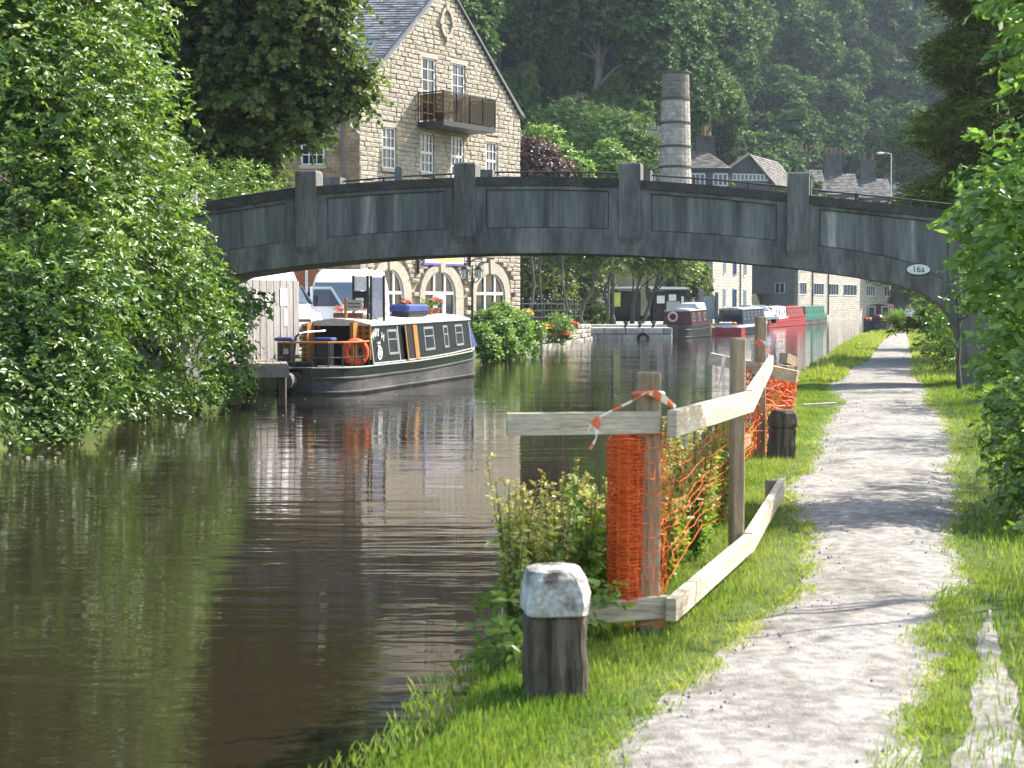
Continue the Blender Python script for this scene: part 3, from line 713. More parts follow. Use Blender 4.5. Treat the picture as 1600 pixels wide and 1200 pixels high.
# rock-faced stones laid in courses
stone_meshes = []
for k in range(12):
    rr = np.random.default_rng(100 + k)
    j = lambda a: rr.uniform(-a, a)
    bx = [(-.5, -.5), (.5, -.5), (.5, .5), (-.5, .5)]
    vs = [(x, 0, z) for x, z in bx] + [(x, .85 + j(.03), z) for x, z in bx] + [(x * (.78 + j(.12)), 1 + j(.09), z * (.6 + j(.16))) for x, z in bx]
    fs = [(0, 1, 5, 4), (1, 2, 6, 5), (2, 3, 7, 6), (3, 0, 4, 7), (4, 5, 9, 8), (5, 6, 10, 9), (6, 7, 11, 10), (7, 4, 8, 11), (8, 9, 10, 11)]
    stone_meshes.append((vs, fs))
sm_data = []
for vs, fs in stone_meshes:
    me = bpy.data.meshes.new('stone'); me.from_pydata(vs, [], [f[::-1] for f in fs]); me.materials.append(m_stone); sm_data.append(me)
stones = []
z = YARD; H = .182; row = 0
bal = (3.42, 6.8, 8.55, 8.8)
while z < APEX:
    sl = max(0, (z + H - EAVE) / (APEX - EAVE) * gl / 2); s = sl + RNG.uniform(0, .02); e = gl - sl
    while s < e - .1:
        w = min(RNG.uniform(.26, .52), e - s)
        if e - s - w < .14: w = e - s
        segs = [(s, s + w)]
        for (a, b, z0, z1) in OP:
            ns = []
            for (p, q) in segs:
                if z + H > z0 + .03 and z < z1 - .03 and q > a and p < b:
                    if p < a - .05: ns.append((p, a))
                    if q > b + .05: ns.append((b, q))
                else: ns.append((p, q))
            segs = ns
        for (p, q) in segs:
            if not in_arch(p, q, z, z + H): stones.append((p, q, z))
        s += w
    z += H; row += 1
def project(pt):
    v = pt - CAM; d = v.y * _ca - v.z * _sa; return 800 + F_PX * v.x / d, 600 - F_PX * (v.z * _ca + v.y * _sa) / d
def seen(p, q, z):
    x, y = project(gpt((p + q) / 2, z + .1)); return (q - p) / (58 + p * .8) if (y < 262 and y > -2) or (403 < y < 470 and x > 640) else -1
order = sorted(range(len(stones)), key=lambda i: -seen(*stones[i])); ind = set(order[:300])
ang = math.atan2(GW.e.y, GW.e.x)
rest = MB(); base = Vector(gb['_base'])
for i, (p, q, z) in enumerate(stones):
    w, k = q - p, RNG.integers(0, 12); dp = RNG.uniform(.135, .165)
    if i in ind:
        o = bpy.data.objects.new('stone', sm_data[k]); COL.objects.link(o); o.parent = gb
        o.location = gpt((p + q) / 2, z + H / 2, -.138) - base; o.rotation_euler = (0, 0, ang); o.scale = (w - .010, -dp, H - .010)
    else:
        vs, fs = stone_meshes[k]; rest.add([gpt((p + q) / 2 + x * (w - .010), z + H / 2 + zz * (H - .010), -.138 + y * dp) for x, y, zz in vs], fs)
r_ = rest.build('stones', m_stone, gb); r_['kind'] = 'stuff'
# carved oval in the gable peak
s, z = GW.hit(697, 36)
mb = MB()
pts = [(s + .4 * math.cos(a), z + .62 * math.sin(a)) for a in [2 * math.pi * k / 26 for k in range(27)]]
for i in range(26): mb.add([gpt(*pts[i], .0), gpt(*pts[i + 1], .0), gpt(s + (pts[i + 1][0] - s) * .74, z + (pts[i + 1][1] - z) * .78, .0), gpt(s + (pts[i][0] - s) * .74, z + (pts[i][1] - z) * .78, .0), gpt(*pts[i], .09), gpt(*pts[i + 1], .09), gpt(s + (pts[i + 1][0] - s) * .74, z + (pts[i + 1][1] - z) * .78, .09), gpt(s + (pts[i][0] - s) * .74, z + (pts[i][1] - z) * .78, .09)], [(4, 5, 6, 7), (0, 1, 5, 4), (3, 2, 6, 7)])
for t in (0, 90, 180, 270): mb.box(gpt(s + .4 * math.cos(math.radians(t)), z + .62 * math.sin(math.radians(t)), .05), (.16, .12, .2), rz=ang)
mb.build('carved_oval', m_dressed, gb)
# roof: front slope in slates, ridge runs back along the side wall
ap = GW.P(gl / 2, APEX); ev = GW.P(0, EAVE); OV = .12
def roof(t, u, lift=0.0):                           # t along the ridge, u 0 at eave .. 1 at ridge
    q = ev.lerp(ap, u) + SD * t; nrm = (ap - ev).cross(SD).normalized(); nrm = nrm if nrm.z > 0 else -nrm
    return q + nrm * lift
far = GW.P(gl, EAVE)
mb = MB(); mb.prism([roof(-.12, -.06), roof(SIDE, -.06), roof(SIDE, 1.0), roof(-.12, 1.0)], (0, 0, -.12)); rf = mb.build('roof', m_slate, gb)
mb = MB(); mb.prism([ap - SD * .12, ap + SD * SIDE, far + SD * SIDE, far - SD * .12 + GW.e * .15], (0, 0, -.1)); mb.build('roof_slope', m_slate, gb)
mb = MB(); NR = 46
for i in range(NR):
    u0 = -.055 + 1.055 * i / NR; u1 = -.055 + 1.055 * (i + 1.25) / NR; t = -.14 + RNG.uniform(-.1, 0)
    while t < SIDE:
        w = RNG.uniform(.24, .34); a = .028 + RNG.uniform(0, .014); u1c = min(u1, 1.002)
        mb.add([roof(max(t, -.14), u0, a), roof(t + w - .006, u0, a), roof(t + w - .006, u1c, .006), roof(max(t, -.14), u1c, .006), roof(max(t, -.14), u0, .004), roof(t + w - .006, u0, .004)], [(0, 1, 2, 3), (4, 5, 1, 0)])
        t += w
o = mb.build('slates', m_slate, gb); o['kind'] = 'stuff'
mb = MB()
for (A, B) in ((ev, ap), (far, ap)):
    mb.bar(A + Vector((0, 0, .02)) + GW.n * .02, B + Vector((0, 0, .02)) + GW.n * .02, .2, .07, up=(0, 0, 1))
mb.build('verge', m_lead, gb)
mb = MB(); t0, t1, u0, u1 = .55, 1.55, .24, .45
for (p, q, r, s_) in ((t0, t0 + .07, u0, u1), (t1 - .07, t1, u0, u1), (t0, t1, u0, u0 + .018), (t0, t1, u1 - .018, u1)):
    mb.prism([roof(p, r, .03), roof(q, r, .03), roof(q, s_, .03), roof(p, s_, .03)], roof(0, 0, .07) - roof(0, 0))
sk = mb.build('skylight', m_lead, gb)
MB().add([roof(t0 + .07, u0 + .018, .07), roof(t1 - .07, u0 + .018, .07), roof(t1 - .07, u1 - .018, .07), roof(t0 + .07, u1 - .018, .07)], [(0, 1, 2, 3)]).build('pane', glass_dark('skylight_glass', (.12, .13, .14), .03), sk)
# side wall openings, gutter and drainpipe
def shit(x, y):
    d = ray(x, y); t = (C0 - CAM).dot(SN) / d.dot(SN); q = CAM + d * t; return (q - C0).dot(SD), q.z
for (x0, x1) in ((471, 507), (404, 441), (338, 374)):
    a, b = shit(x1, 230)[0], shit(x0, 230)[0]; z1, z0 = shit(490, 193)[1], shit(490, 258)[1]
    window(a, b, z0, z1, 3, 4, lambda s, z, o: spt(s, z, o + .11), gb)
    a, b = shit(x1 + 6, 440)[0], shit(x0 - 25, 440)[0]; zt_ = shit(490, 416)[1]
    ci = arch_curve(a, b, shit(490, 455)[1], zt_)
    ring = [spt(s, z, .02) for s, z in ci] + [spt(b, YARD, .02), spt(a, YARD, .02)]
    w_ = MB(); w_.prism([spt((a + b) / 2 - .05, YARD, .03), spt((a + b) / 2 + .05, YARD, .03), spt((a + b) / 2 + .05, zt_, .03), spt((a + b) / 2 - .05, zt_, .03)], SN * .05)
    w_.prism([spt(a, 1.95, .031), spt(b, 1.95, .031), spt(b, 2.07, .031), spt(a, 2.07, .031)], SN * .05)
    wo = w_.build('arched_window', m_frame, gb); MB().prism(ring, SN * .012).build('arch_infill', m_redbrick, wo)
    for i in range(14):
        (s0, z0), (s1, z1) = ci[i], ci[i + 1]; c = (a + b) / 2
        MB().prism([spt(s0, z0, -.01), spt(s1, z1, -.01), spt(c + (s1 - c) * 1.12, z1 + .2, -.01), spt(c + (s0 - c) * 1.12, z0 + .2, -.01)], SN * .05).build('voussoir', m_dressed, gb)
mb = MB(); s_ = shit(534.5, 230)[0]; mb.tube([spt(s_, EAVE - .1, .07), spt(s_, YARD, .07)], .05, n=8)
for z in (2.5, 5, 7.5): mb.tube([spt(s_, z, .07), spt(s_, z + .08, .07)], .065, n=8)
mb.build('drainpipe', m_lead, gb)
MB().tube([spt(-.05, EAVE - .02, .18), spt(SIDE, EAVE - .02, .18)], .07, n=8).build('gutter', m_lead, gb)
# balcony
b0, b1, dep = 3.42, 6.8, 1.3
bal = MB(); bal.prism([gpt(b0, 8.58, .03), gpt(b1, 8.58, .03), gpt(b1, 8.78, .03), gpt(b0, 8.78, .03)], GW.n * dep); bo = bal.build('balcony', m_iron, gb)
for (s, o) in [(b0, .06), (b0, dep)] + [(b0 + (b1 - b0) * k / 4, dep) for k in (1, 2, 3, 4)] + [(b1, .06)]:
    MB().bar(gpt(s, 8.78, o), gpt(s, 9.92, o), .06, .06, up=(0, 1, 0)).build('baluster', m_iron, bo)
for z in (9.90,):
    for A, B in ((gpt(b0, z, .03), gpt(b0, z, dep)), (gpt(b0, z, dep), gpt(b1, z, dep)), (gpt(b1, z, dep), gpt(b1, z, .03))):
        MB().bar(A, B, .07, .05).build('handrail', m_iron, bo)
m_tint = bpy.data.materials.new('smoked_glass'); m_tint.use_nodes = True
nt = m_tint.node_tree; pb = nt.nodes['Principled BSDF']; pb.inputs['Base Color'].default_value = (.06, .045, .025, 1); pb.inputs['Roughness'].default_value = .08
tr = nt.nodes.new('ShaderNodeBsdfTransparent'); tr.inputs[0].default_value = (.5, .44, .34, 1); mx = nt.nodes.new('ShaderNodeMixShader'); mx.inputs[0].default_value = .22
nt.links.new(tr.outputs[0], mx.inputs[1]); nt.links.new(pb.outputs[0], mx.inputs[2]); nt.links.new(mx.outputs[0], nt.nodes['Material Output'].inputs['Surface'])
for k in range(4):
    p, q = b0 + (b1 - b0) * k / 4 + .05, b0 + (b1 - b0) * (k + 1) / 4 - .05
    MB().prism([gpt(p, 8.84, dep), gpt(q, 8.84, dep), gpt(q, 9.84, dep), gpt(p, 9.84, dep)], GW.n * .012).build('glass_panel', m_tint, bo)
for s in (b0, b1): MB().prism([gpt(s, 8.84, .12), gpt(s, 8.84, dep - .05), gpt(s, 9.84, dep - .05), gpt(s, 9.84, .12)], GW.e * .012).build('glass_panel', m_tint, bo)
c = bp(BW.hit(596, 270)[0] + .05, 0, 1.0); zc = D(596, 262, 32).z
rs_ = thing('rounded_post', 'dark grey round-topped post standing behind the bridge parapet', 'post', (c.x, c.y, zc - 1.2))
MB().prism([Vector((c.x + .075 * math.cos(a), c.y, zc - .07 + .09 * math.sin(a))) for a in [math.pi * k / 10 for k in range(11)]] + [Vector((c.x - .075, c.y, zc - 1.2)), Vector((c.x + .075, c.y, zc - 1.2))], (0, .06, 0)).build('slab', m_lead, rs_)
# balcony clutter
m_brown = M('brown_wicker', [(.14, .09, .05), (.22, .15, .09)], scale=8, rough=.9)
q = gpt(b0 + .5, 8.79, .75); pt_ = thing('planter', 'terracotta planter of yellowing plants on the mill house balcony', 'planter', q)
MB().lathe(q, [(.16, 0), (.22, .32), (.24, .34), (.02, .33)], n=12).build('pot', m_redbrick, pt_)
q = gpt(b0 + 1.5, 8.79, .7); cr_ = thing('balcony_chair', 'small brown chair on the mill house balcony', 'chair', q)
MB().box(q + Vector((0, 0, .45)), (.45, .45, .05), rz=ang).build('seat', m_brown, cr_)
MB().box(q + GW.e * .2 + Vector((0, 0, .7)), (.05, .45, .5), rz=ang).build('backrest', m_brown, cr_)
for sx in (-.19, .19):
    for sy in (-.19, .19): MB().bar(q + GW.e * sx + GW.n * sy, q + GW.e * sx + GW.n * sy + Vector((0, 0, .44)), .04, .04, up=(0, 1, 0)).build('leg', m_brown, cr_)
# banner, wall lanterns
sA, zA = GW.hit(660, 395); sB, zB = GW.hit(724.5, 416)
m_ban = M('banner_cloth', [(.62, .62, .68), (.52, .52, .62)], scale=3, rough=.7); m_purple = M('banner_purple', [(.11, .10, .30), (.15, .13, .36)], rough=.7); m_yel = M('banner_yellow', [(.7, .62, .2), (.62, .52, .15)], rough=.7)
bn = thing('banner', 'white banner with purple border and yellow strip above the arched door', 'banner', gpt((sA + sB) / 2, zB, .05))
zA = zB + 1.15
MB().prism([gpt(sA, zB, .04), gpt(sB, zB, .04), gpt(sB, zA, .04), gpt(sA, zA, .04)], GW.n * .02).build('border', m_purple, bn)
MB().prism([gpt(sA + .09, zB + .08, .062), gpt(sB - .09, zB + .08, .062), gpt(sB - .09, zA - .08, .062), gpt(sA + .09, zA - .08, .062)], GW.n * .004).build('cloth', m_ban, bn)
MB().prism([gpt(sA + .75, zB + .16, .068), gpt(sB - .12, zB + .16, .068), gpt(sB - .12, zB + .32, .068), gpt(sA + .75, zB + .32, .068)], GW.n * .004).build('yellow_strip', m_yel, bn)
MB().prism([gpt(sA + .2, zB + .5, .068), gpt(sB - .3, zB + .5, .068), gpt(sB - .3, zB + .72, .068), gpt(sA + .2, zB + .72, .068)], GW.n * .004).build('purple_strip', m_purple, bn)
for k_, (x, lb) in enumerate(((651.5, 'black iron lantern bracket on the stone wall left of the banner'), (732, 'black iron lantern bracket on the stone wall right of the banner'))):
    s, z = GW.hit(x, 414)
    ln = thing('wall_bracket', 'black iron wall bracket between the stone arches' + (', beside the van' if k_ == 0 else ', behind the triple lamp'), 'bracket', gpt(s, z, .05))
    MB().bar(gpt(s, z - .35, .06), gpt(s, z + .35, .06), .1, .08, up=(0, 1, 0)).build('plate', m_iron, ln)
    MB().tube([gpt(s, z + .1, .08), gpt(s + .1, z + .25, .25), gpt(s + .3, z + .25, .5)], .025).build('arm', m_iron, ln)
# ================================================================== narrowboats
m_hullblk = M('blacked_hull', [(.03, .03, .032), (.075, .072, .07), (.13, .12, .11)], scale=1.5, rough=.55, stretch=(1, .6, 2), pos=[.35, .55, .75])
m_green = M('dark_green_paint', [(.005, .011, .0095), (.007, .014, .012)], scale=2, rough=.18, spec=.5, coat=.6)
m_slategreen = M('slate_green_paint', [(.012, .016, .0175), (.015, .019, .021)], scale=2, rough=.2, spec=.5, coat=.6)
m_cream = M('cream_line', [(.45, .44, .39), (.36, .35, .31)], rough=.5)
m_roofp = M('pale_roof_paint', [(.50, .46, .40), (.62, .58, .52)], scale=2, rough=.6)
m_wood = M('varnished_wood', [(.30, .13, .035), (.45, .22, .06)], scale=3, rough=.4, stretch=(4, 4, .6))
m_orange = M('lifebuoy_orange', [(.72, .10, .03), (.62, .08, .025)], scale=4, rough=.55)
m_blue = M('blue_canvas', [(.03, .05, .17), (.05, .075, .24)], scale=4, rough=.7)
m_alu = M('bare_metal', [(.45, .45, .44), (.6, .6, .6)], scale=5, rough=.35, metal=.8)
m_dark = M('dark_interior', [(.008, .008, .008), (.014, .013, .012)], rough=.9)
m_clay = M('terracotta', [(.30, .13, .07), (.22, .09, .05)], scale=6, rough=.9)
m_flow = leaf_mat('flower_petals', (.55, .06, .07), (.75, .14, .14), (.8, .35, .35), trans=.2)
m_flow2 = leaf_mat('yellow_flowers', (.7, .32, .03), (.8, .5, .05), (.8, .65, .2), trans=.2)
m_leafpot = leaf_mat('pot_leaves', (.05, .11, .02), (.10, .19, .04), (.18, .28, .07))
m_plasticdeck = M('deck_paint', [(.12, .11, .10), (.2, .19, .17)], scale=4, rough=.8)
m_grey = M('grey_tarp', [(.32, .32, .31), (.45, .45, .44)], scale=3, rough=.8, bump=.3)
def hull_rings(hb, gh, ys, zlo, zhi, flare=1.0):
    R_, P_ = [], []
    for y in ys:
        b = hb(y); lo = zlo(y) if callable(zlo) else zlo; hi = zhi(y) if callable(zhi) else zhi
        R_.append([(b * (.95 if lo < -.2 else 1), y, lo), (b * .995, y, lo + (hi - lo) * .5), (b, y, hi), (-b, y, hi), (-b * .995, y, lo + (hi - lo) * .5), (-b * (.95 if lo < -.2 else 1), y, lo)])
    return R_
def narrowboat(root, L, stern, hull_mat, band_mat, side_mat, roof_mat, trim_mat, win_u, cab=(0, 7.5), gun=.62, bowrise=.3, roofz=1.74, wmat=m_alu, sheer=.2, dets=True):
    """local frame: y towards the bow, z above the water, y = 0 at the aft end of the cabin"""
    y0, y1 = -stern, L - stern; B = 1.05
    def hb(y):
        if y < y0 + 1.2: return B * math.sqrt(max(0.06, 1 - ((y0 + 1.2 - y) / 1.23) ** 2)) * .98
        if y > y1 - 2.6: u = (y - y1 + 2.6) / 2.6; return max(.05, B * (1 - u ** 1.9))
        return B
    def gh(y): return gun + sheer * max(0, (y - 2) / (y1 - 2)) ** 1.5 + (bowrise * ((y - y1 + 2.6) / 2.6) ** 2 if y > y1 - 2.6 else 0)
    strake = lambda y: gh(y) - .24
    ys = sorted(set([y0 + k * .12 for k in range(11)] + list(np.linspace(y0 + 1.3, y1 - 2.6, 10)) + [y1 - 2.6 + 2.6 * k / 9 for k in range(10)]))
    MB().loft(hull_rings(hb, gh, ys, -.5, strake), cap=True).build('hull', hull_mat, root, world=False)
    MB().loft(hull_rings(hb, gh, ys, lambda y: strake(y) + .002, gh), cap=True).build('gunwale', band_mat, root, world=False)
    for f, r in ((strake, .032), (gh, .018), (lambda y: .06, .03)):
        for sg in (1, -1):
            MB().tube([((hb(y) + .008) * sg, y, f(y)) for y in ys], r, n=6).build('rubbing_strake', hull_mat if f is not gh else trim_mat, root, world=False)
    c0, c1 = cab; rise = lambda y: sheer * .35 * max(0, y / c1)
    def sec(y): h = gh(y); e = roofz - .16 + rise(y); return h, e
    for sg in (1, -1):
        mb = MB(); pts = np.linspace(c0, c1, 8)
        mb.loft([[(sg * .93, y, sec(y)[0] - .02), (sg * .82, y, sec(y)[1]), (sg * .78, y, sec(y)[1]), (sg * .88, y, sec(y)[0] - .02)] for y in pts], cap=True); mb.build('cabin_side', side_mat, root, world=False)
    mb = MB()
    prof = [(-.84, -.02), (-.83, .025), (-.5, .11), (0, .16), (.5, .11), (.83, .025), (.84, -.02)]
    mb.loft([[(x, y, sec(min(max(y, c0), c1))[1] + z) for x, z in prof] for y in np.linspace(c0 - .06, c1 + .06, 6)], cap=True); mb.build('roof', roof_mat, root, smooth=False, world=False)
    for sg in (1, -1):
        MB().tube([(sg * .855, y, sec(y)[1] - .015) for y in np.linspace(c0, c1, 5)], .022, n=6).build('roof_trim', trim_mat, root, world=False)
        MB().tube([(sg * .945, y, sec(y)[0] + .035) for y in np.linspace(c0, c1, 5)], .018, n=6).build('coachline', trim_mat, root, world=False)
    for yy, nm in ((c0 + .02, 'aft_bulkhead'), (c1 - .02, 'fore_bulkhead')):
        h, e = sec(yy); MB().prism([(-.9, yy, h - .02), (.9, yy, h - .02), (.8, yy, e), (0, yy, e + .14), (-.8, yy, e)], (0, .02, 0)).build(nm, side_mat, root, world=False)
    MB().prism([(hb(y) * .97 * 1, y, gh(c0) - .02) for y in ys if y < c0] + [(-hb(y) * .97, y, gh(c0) - .02) for y in reversed(ys) if y < c0], (0, 0, .03)).build('stern_deck', m_plasticdeck, root, world=False)
    def sp(u, t, out=0):                             # point on the starboard cabin side, t 0 gunwale .. 1 roof edge
        h, e = sec(u); return Vector((.93 + (.82 - .93) * t + out, u, h + (e - h) * t))
    for (u, w, t0, t1) in win_u:
        wo = MB()
        for (a, b, c, d) in ((u - w / 2, u - w / 2 + .05, t0, t1), (u + w / 2 - .05, u + w / 2, t0, t1), (u - w / 2, u + w / 2, t0, t0 + .06), (u - w / 2, u + w / 2, t1 - .06, t1), (u - w / 2, u + w / 2, t0 + (t1 - t0) * .58, t0 + (t1 - t0) * .63)):
            wo.prism([sp(a, c), sp(b, c), sp(b, d), sp(a, d)], (.025, 0, 0))
        wo_ = wo.build('window', wmat, root, world=False)
        MB().add([sp(u - w / 2, t0, .01), sp(u + w / 2, t0, .01), sp(u + w / 2, t1, .01), sp(u - w / 2, t1, .01)], [(0, 1, 2, 3)]).build('pane', m_glass, wo_, world=False)
    return sp, sec, hb, gh
BU = Vector((.266, .964, 0)).normalized(); BRt = Vector((BU.y, -BU.x, 0))
BO = Vector((-3.1, 37.3, 0)) - BRt * 1.0; BRZ = math.atan2(-BU.x, BU.y)
boat = thing('narrowboat', 'dark green and black narrowboat with flower pots on its roof moored by the jetty', 'narrowboat', (BO.x, BO.y, WATER), rz=BRZ, world=False)
def bu(px, lx):                                      # distance along the boat of a photo column
    k = (px - 800) / F_PX * (1 / 1); return (k * (BO.y + BRt.y * lx) - (BO.x + BRt.x * lx)) / (BU.x - k * BU.y)
wins_ = [(bu((a + b) / 2, .9), max(.26, abs(bu(b, .9) - bu(a, .9))), .22, .86) for a, b in ((607, 622), (664, 679), (694, 701), (712.5, 724))]
sp, sec, hb, gh = narrowboat(boat, 12.2, 2.7, m_hullblk, m_green, m_slategreen, m_roofp, m_cream, wins_, cab=(-.6, 7.6))
for u in (-.54, bu(624, .9), 7.5):                    # panel lines
    MB().prism([sp(u - .02, .04), sp(u + .02, .04), sp(u + .02, .97), sp(u - .02, .97)], (.012, 0, 0)).build('coachline', m_cream, boat, world=False)
u = bu(641.5, .9)                                    # side hatch with its doors folded out
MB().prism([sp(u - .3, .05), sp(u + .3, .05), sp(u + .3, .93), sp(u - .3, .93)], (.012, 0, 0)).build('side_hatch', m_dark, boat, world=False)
for sg in (-1, 1):
    MB().prism([sp(u + sg * .28, .04, .014), sp(u + sg * .46, .04, .06), sp(u + sg * .46, .94, .06), sp(u + sg * .28, .94, .014)], (.025, 0, 0)).build('hatch_door', m_wood, boat, world=False)
def cabin_text(body, size, u, t, mat, tilt=0):
    o_ = sp(u, t, .016); m4 = frame_mat(o_, (0, 1, 0), sp(u, 1) - sp(u, 0)) @ Matrix.Rotation(tilt, 4, 'Z')
    text_mesh(body, size, mat, 'lettering', boat, m4, .002, world=False)
un = -.12
for i, ch in enumerate('MARY H'):
    a = (2.5 - i) / 2.5; cabin_text(ch, .27, un - a * .36, .80 - .12 * a * a, m_white, tilt=a * .4)
cabin_text('canal', .11, un + .05, .55, m_white); cabin_text('boat', .11, un + .05, .47, m_white)
o_ = sp(un + .05, .28, .014)
for rr, mt in ((.17, m_white), (.12, m_slategreen), (.09, m_cream)):
    MB().prism([o_ + Vector((.002 * (.2 - rr) * 10, rr * math.cos(a), rr * math.sin(a))) for a in [2 * math.pi * k / 8 for k in range(8)]], (.004, 0, 0)).build('emblem', mt, boat, world=False)
# open aft doors, painted panels
aft = sec(0)
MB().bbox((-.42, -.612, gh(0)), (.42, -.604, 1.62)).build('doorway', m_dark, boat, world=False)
MB().bbox((-.45, -.64, 1.58), (.45, -.6, 1.70)).build('door_head', m_wood, boat, world=False)
m_rose = M('painted_roses', [(.25, .04, .03), (.05, .09, .03), (.05, .03, .02)], scale=14, rough=.5, pos=[.4, .5, .6])
for sg in (-1, 1):
    dr = MB().bbox((sg * .5 - .05 + sg * .05, -1.0, .72), (sg * .5 + sg * .09, -.63, 1.64)).build('cabin_door', m_wood, boat, world=False)
    dr2 = MB().bbox((sg * .72 - .17, -.655, .75), (sg * .72 + .17, -.62, 1.6)).build('door_panel', m_wood, boat, world=False)
    for i in range(2):
        for j in range(6):
            c = Vector((sg * .72 - .08 + .16 * i, -.66, .84 + .135 * j))
            MB().prism([c + Vector((.055 * math.cos(a), 0, .055 * math.sin(a))) for a in [2 * math.pi * k / 10 for k in range(10)]], (0, .006, 0)).build('painted_roundel', m_rose, dr2, world=False)
# stern rail, seats, tiller
G0 = gh(-1.5)
rail = [(hb(y) * .93 * sg, y, 1.2) for sg, yy in ((-1, (-1.0, -1.4, -1.8, -2.2, -2.5)), (1, (-2.5, -2.2, -1.8, -1.4, -1.0))) for y in yy]
MB().tube(rail, .024, n=6).build('stern_rail', m_wood, boat, world=False)
MB().tube([(x, y, .85) for x, y, _ in rail], .018, n=6).build('stern_rail', m_iron, boat, world=False)
for x, y, _ in rail: MB().tube([(x, y, G0), (x, y, 1.2)], .018, n=6).build('stanchion', m_iron, boat, world=False)
for x in (-.7, .28):
    MB().bevbox((x, -2.0, 1.26), (.46, .34, .09), .025).build('seat', m_blue, boat, world=False)
    MB().bevbox((x, -2.0, .93), (.34, .26, .54), .015).build('seat_box', m_black, boat, world=False)
MB().bevbox((-.2, -2.25, .68), (.7, .3, .16), .03).build('deck_locker', m_black, boat, world=False)
MB().box((-.64, -2.14, .98), (.12, .006, .13)).build('notice', m_cream, boat, world=False)
MB().tube([(-.28, -2.55, .55), (-.28, -2.5, .9), (-.26, -2.45, 1.32), (-.2, -2.4, 1.40)], .03, n=8).build('swan_neck', m_iron, boat, world=False)
MB().tube([(-.26, -2.44, 1.38), (-.1, -2.2, 1.43), (.15, -1.7, 1.45)], .022, n=8).build('tiller', m_alu, boat, world=False)
MB().tube([(-.3, -2.72, .33), (-.3, -3.0, .33)], .19, n=14).build('stern_fender', M('old_rope', [(.10, .095, .09), (.22, .21, .2)], scale=14, rough=1, bump=.8), boat, world=False)
# cratch at the bow in blue canvas
yb = 7.6; mb = MB(); mb.loft([[(-.84, yb, .8), (-.8, yb, 1.6), (0, yb, 1.76), (.8, yb, 1.6), (.84, yb, .8)], [(-.8, yb + .9, .86), (-.6, yb + .8, 1.4), (0, yb + .7, 1.7), (.6, yb + .8, 1.4), (.8, yb + .9, .86)], [(-.5, yb + 1.5, .95), (-.3, yb + 1.3, 1.1), (0, yb + 1.2, 1.3), (.3, yb + 1.3, 1.1), (.5, yb + 1.5, .95)]], cap=True); mb.build('cratch_cover', m_blue, boat, world=False)
def bw(lx, ly, lz):                                  # boat frame to world
    q = BO + BRt * lx + BU * ly; return Vector((q.x, q.y, WATER + lz))
# lifebuoy hung on the rail
lb = thing('lifebuoy', 'bright orange lifebuoy hung on the stern rail of the green narrowboat', 'lifebuoy', bw(.78, -1.35, .95), rz=BRZ, world=False)
MB().torus((0, 0, 0), .25, .085, axis=(.62, -.78, 0), n=28, k=10).build('ring', m_orange, lb, smooth=True, world=False)
axn = Vector((.62, -.78, 0)); un_ = Vector((.78, .62, 0))
for a in (45, 135, 225, 315):
    d = un_ * math.cos(math.radians(a)) + Vector((0, 0, math.sin(math.radians(a)))); t = axn.cross(d)
    MB().tube([d * .25 + (axn * math.cos(b) + d * math.sin(b)) * .09 for b in [2 * math.pi * k / 10 for k in range(11)]], .012, n=5).build('rope_band', m_orange, lb, world=False)
# pots and clutter on the roof
def rt(lx, ly): return 1.58 + .07 * max(0, ly / 7.6) + .16 * (1 - (abs(lx) / .84) ** 2) * .9
def flowers(c, r, n, mat, leaf, root, nm, off):
    P, A = blob_points([((c[0] - off[0], c[1] - off[1], c[2] - off[2]), (r, r, r * .7))], n / (4 * math.pi * r * r), RNG, shell=.4, low=-.2)
    V, Fc, T = sprig_leaves(P, A + np.array([0, 0, .4]), 3, .05, leaf, leaf * .9, RNG)
    return np_obj(nm, np_mesh(nm, V, Fc, 3, mat, {'tint': T}), root)
for px, lx, r, lab in ((592, .1, .17, 'red geraniums in a terracotta pot on the narrowboat roof behind the blue box'), (632, -.1, .16, 'pink flowers in a pot on the narrowboat roof ahead of the blue box'), (668, .05, .2, 'large leafy pot on the narrowboat roof with pale green trailing leaves'), (679, -.15, .2, 'large pot of pink geraniums on the narrowboat roof nearest the bow')):
    ly = bu(px, lx); c = bw(lx, ly, rt(lx, ly))
    po = thing('flower_pot', lab, 'flower pot', c, group='flower pots on the narrowboat roof')
    MB().lathe(c, [(r * .6, 0), (r * .85, .15), (r * .95, .15), (r * .95, .19), (.02, .18)], n=12).build('pot', m_clay, po)
    flowers(c + Vector((0, 0, .27)), r * 1.05, 60, m_leafpot, .07, po, 'leaves', c)
    if px != 668: flowers(c + Vector((0.02, -.02, .34)), r * .95, 70, m_flow, .06, po, 'flowers', c)
c = bw(-.1, bu(545, -.1), rt(0, 0) + .02); po = thing('flower_trough', 'long trough of faded pink flowers above the narrowboat cabin doors', 'flower trough', c, rz=0)
MB().bevbox(c + Vector((0, 0, .06)), (.75, .2, .12), .015, rz=BRZ).build('trough', m_clay, po)
for k in (-.28, -.1, .1, .28): flowers(c + BRt * k + Vector((0, 0, .17)), .13, 40, m_flow, .05, po, 'flowers', c)
ly = bu(626, 0); c = bw(.25, ly, rt(.25, ly)); po = thing('roof_box', 'blue canvas covered box on the narrowboat roof', 'box', c)
MB().bevbox(c + Vector((0, 0, .06)), (.5, 1.5, .12), .02, rz=BRZ).build('base', m_black, po)
MB().bevbox(c + Vector((0, 0, .22)), (.56, 1.7, .22), .05, rz=BRZ).build('cover', m_blue, po)
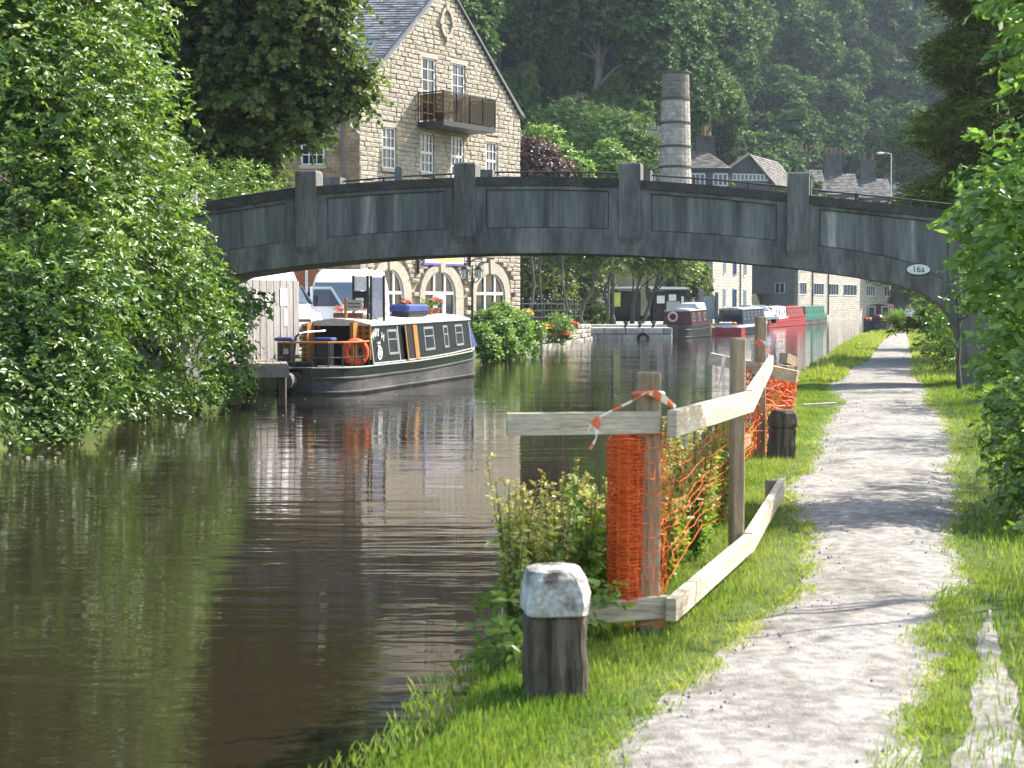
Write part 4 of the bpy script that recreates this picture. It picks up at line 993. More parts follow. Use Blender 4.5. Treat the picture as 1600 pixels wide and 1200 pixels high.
for px, lx, h, r in ((572 + 8, -.45, .36, .07), (637, -.4, .34, .075)):
    ly = bu(px, lx); c = bw(lx, ly, rt(lx, ly)); po = thing('stove_chimney', 'short black stove chimney on the narrowboat roof ' + ('beside the blue box' if px > 600 else 'near the cabin doors'), 'chimney', c)
    MB().lathe(c, [(r * 1.3, 0), (r * 1.3, .03), (r, .04), (r, h)], n=12).build('pipe', m_iron, po)
    MB().lathe(c + Vector((0, 0, h)), [(r * 1.25, 0), (r * 1.25, .03), (r * .9, .05)], n=12).build('cap', m_alu, po)
for lx, ly, s3, a, lab in ((.3, .9, (.5, .5, .07), .3, 'crumpled grey sheet and poles on the narrowboat roof by the name panel'),):
    c = bw(lx, ly, rt(lx, ly)); po = thing('folded_sheet', lab, 'sheet', c)
    MB().bevbox(c + Vector((0, 0, .04)), s3, .03, rz=a).build('sheet', m_grey, po)
    for k in range(4): MB().tube([c + BU * (-.5 + .1 * k) + BRt * (-.2 + .1 * k) + Vector((0, 0, .1)), c + BU * (1.4 - .2 * k) + BRt * (.1 * k - .1) + Vector((0, 0, .1 + .02 * k))], .02, n=5).build('pole', M('bleached_pole', [(.4, .36, .3), (.5, .46, .4)]), po)
c = bw(-.25, 4.9, rt(-.25, 4.9)); po = thing('roof_bundle', 'heap of white canvas bundles on the narrowboat roof between the pots', 'bundle', c)
for k in range(4): MB().ball(c + BU * (k * .3 - .4) + Vector((RNG.uniform(-.1, .1), 0, .09)), (.16, .17, .11)).build('bundle', m_white, po, smooth=True)
# notice boards standing on the roof by the doors
c = bw(.12, .5, 1.66); nb = thing('board_stand', 'tall black framed stand of white and green notices behind the narrowboat doors', 'sign stand', c)
for k, x in enumerate((-.36, 0.02, .1, .44)): MB().bar(c + BRt * (x + .25), c + BRt * (x + .25) + Vector((0, 0, 1.12)), .05, .05, up=BU).build('frame', m_iron, nb)
MB().prism([c + BRt * (.25 - .34) + Vector((0, 0, .75)), c + BRt * (.25 + 0) + Vector((0, 0, .75)), c + BRt * .25 + Vector((0, 0, 1.1)), c + BRt * (.25 - .34) + Vector((0, 0, 1.1))], BU * .02).build('notice', m_white, nb)
MB().prism([c + BRt * (-.09) + Vector((0, 0, .3)), c + BRt * .25 + Vector((0, 0, .3)), c + BRt * .25 + Vector((0, 0, .74)), c + BRt * -.09 + Vector((0, 0, .74))], BU * .02).build('green_board', m_green, nb)
for z in (.38, .5): MB().prism([c + BRt * (-.05) + Vector((0, 0, z)) - BU * .006, c + BRt * .16 + Vector((0, 0, z)) - BU * .006, c + BRt * .16 + Vector((0, 0, z + .07)) - BU * .006, c + BRt * -.05 + Vector((0, 0, z + .07)) - BU * .006], BU * .004).build('label', m_white, nb)
MB().prism([c + BRt * .36 + Vector((0, 0, .1)), c + BRt * .68 + Vector((0, 0, .1)), c + BRt * .68 + Vector((0, 0, 1.08)), c + BRt * .36 + Vector((0, 0, 1.08))], BU * .02).build('notice', m_ban, nb)
c = bw(.3, -.2, 1.68); nb = thing('painted_sign', 'small white lettered board on a post above the narrowboat doors', 'sign', c)
MB().bar(c + BRt * -.22, c + BRt * -.22 + Vector((0, 0, .55)), .07, .05, up=BU).build('post', m_wood, nb)
MB().prism([c + BRt * -.2 + Vector((0, 0, .24)), c + BRt * .22 + Vector((0, 0, .24)), c + BRt * .22 + Vector((0, 0, .5)), c + BRt * -.2 + Vector((0, 0, .5))], BU * -.02).build('board', m_cream, nb)
for z in (.31, .39): MB().prism([c + BRt * -.15 + BU * -.024 + Vector((0, 0, z)), c + BRt * .17 + BU * -.024 + Vector((0, 0, z)), c + BRt * .17 + BU * -.024 + Vector((0, 0, z + .04)), c + BRt * -.15 + BU * -.024 + Vector((0, 0, z + .04))], BU * -.003).build('writing', m_lead, nb)

# far narrowboats
def far_boat(px, depth, heading, label, L, mats, wn, stern=1.6, cab=None, group=None, **kw):
    X = (px - 800) / F_PX * depth; h = Vector((heading[0], heading[1], 0)).normalized()
    rt_ = thing('narrowboat', label, 'narrowboat', (X, depth, WATER), rz=math.atan2(-h.x, h.y), world=False)
    cab = cab or (0, L - stern - 2.8)
    ws = [(cab[0] + (cab[1] - cab[0]) * (k + .5) / wn, .55, .3, .85) for k in range(wn)]
    if kw.pop('flip', False):
        pass
    narrowboat(rt_, L, stern, mats[0], mats[1], mats[2], mats[3], mats[4], ws, cab=cab, **kw)
    return rt_
m_maroon = M('maroon_paint', [(.05, .010, .013), (.075, .016, .02)], scale=2, rough=.3, coat=.4)
m_navy = M('navy_paint', [(.025, .035, .06), (.035, .05, .08)], scale=2, rough=.3, coat=.4)
m_red = M('red_paint', [(.30, .04, .045), (.36, .06, .065)], scale=2, rough=.35, coat=.3)
m_midgreen = M('mid_green_paint', [(.03, .16, .11), (.04, .2, .14)], scale=2, rough=.35, coat=.3)
m_greyroof = M('grey_roof_paint', [(.3, .32, .33), (.42, .44, .45)], scale=2, rough=.5)
b = far_boat(1058, 97, (.3, .95), 'maroon and black narrowboat moored stern-on at the stone quay', 9.5, (m_black, m_black, m_maroon, m_greyroof, m_black), 3, stern=1.0, gun=.75, roofz=1.85)
b2 = far_boat(1141, 110, (.30, .95), 'navy narrowboat with a red and white stern lying beyond the maroon boat', 15, (m_black, m_white, m_navy, m_greyroof, m_black), 6, stern=1.5, gun=.7, roofz=1.9)
MB().loft([[(x * 1.02, y, z) for x, y, z in ((-1.0, -1.6, -.1), (1.0, -1.6, -.1), (1.05, -1.58, .44), (-1.05, -1.58, .44))], [(-1.09, -.2, -.1), (1.09, -.2, -.1), (1.1, -.2, .44), (-1.1, -.2, .44)]], cap=True).build('red_stern', m_red, b2, world=False)
mb = MB(); mb.prism([(-.86, -.08, .8), (.86, -.08, .8), (.78, -.05, 1.75), (-.78, -.05, 1.75)], (0, .03, 0)); mb.build('stern_window', m_glass, b2, world=False)
for x in (-.84, 0, .84): MB().bar((x * .97, -.1, .78), (x * .9, -.07, 1.78), .07, .05, up=(0, 1, 0)).build('window_post', m_navy, b2, world=False)
for k in range(4): MB().ball((-.5 + .3 * k, -.9, .78), (.2, .2, .1)).build('stern_bundle', [m_white, m_ban, m_white, m_flow2][k], b2, smooth=True, world=False)
b3 = far_boat(1192, 143, (.33, .94), 'white narrowboat with a red hull moored between navy and red boats', 12, (m_red, m_red, m_white, m_greyroof, m_white), 5, gun=.75, roofz=1.95)
b4 = far_boat(1216, 152, (.36, .93), 'all red narrowboat moored between white and green boats', 13, (m_red, m_red, m_red, m_red, m_maroon), 5, gun=.8, roofz=1.95)
b5 = far_boat(1245, 163, (.38, .92), 'green narrowboat with a black hull moored farthest along by the long mill', 15, (m_hullblk, m_midgreen, m_midgreen, m_midgreen, m_midgreen), 6, gun=.75, roofz=2.0)
MB().bbox((-.8, -.06, .8), (.8, -.02, 1.75)).build('red_doors', m_red, b5, world=False)
b6 = far_boat(1372, 117, (.27, .96), 'dark red narrowboat with cream framed windows moored at the towpath bank', 14, (m_hullblk, m_hullblk, m_maroon, m_maroon, m_red), 4, stern=2.2, gun=.9, roofz=2.15)
for sg in (-1, 1):
    wo = MB().bbox((sg * .5 - .3, -.1, 1.0), (sg * .5 + .3, -.03, 2.0)).build('cabin_door', m_cream, b6, world=False)
    MB().bbox((sg * .5 - .2, -.12, 1.2), (sg * .5 + .2, -.09, 1.9)).build('pane', m_glass, wo, world=False)
for k, x in enumerate((-.9, -.6, .55, .9)): MB().ball((x, -.8, 1.0), (.16, .16, .14)).build('flower_tub', [m_flow, m_flow2, m_flow, m_flow2][k], b6, smooth=True, world=False)
MB().ball((0, -1.7, 1.05), (.45, .4, .35)).build('tarpaulin', m_maroon, b6, smooth=True, world=False)
m_ring2 = M('faded_lifebuoy', [(.55, .42, .40), (.5, .35, .33)], rough=.7)
q = Vector((-.25, -.15, 1.32)); MB().torus(q, .27, .07, axis=(0, 1, 0)).build('lifebuoy', m_ring2, b, smooth=True, world=False)
mb = MB(); mb.loft([[(-.75, 6.0, 1.85), (.75, 6.0, 1.85), (.6, 6.0, 2.25), (-.6, 6.0, 2.25)], [(-.75, 3.2, 1.85), (.75, 3.2, 1.85), (.5, 3.4, 2.15), (-.5, 3.4, 2.15)]], cap=True); mb.build('canvas_hood', m_greyroof, b, world=False)

# ================================================================== jetty, board fence, vans
m_grey_wood = M('weathered_boards', [(.20, .18, .168), (.27, .25, .235), (.33, .31, .295)], scale=1.6, rough=.9, bump=.4, bscale=10, stretch=(5, 5, .5), rand=.10)
m_deckwood = M('jetty_planks', [(.26, .22, .18), (.38, .34, .29)], scale=2, rough=.9, bump=.3, stretch=(1, 6, 1), rand=.3)
JZ = .28; jA = Vector((-7.1, 33.4, JZ)); jB = Vector((-4.95, 35.3, JZ))
jt = thing('jetty', 'low timber jetty at the stern of the green narrowboat', 'jetty', (-6.0, 34.5, WATER))
jd = (Vector((-5.25, 36.4, 0)) - Vector((-6.75, 34.3, 0))); jd = Vector((.985, .17, 0)); jn = Vector((-.17, .985, 0))
J0 = Vector((-7.3, 33.95, 0))
for k in range(15):
    a = J0 + jd * (.16 * k); MB().bevbox((a.x + jn.x * 1.3, a.y + jn.y * 1.3, JZ), (.15, 2.6, .05), .006, rz=math.atan2(jd.y, jd.x)).build('plank', m_deckwood, jt)
MB().bar(J0 - jd * .1 + Vector((0, 0, JZ - .16)), J0 + jd * 2.35 + Vector((0, 0, JZ - .16)), .07, .26).build('fascia', m_grey_wood, jt)
for k in (.3, 1.2, 2.2): MB().bevbox((J0 + jd * k + Vector((0, 0, -.35)) + jn * .12), (.16, .16, 1.1), .01).build('leg', m_bark, jt)
c = J0 + jd * 1.25 + jn * .2; MB().bevbox((c.x, c.y, JZ + .22), (.13, .13, .42), .015).build('mooring_post', m_bark, jt)
rp = MB(); rp.tube([c + Vector((0, 0, JZ + .1)), c + jd * .5 + Vector((0, 0, JZ - .1)), bw(-.8, -1.9, .7)], .014, n=5); rp.tube([c + Vector((0, 0, JZ + .15)), c + jd * .6 + Vector((0, 0, JZ - .25)), bw(-.6, -2.1, .68)], .014, n=5)
tag(rp.build('mooring_rope', m_dark), 'dark mooring ropes sagging between the jetty post and the narrowboat', 'rope')
# fence of upright boards
fA, fB = Vector((-6.3, 35.6, 0)), Vector((-5.4, 38.4, 0)); fL = (fB - fA).length; fe = (fB - fA).normalized(); fn = Vector((fe.y, -fe.x, 0)); frz = math.atan2(fe.y, fe.x)
fc = thing('board_fence', 'weathered grey fence of upright boards with paper notices behind the jetty', 'fence', (fA + fB) / 2 + Vector((0, 0, .3)))
x = -1.2; kb = 0
while x < fL:
    w = RNG.uniform(.16, .2); kb += 1; t = 2.2 + RNG.uniform(-.02, .02)
    MB().bevbox(fA + fe * (x + w / 2) + Vector((0, 0, (t + .3) / 2)) + fn * (.014 * (kb % 2) + RNG.uniform(0, .006)), (w + .006, .022, t - .3), .004, rz=frz).build('board', m_grey_wood, fc)
    x += w
for z in (.6, 1.25, 1.9): MB().bar(fA + fe * -1.2 + Vector((0, 0, z)) - fn * .04, fB + Vector((0, 0, z)) - fn * .04, .05, .09).build('rail', m_grey_wood, fc)
for (s, z, w, h) in ((.75, 1.75, .16, .42), (1.35, 1.62, .26, .52), (2.2, 1.8, .36, .42), (2.3, 1.3, .16, .42), (.2, 1.1, .2, .3)):
    MB().box(fA + fe * s + Vector((0, 0, z)) + fn * .035, (w, .006, h), rz=frz).build('notice', m_white, fc)
for (s, z) in ((.5, 1.85), (1.7, 1.8), (.5, 1.15), (2.0, .75)): MB().box(fA + fe * s + Vector((0, 0, z)) + fn * .04, (.03, .012, .25), rz=frz).build('hinge', m_iron, fc)
m_van = M('white_van_paint', [(.78, .79, .80), (.72, .73, .75)], scale=1, rough=.25, coat=.6, fine=.04)
m_plastic = M('dark_plastic', [(.03, .03, .032), (.05, .05, .052)], scale=5, rough=.6)
m_tyre = M('tyre_rubber', [(.02, .02, .02), (.035, .035, .035)], scale=10, rough=.9)
m_lamp = M('headlamp', [(.5, .52, .55), (.7, .72, .75)], scale=9, rough=.1, spec=.8)
m_wind = glass_dark('windscreen_glass', (.05, .07, .10), .04)
def van(pos, rz, label, door_open=False):
    """local: x across, y forward is -y (front faces -y), z up"""
    t = thing('white_van', label, 'van', pos, rz=rz, world=False)
    def ring(y, hw, zl, zt, tw, r=.12):              # rounded section: width tapers to tw at top
        pts = []
        for sg in (1, -1):
            q = [(hw * .96, zl), (hw, zl + .12), (hw, zl + (zt - zl) * .45), (hw * .5 + tw * .5 + .03, zt - (zt - zl) * .25), (tw, zt - r), (tw - r * .35, zt - r * .3), (tw - r, zt)]
            pts += [(sg * a, y, b) for a, b in (q if sg == 1 else q[::-1])]
        return pts
    sect = [(-2.62, .82, .35, .78, .74), (-2.72, .86, .32, .72, .8), (-2.55, .94, .28, .98, .82), (-2.2, .98, .26, 1.1, .86), (-1.72, .99, .26, 1.25, .88), (-1.3, .99, .26, 1.66, .84), (-.98, .99, .26, 1.98, .8), (-.7, .99, .26, 2.28, .8), (-.2, .99, .26, 2.42, .8), (1.0, .99, .26, 2.44, .82), (2.6, .98, .26, 2.42, .82), (2.78, .94, .3, 2.34, .78)]
    MB().loft([ring(*s_) for s_ in sorted(sect[1:], key=lambda s_: s_[0])], cap=True).build('body', m_van, t, smooth=False, world=False)
    def on(y, out):                                   # bonnet / screen surface height
        return np.interp(y, [-1.72, -1.3, -.98, -.7], [1.25, 1.66, 1.98, 2.28]) + out
    MB().loft([[(x * k, y, on(y, .02)) for x, k in ((-1, w), (-.5, w), (0, w), (.5, w), (1, w))] for y, w in ((-1.66, .80), (-1.3, .77), (-.98, .73))], closed=False).build('windscreen', m_wind, t, world=False)
    MB().tube([(-.5, -1.7, 1.31), (.1, -1.62, 1.36)], .012, n=5).build('wiper', m_black, t, world=False)
    MB().tube([(.1, -1.7, 1.31), (.65, -1.62, 1.36)], .012, n=5).build('wiper', m_black, t, world=False)
    MB().bevbox((0, -2.68, .5), (1.86, .26, .34), .06).build('bumper', m_plastic, t, world=False)
    MB().bevbox((0, -2.6, .82), (.9, .12, .16), .03).build('grille', m_plastic, t, world=False)
    MB().box((0, -2.83, .48), (.5, .02, .12)).build('number_plate', m_cream, t, world=False)
    for sg in (-1, 1):
        MB().loft([[(sg * .55, -2.62, .78), (sg * .9, -2.45, .78), (sg * .93, -2.2, 1.06), (sg * .66, -2.4, 1.02)], [(sg * .55, -2.58, .78), (sg * .86, -2.42, .78), (sg * .9, -2.17, 1.06), (sg * .66, -2.36, 1.02)]], cap=True).build('headlight', m_lamp, t, world=False)
        mi = MB().bevbox((sg * 1.17, -1.42, 1.42), (.24, .16, .36), .05).build('wing_mirror', m_plastic, t, world=False)
        MB().prism([(sg * .985, -1.5, 1.32), (sg * .985, -.5, 1.32), (sg * .9, -.5, 1.85), (sg * .9, -.95, 1.85)], (sg * .02, 0, 0)).build('side_window', m_wind, t, world=False)
        for yw in (-1.75, 1.6):
            wh = MB().tube([(sg * .78, yw, .33), (sg * 1.0, yw, .33)], .33, n=18).build('wheel', m_tyre, t, world=False)
            MB().tube([(sg * .99, yw, .33), (sg * 1.012, yw, .33)], .2, n=12).build('rim', m_alu, wh, world=False)
            MB().torus((sg * .99, yw, .34), .38, .04, axis=(1, 0, 0), n=18, k=6).build('wheel_arch', m_plastic, t, world=False)
        MB().bbox((sg * .985, -.6, .62), (sg * 1.0, 2.4, .74)).build('side_strip', m_plastic, t, world=False)
    if door_open:
        dd = MB().prism([(1.0, -1.4, .45), (1.85, -1.75, .45), (1.85, -1.75, 1.3), (1.55, -1.63, 1.82), (1.0, -1.4, 1.82)], (.0, .06, 0)).build('open_door', m_van, t, world=False)
        MB().prism([(1.05, -1.44, 1.25), (1.78, -1.74, 1.25), (1.5, -1.63, 1.74), (1.05, -1.44, 1.74)], (0, -.012, 0)).build('pane', m_wind, dd, world=False)
    return t
van((-5.35, 49.2, YARD + .02), -.1, 'white high-roofed van facing the canal in front of the stone arches')
van((-7.4, 45.2, YARD + .02), .55, 'white van with its driver door open standing behind the board fence', True)

# ================================================================== lamp post, railings, quay, wharf
c = Vector(((738 - 800) / F_PX * 56, 56, YARD))
lp = thing('lamp_post', 'black iron lamp post with three lanterns in front of the arches', 'lamp post', c)
LH = 1.6 + (477 - 436) / F_PX * 56 - YARD
MB().lathe(c, [(.14, 0), (.14, .3), (.08, .45), (.05, .6), (.04, LH - .2), (.05, LH - .15), (.02, LH + .5)], n=10).build('pole', m_iron, lp)
m_lantern = glass_dark('lantern_glass', (.45, .45, .42), .1)
for k in range(3):
    a = 2.1 * k + .4; q = c + Vector((.27 * math.cos(a), .27 * math.sin(a), LH)) if k < 2 else c + Vector((-.27, .1, LH))
    MB().tube([c + Vector((0, 0, LH - .1)), c.lerp(q, .6) + Vector((0, 0, LH * .4 - .12)), q], .02, n=6).build('arm', m_iron, lp)
    hd = MB().lathe(q, [(.03, 0), (.09, .05), (.14, .34)], n=6).build('lantern', m_lantern, lp)
    MB().lathe(q + Vector((0, 0, .34)), [(.18, 0), (.12, .1), (.03, .16), (.03, .24)], n=6).build('cap', m_iron, hd)
    mbx = MB()
    for j in range(6):
        an = 2 * math.pi * j / 6; mbx.tube([q + Vector((.09 * math.cos(an), .09 * math.sin(an), .05)), q + Vector((.145 * math.cos(an), .145 * math.sin(an), .34))], .012, n=4)
    mbx.build('glazing_bars', m_iron, hd)
# retaining wall with flowers, iron railing on it
m_rubble = M('rubble_stone', [(.15, .135, .11), (.27, .25, .21), (.36, .34, .30)], scale=3, rough=.95, bump=.7, rand=.4)
WA, WB = Vector((.25, 69, 0)), Vector((4.5, 92.4, 0))
rw = thing('canal_wall', 'low rubble stone wall at the water edge below the iron railing', 'wall', (WA + WB) / 2 + Vector((0, 0, WATER)))
we = (WB - WA).normalized(); wl_ = (WB - WA).length
for zi in range(4):
    x = 0
    while x < wl_:
        w = RNG.uniform(.7, 1.5); MB().bevbox(WA + we * (x + w / 2) + Vector((0, 0, WATER - .1 + .26 * zi + .13)) + Vector((we.y, -we.x, 0)) * RNG.uniform(-.06, .06), (w - .04, .5, .25), .05, rz=math.atan2(we.y, we.x)).build('stone', m_rubble, rw)
        x += w
ri = thing('iron_railing', 'black iron railing with ball-topped posts along the wharf edge', 'railing', D(858, 508, 82))
RA, RB = D(803, 508, 74), D(906, 508, 92); rz0 = .72; RA.z = RB.z = rz0
nn = 11
for k in range(nn):
    q = RA.lerp(RB, k / (nn - 1)); MB().tube([q - Vector((0, 0, .3)), q + Vector((0, 0, 1.1))], .055, n=6).build('post', m_iron, ri)
    MB().ball(q + Vector((0, 0, 1.16)), .09, n=8, k=6).build('ball', m_iron, ri, smooth=True)
for z in (.25, .6, .95): MB().tube([RA + Vector((0, 0, z)), RB + Vector((0, 0, z))], .03, n=6).build('rail', m_iron, ri)
# quay of large blocks
m_quay = M('quay_stone', [(.30, .27, .22), (.42, .39, .33), (.5, .47, .41)], scale=2, rough=.95, bump=.4, rand=.3)
qa = thing('quay', 'projecting stone quay with iron mooring bollards', 'quay', (6.5, 94, WATER))
QY = 93.2
for zi, (z0, z1) in enumerate(((-.7, -.16), (-.155, .22))):
    x = 4.1
    while x < 9.7:
        w = RNG.uniform(1.0, 1.6); w = min(w, 9.75 - x) if 9.75 - x - w > .3 else 9.75 - x
        MB().bevbox((x + w / 2, QY + 1.5 + .04 * (1 - zi), (z0 + z1) / 2), (w - .03, 3.0, z1 - z0), .05).build('block', m_quay, qa); x += w
m_paving = M('wharf_paving', [(.36, .34, .30), (.46, .44, .40)], scale=1, rough=.95, fine=.2)
MB().prism([(3.2, QY + 3, -.6), (9.72, QY + 3, -.6), (9.9, QY + 9, -.6), (11.0, 110, -.6), (13.6, 119.5, -.6), (3, 119.5, -.6)], (0, 0, .98)).build('paving', m_paving, qa)
MB().bbox((4.12, QY + .03, .2), (9.72, QY + 2.98, .232)).build('coping', m_paving, qa)
for i_, px in enumerate((978, 1000, 1021)):
    q = Vector(((px - 800) / F_PX * (QY + 1.2), QY + 1.2, .232)); bo_ = thing('mooring_bollard', 'small black iron mooring bollard on the stone quay', 'bollard', q, group='iron bollards on the quay')
    MB().lathe(q, [(.16, 0), (.12, .05), (.09, .22), (.17, .3), (.17, .36), (.05, .4)], n=10).build('bollard', m_iron, bo_)
ty = D(1005, 529, QY - .1); tag(MB().torus(ty, .3, .09, axis=(.2, 1, 0)).build('tyre_fender', m_tyre, smooth=True), 'old black tyre hung against the quay face as a fender', 'tyre')
# sheds
m_shed = M('dark_stained_boards', [(.022, .018, .016), (.045, .037, .032)], scale=2, rough=.85, stretch=(5, 5, .5), rand=.3)
m_felt = M('roof_felt', [(.09, .09, .09), (.14, .14, .14)], scale=3, rough=.9)
def shed(x0, x1, ytop, depth, label, notices, gable=False):
    a, b = (x0 - 800) / F_PX * depth, (x1 - 800) / F_PX * depth; zt = 1.6 + (477 - ytop) / F_PX * depth
    t = thing('timber_shed', label, 'shed', ((a + b) / 2, depth, .2)); x = a
    while x < b - .02:
        w = min(.3, b - x); MB().bbox((x, depth - .02 - .006 * (int(x * 10) % 2), .2), (x + w - .012, depth + .06, zt)).build('board', m_shed, t); x += w
    MB().bbox((a, depth + .07, .2), (b, depth + 2.4, zt - .02)).build('wall', m_shed, t)
    if gable: MB().prism([(a - .25, depth - .3, zt), (b + .25, depth - .3, zt), ((a + b) / 2, depth - .3, zt + .55)], (0, 3, 0)).build('roof', m_felt, t)
    else: MB().prism([(a - .2, depth - .35, zt + .1), (a - .2, depth + 2.6, zt + .35), (a - .2, depth + 2.6, zt + .45), (a - .2, depth - .35, zt + .2)], (b - a + .4, 0, 0)).build('roof', m_felt, t)
    for (p, q, r, s_, mt) in notices:
        w0, w1 = (p - 800) / F_PX * depth, (q - 800) / F_PX * depth; z0, z1 = 1.6 + (477 - s_) / F_PX * depth, 1.6 + (477 - r) / F_PX * depth
        MB().bbox((w0, depth - .07, z0), (w1, depth - .03, z1)).build('notice', mt, t)
    return t
m_limey = M('lime_poster', [(.62, .66, .12), (.5, .55, .1)], rough=.7); m_map = M('map_board', [(.45, .47, .45), (.62, .62, .58), (.3, .42, .4)], scale=2, rough=.6)
shed(920, 1001, 455, 117, 'dark shed with a map board and a lime yellow poster behind the quay', [(922, 952, 458, 476, m_map), (959.5, 969, 457, 479, m_limey)], False)
shed(1020, 1070, 456, 117, 'dark shed with white notices and a cream board behind the maroon boat', [(1026, 1038, 462, 474, m_white), (1044.5, 1056, 460, 470, m_white), (1041, 1062, 471, 490, m_cream), (1064, 1068, 463, 474, m_white)], False)
# stone pier and white doors beside the shed
pr = thing('gate_pier', 'stone gate pier and pale doors between shed and stone cottage', 'gate', ((1100 - 800) / F_PX * 120, 120, .2))
MB().bbox((((1090 - 800) / F_PX * 120), 120, .2), ((1099 - 800) / F_PX * 120, 120.6, 2.9)).build('pier', m_rubble, pr)
MB().bbox((((1118 - 800) / F_PX * 120), 120, .2), ((1122 - 800) / F_PX * 120, 120.6, 2.6)).build('pier', m_rubble, pr)
for k in range(4):
    a = (1099 + 4.75 * k - 800) / F_PX * 120; MB().bbox((a + .01, 120.2, .5), (a + .225, 120.26, 2.3)).build('door_board', m_greyroof, pr)
# ================================================================== far buildings
m_farstone = brickmat('far_coursed_stone', (.36, .32, .26), (.50, .46, .39), (.27, .24, .2), .7, .28, ms=.03, bump=.8)
m_shadestone = M('shaded_mill_stone', [(.30, .29, .27), (.38, .37, .34)], scale=.8, rough=.95, bump=.2)  # shade of the long mill's end wall, put into a greyer stone colour
m_darkstone = M('sooty_shaded_stone', [(.055, .053, .05), (.11, .105, .10)], scale=1.2, rough=.95, bump=.5, fine=.3)  # sooty stone; on the gabled house it also paints the gable's shade
m_stoneslate = M('stone_slates', [(.10, .092, .084), (.16, .148, .135), (.22, .205, .19)], scale=1.6, rough=.9, rand=.5, island=True)
def px(x, depth): return (x - 800) / F_PX * depth
def pz(y, depth): return D(800, y, depth).z
def slate_roof(t, A, B, Cc, Dd, name='roof', rows_=14, mat=None):
    """slope with eave A-B and ridge D-C, covered in overlapping courses"""
    A, B, Cc, Dd = map(Vector, (A, B, Cc, Dd)); mat = mat or m_stoneslate; mb = MB(); nrm = (B - A).cross(Dd - A).normalized(); nrm = nrm if nrm.z > 0 else -nrm
    mb.prism([A, B, Cc, Dd], nrm * -.15); o = mb.build(name, mat, t)
    mb = MB()
    for i in range(rows_):
        u0, u1 = i / rows_, min(1, (i + 1.2) / rows_); n = max(4, int((B - A).length / .6)); off = RNG.uniform(0, .5)
        for j in range(n):
            v0, v1 = max(0, (j + off - .5) / n), min(1, (j + off + .46) / n)
            P = lambda u, v, l: A.lerp(B, v).lerp(Dd.lerp(Cc, v), u) + nrm * l
            l = .06 + RNG.uniform(0, .04); mb.add([P(u0, v0, l), P(u0, v1, l), P(u1, v1, .01), P(u1, v0, .01), P(u0, v0, 0), P(u0, v1, 0)], [(0, 1, 2, 3), (4, 5, 1, 0)])
    s_ = mb.build('slates', mat, o); s_['kind'] = 'stuff'; return o
def far_window(t, W, s, z, w, h, lights=1, mat=m_frame):
    fr = MB()
    for k in range(lights + 1): fr.bar(W(s - w / 2 + w * k / lights, z, .03), W(s - w / 2 + w * k / lights, z + h, .03), .12, .1, up=(0, 1, 0))
    for zz in (z, z + h): fr.bar(W(s - w / 2, zz, .03), W(s + w / 2, zz, .03), .1, .12)
    o = fr.build('window', mat, t)
    for k in range(lights):
        a, b = s - w / 2 + w * k / lights, s - w / 2 + w * (k + 1) / lights
        MB().add([W(a, z, .02), W(b, z, .02), W(b, z + h, .02), W(a, z + h, .02)], [(0, 1, 2, 3)]).build('pane', m_glass, o)
def stack(t, c, w, d, z0, z1, pots, parent):
    o = MB().box((c[0], c[1], (z0 + z1) / 2), (w, d, z1 - z0)).box((c[0], c[1], z1 + .1), (w + .3, d + .3, .2)).build('chimney_stack', m_darkstone, parent)
    for k in range(pots):
        q = Vector((c[0] + (k - (pots - 1) / 2) * w / max(pots, 2) * 1.3 * .8, c[1], z1 + .2)); MB().lathe(q, [(.2, 0), (.16, .1), (.15, .8), (.2, .85), (.18, .95)], n=8).build('chimney_pot', m_clay, o)
# long mill at the water
mc = Vector((px(1246, 200), 200, 0)); m1 = Vector((69, 262, 0)); m0 = Vector((px(1170, 205), 205, 0))
MR = Wall((mc.x, mc.y), (m1.x, m1.y)); ML = Wall((m0.x, m0.y), (mc.x, mc.y))
mill = thing('long_mill', 'long pale stone mill with rows of mullioned windows at the water', 'building', (mc.x + 8, mc.y + 20, 0))
EZ = 10.5
mb = MB(); mb.prism([MR.P(0, -.9), MR.P(MR.L, -.9), MR.P(MR.L, EZ), MR.P(0, EZ)], -MR.n * .5); uv_wall(mb.build('wall', m_farstone, mill), MR.e)
mb = MB(); mb.prism([ML.P(0, -.5), ML.P(ML.L - .02, -.5), ML.P(ML.L - .02, EZ), ML.P(ML.L / 2, EZ + 3), ML.P(0, EZ)], -ML.n * .5); mb.build('gable_wall', m_shadestone, mill)
slate_roof(mill, MR.P(-.3, EZ, .3), MR.P(MR.L, EZ, .3), MR.P(MR.L, EZ + 3.2, -3.4), ML.P(ML.L / 2, EZ + 3.2, .3), rows_=8)
for xc, wd in ((1253, 13), (1279, 15), (1302, 15), (1328, 20), (1360, 14), (1390, 18), (1418, 16)):
    s0, s1 = MR.hit(xc - wd / 2, 447)[0], MR.hit(xc + wd / 2, 447)[0]; z0, z1 = 3.0, 4.6
    far_window(mill, MR.P, (s0 + s1) / 2, z0, s1 - s0, z1 - z0, 4); far_window(mill, MR.P, (s0 + s1) / 2, z0 + 3.1, s1 - s0, z1 - z0, 4)
s0 = ML.hit(1218.5, 447)[0]; far_window(mill, ML.P, s0, 3.2, 1.4, 1.3, 2)
for x in (1268, 1293):
    s, _ = MR.hit(x, 450); MB().tube([MR.P(s, .3, .15), MR.P(s, EZ, .15)], .1, n=6).build('drainpipe', m_iron, mill)
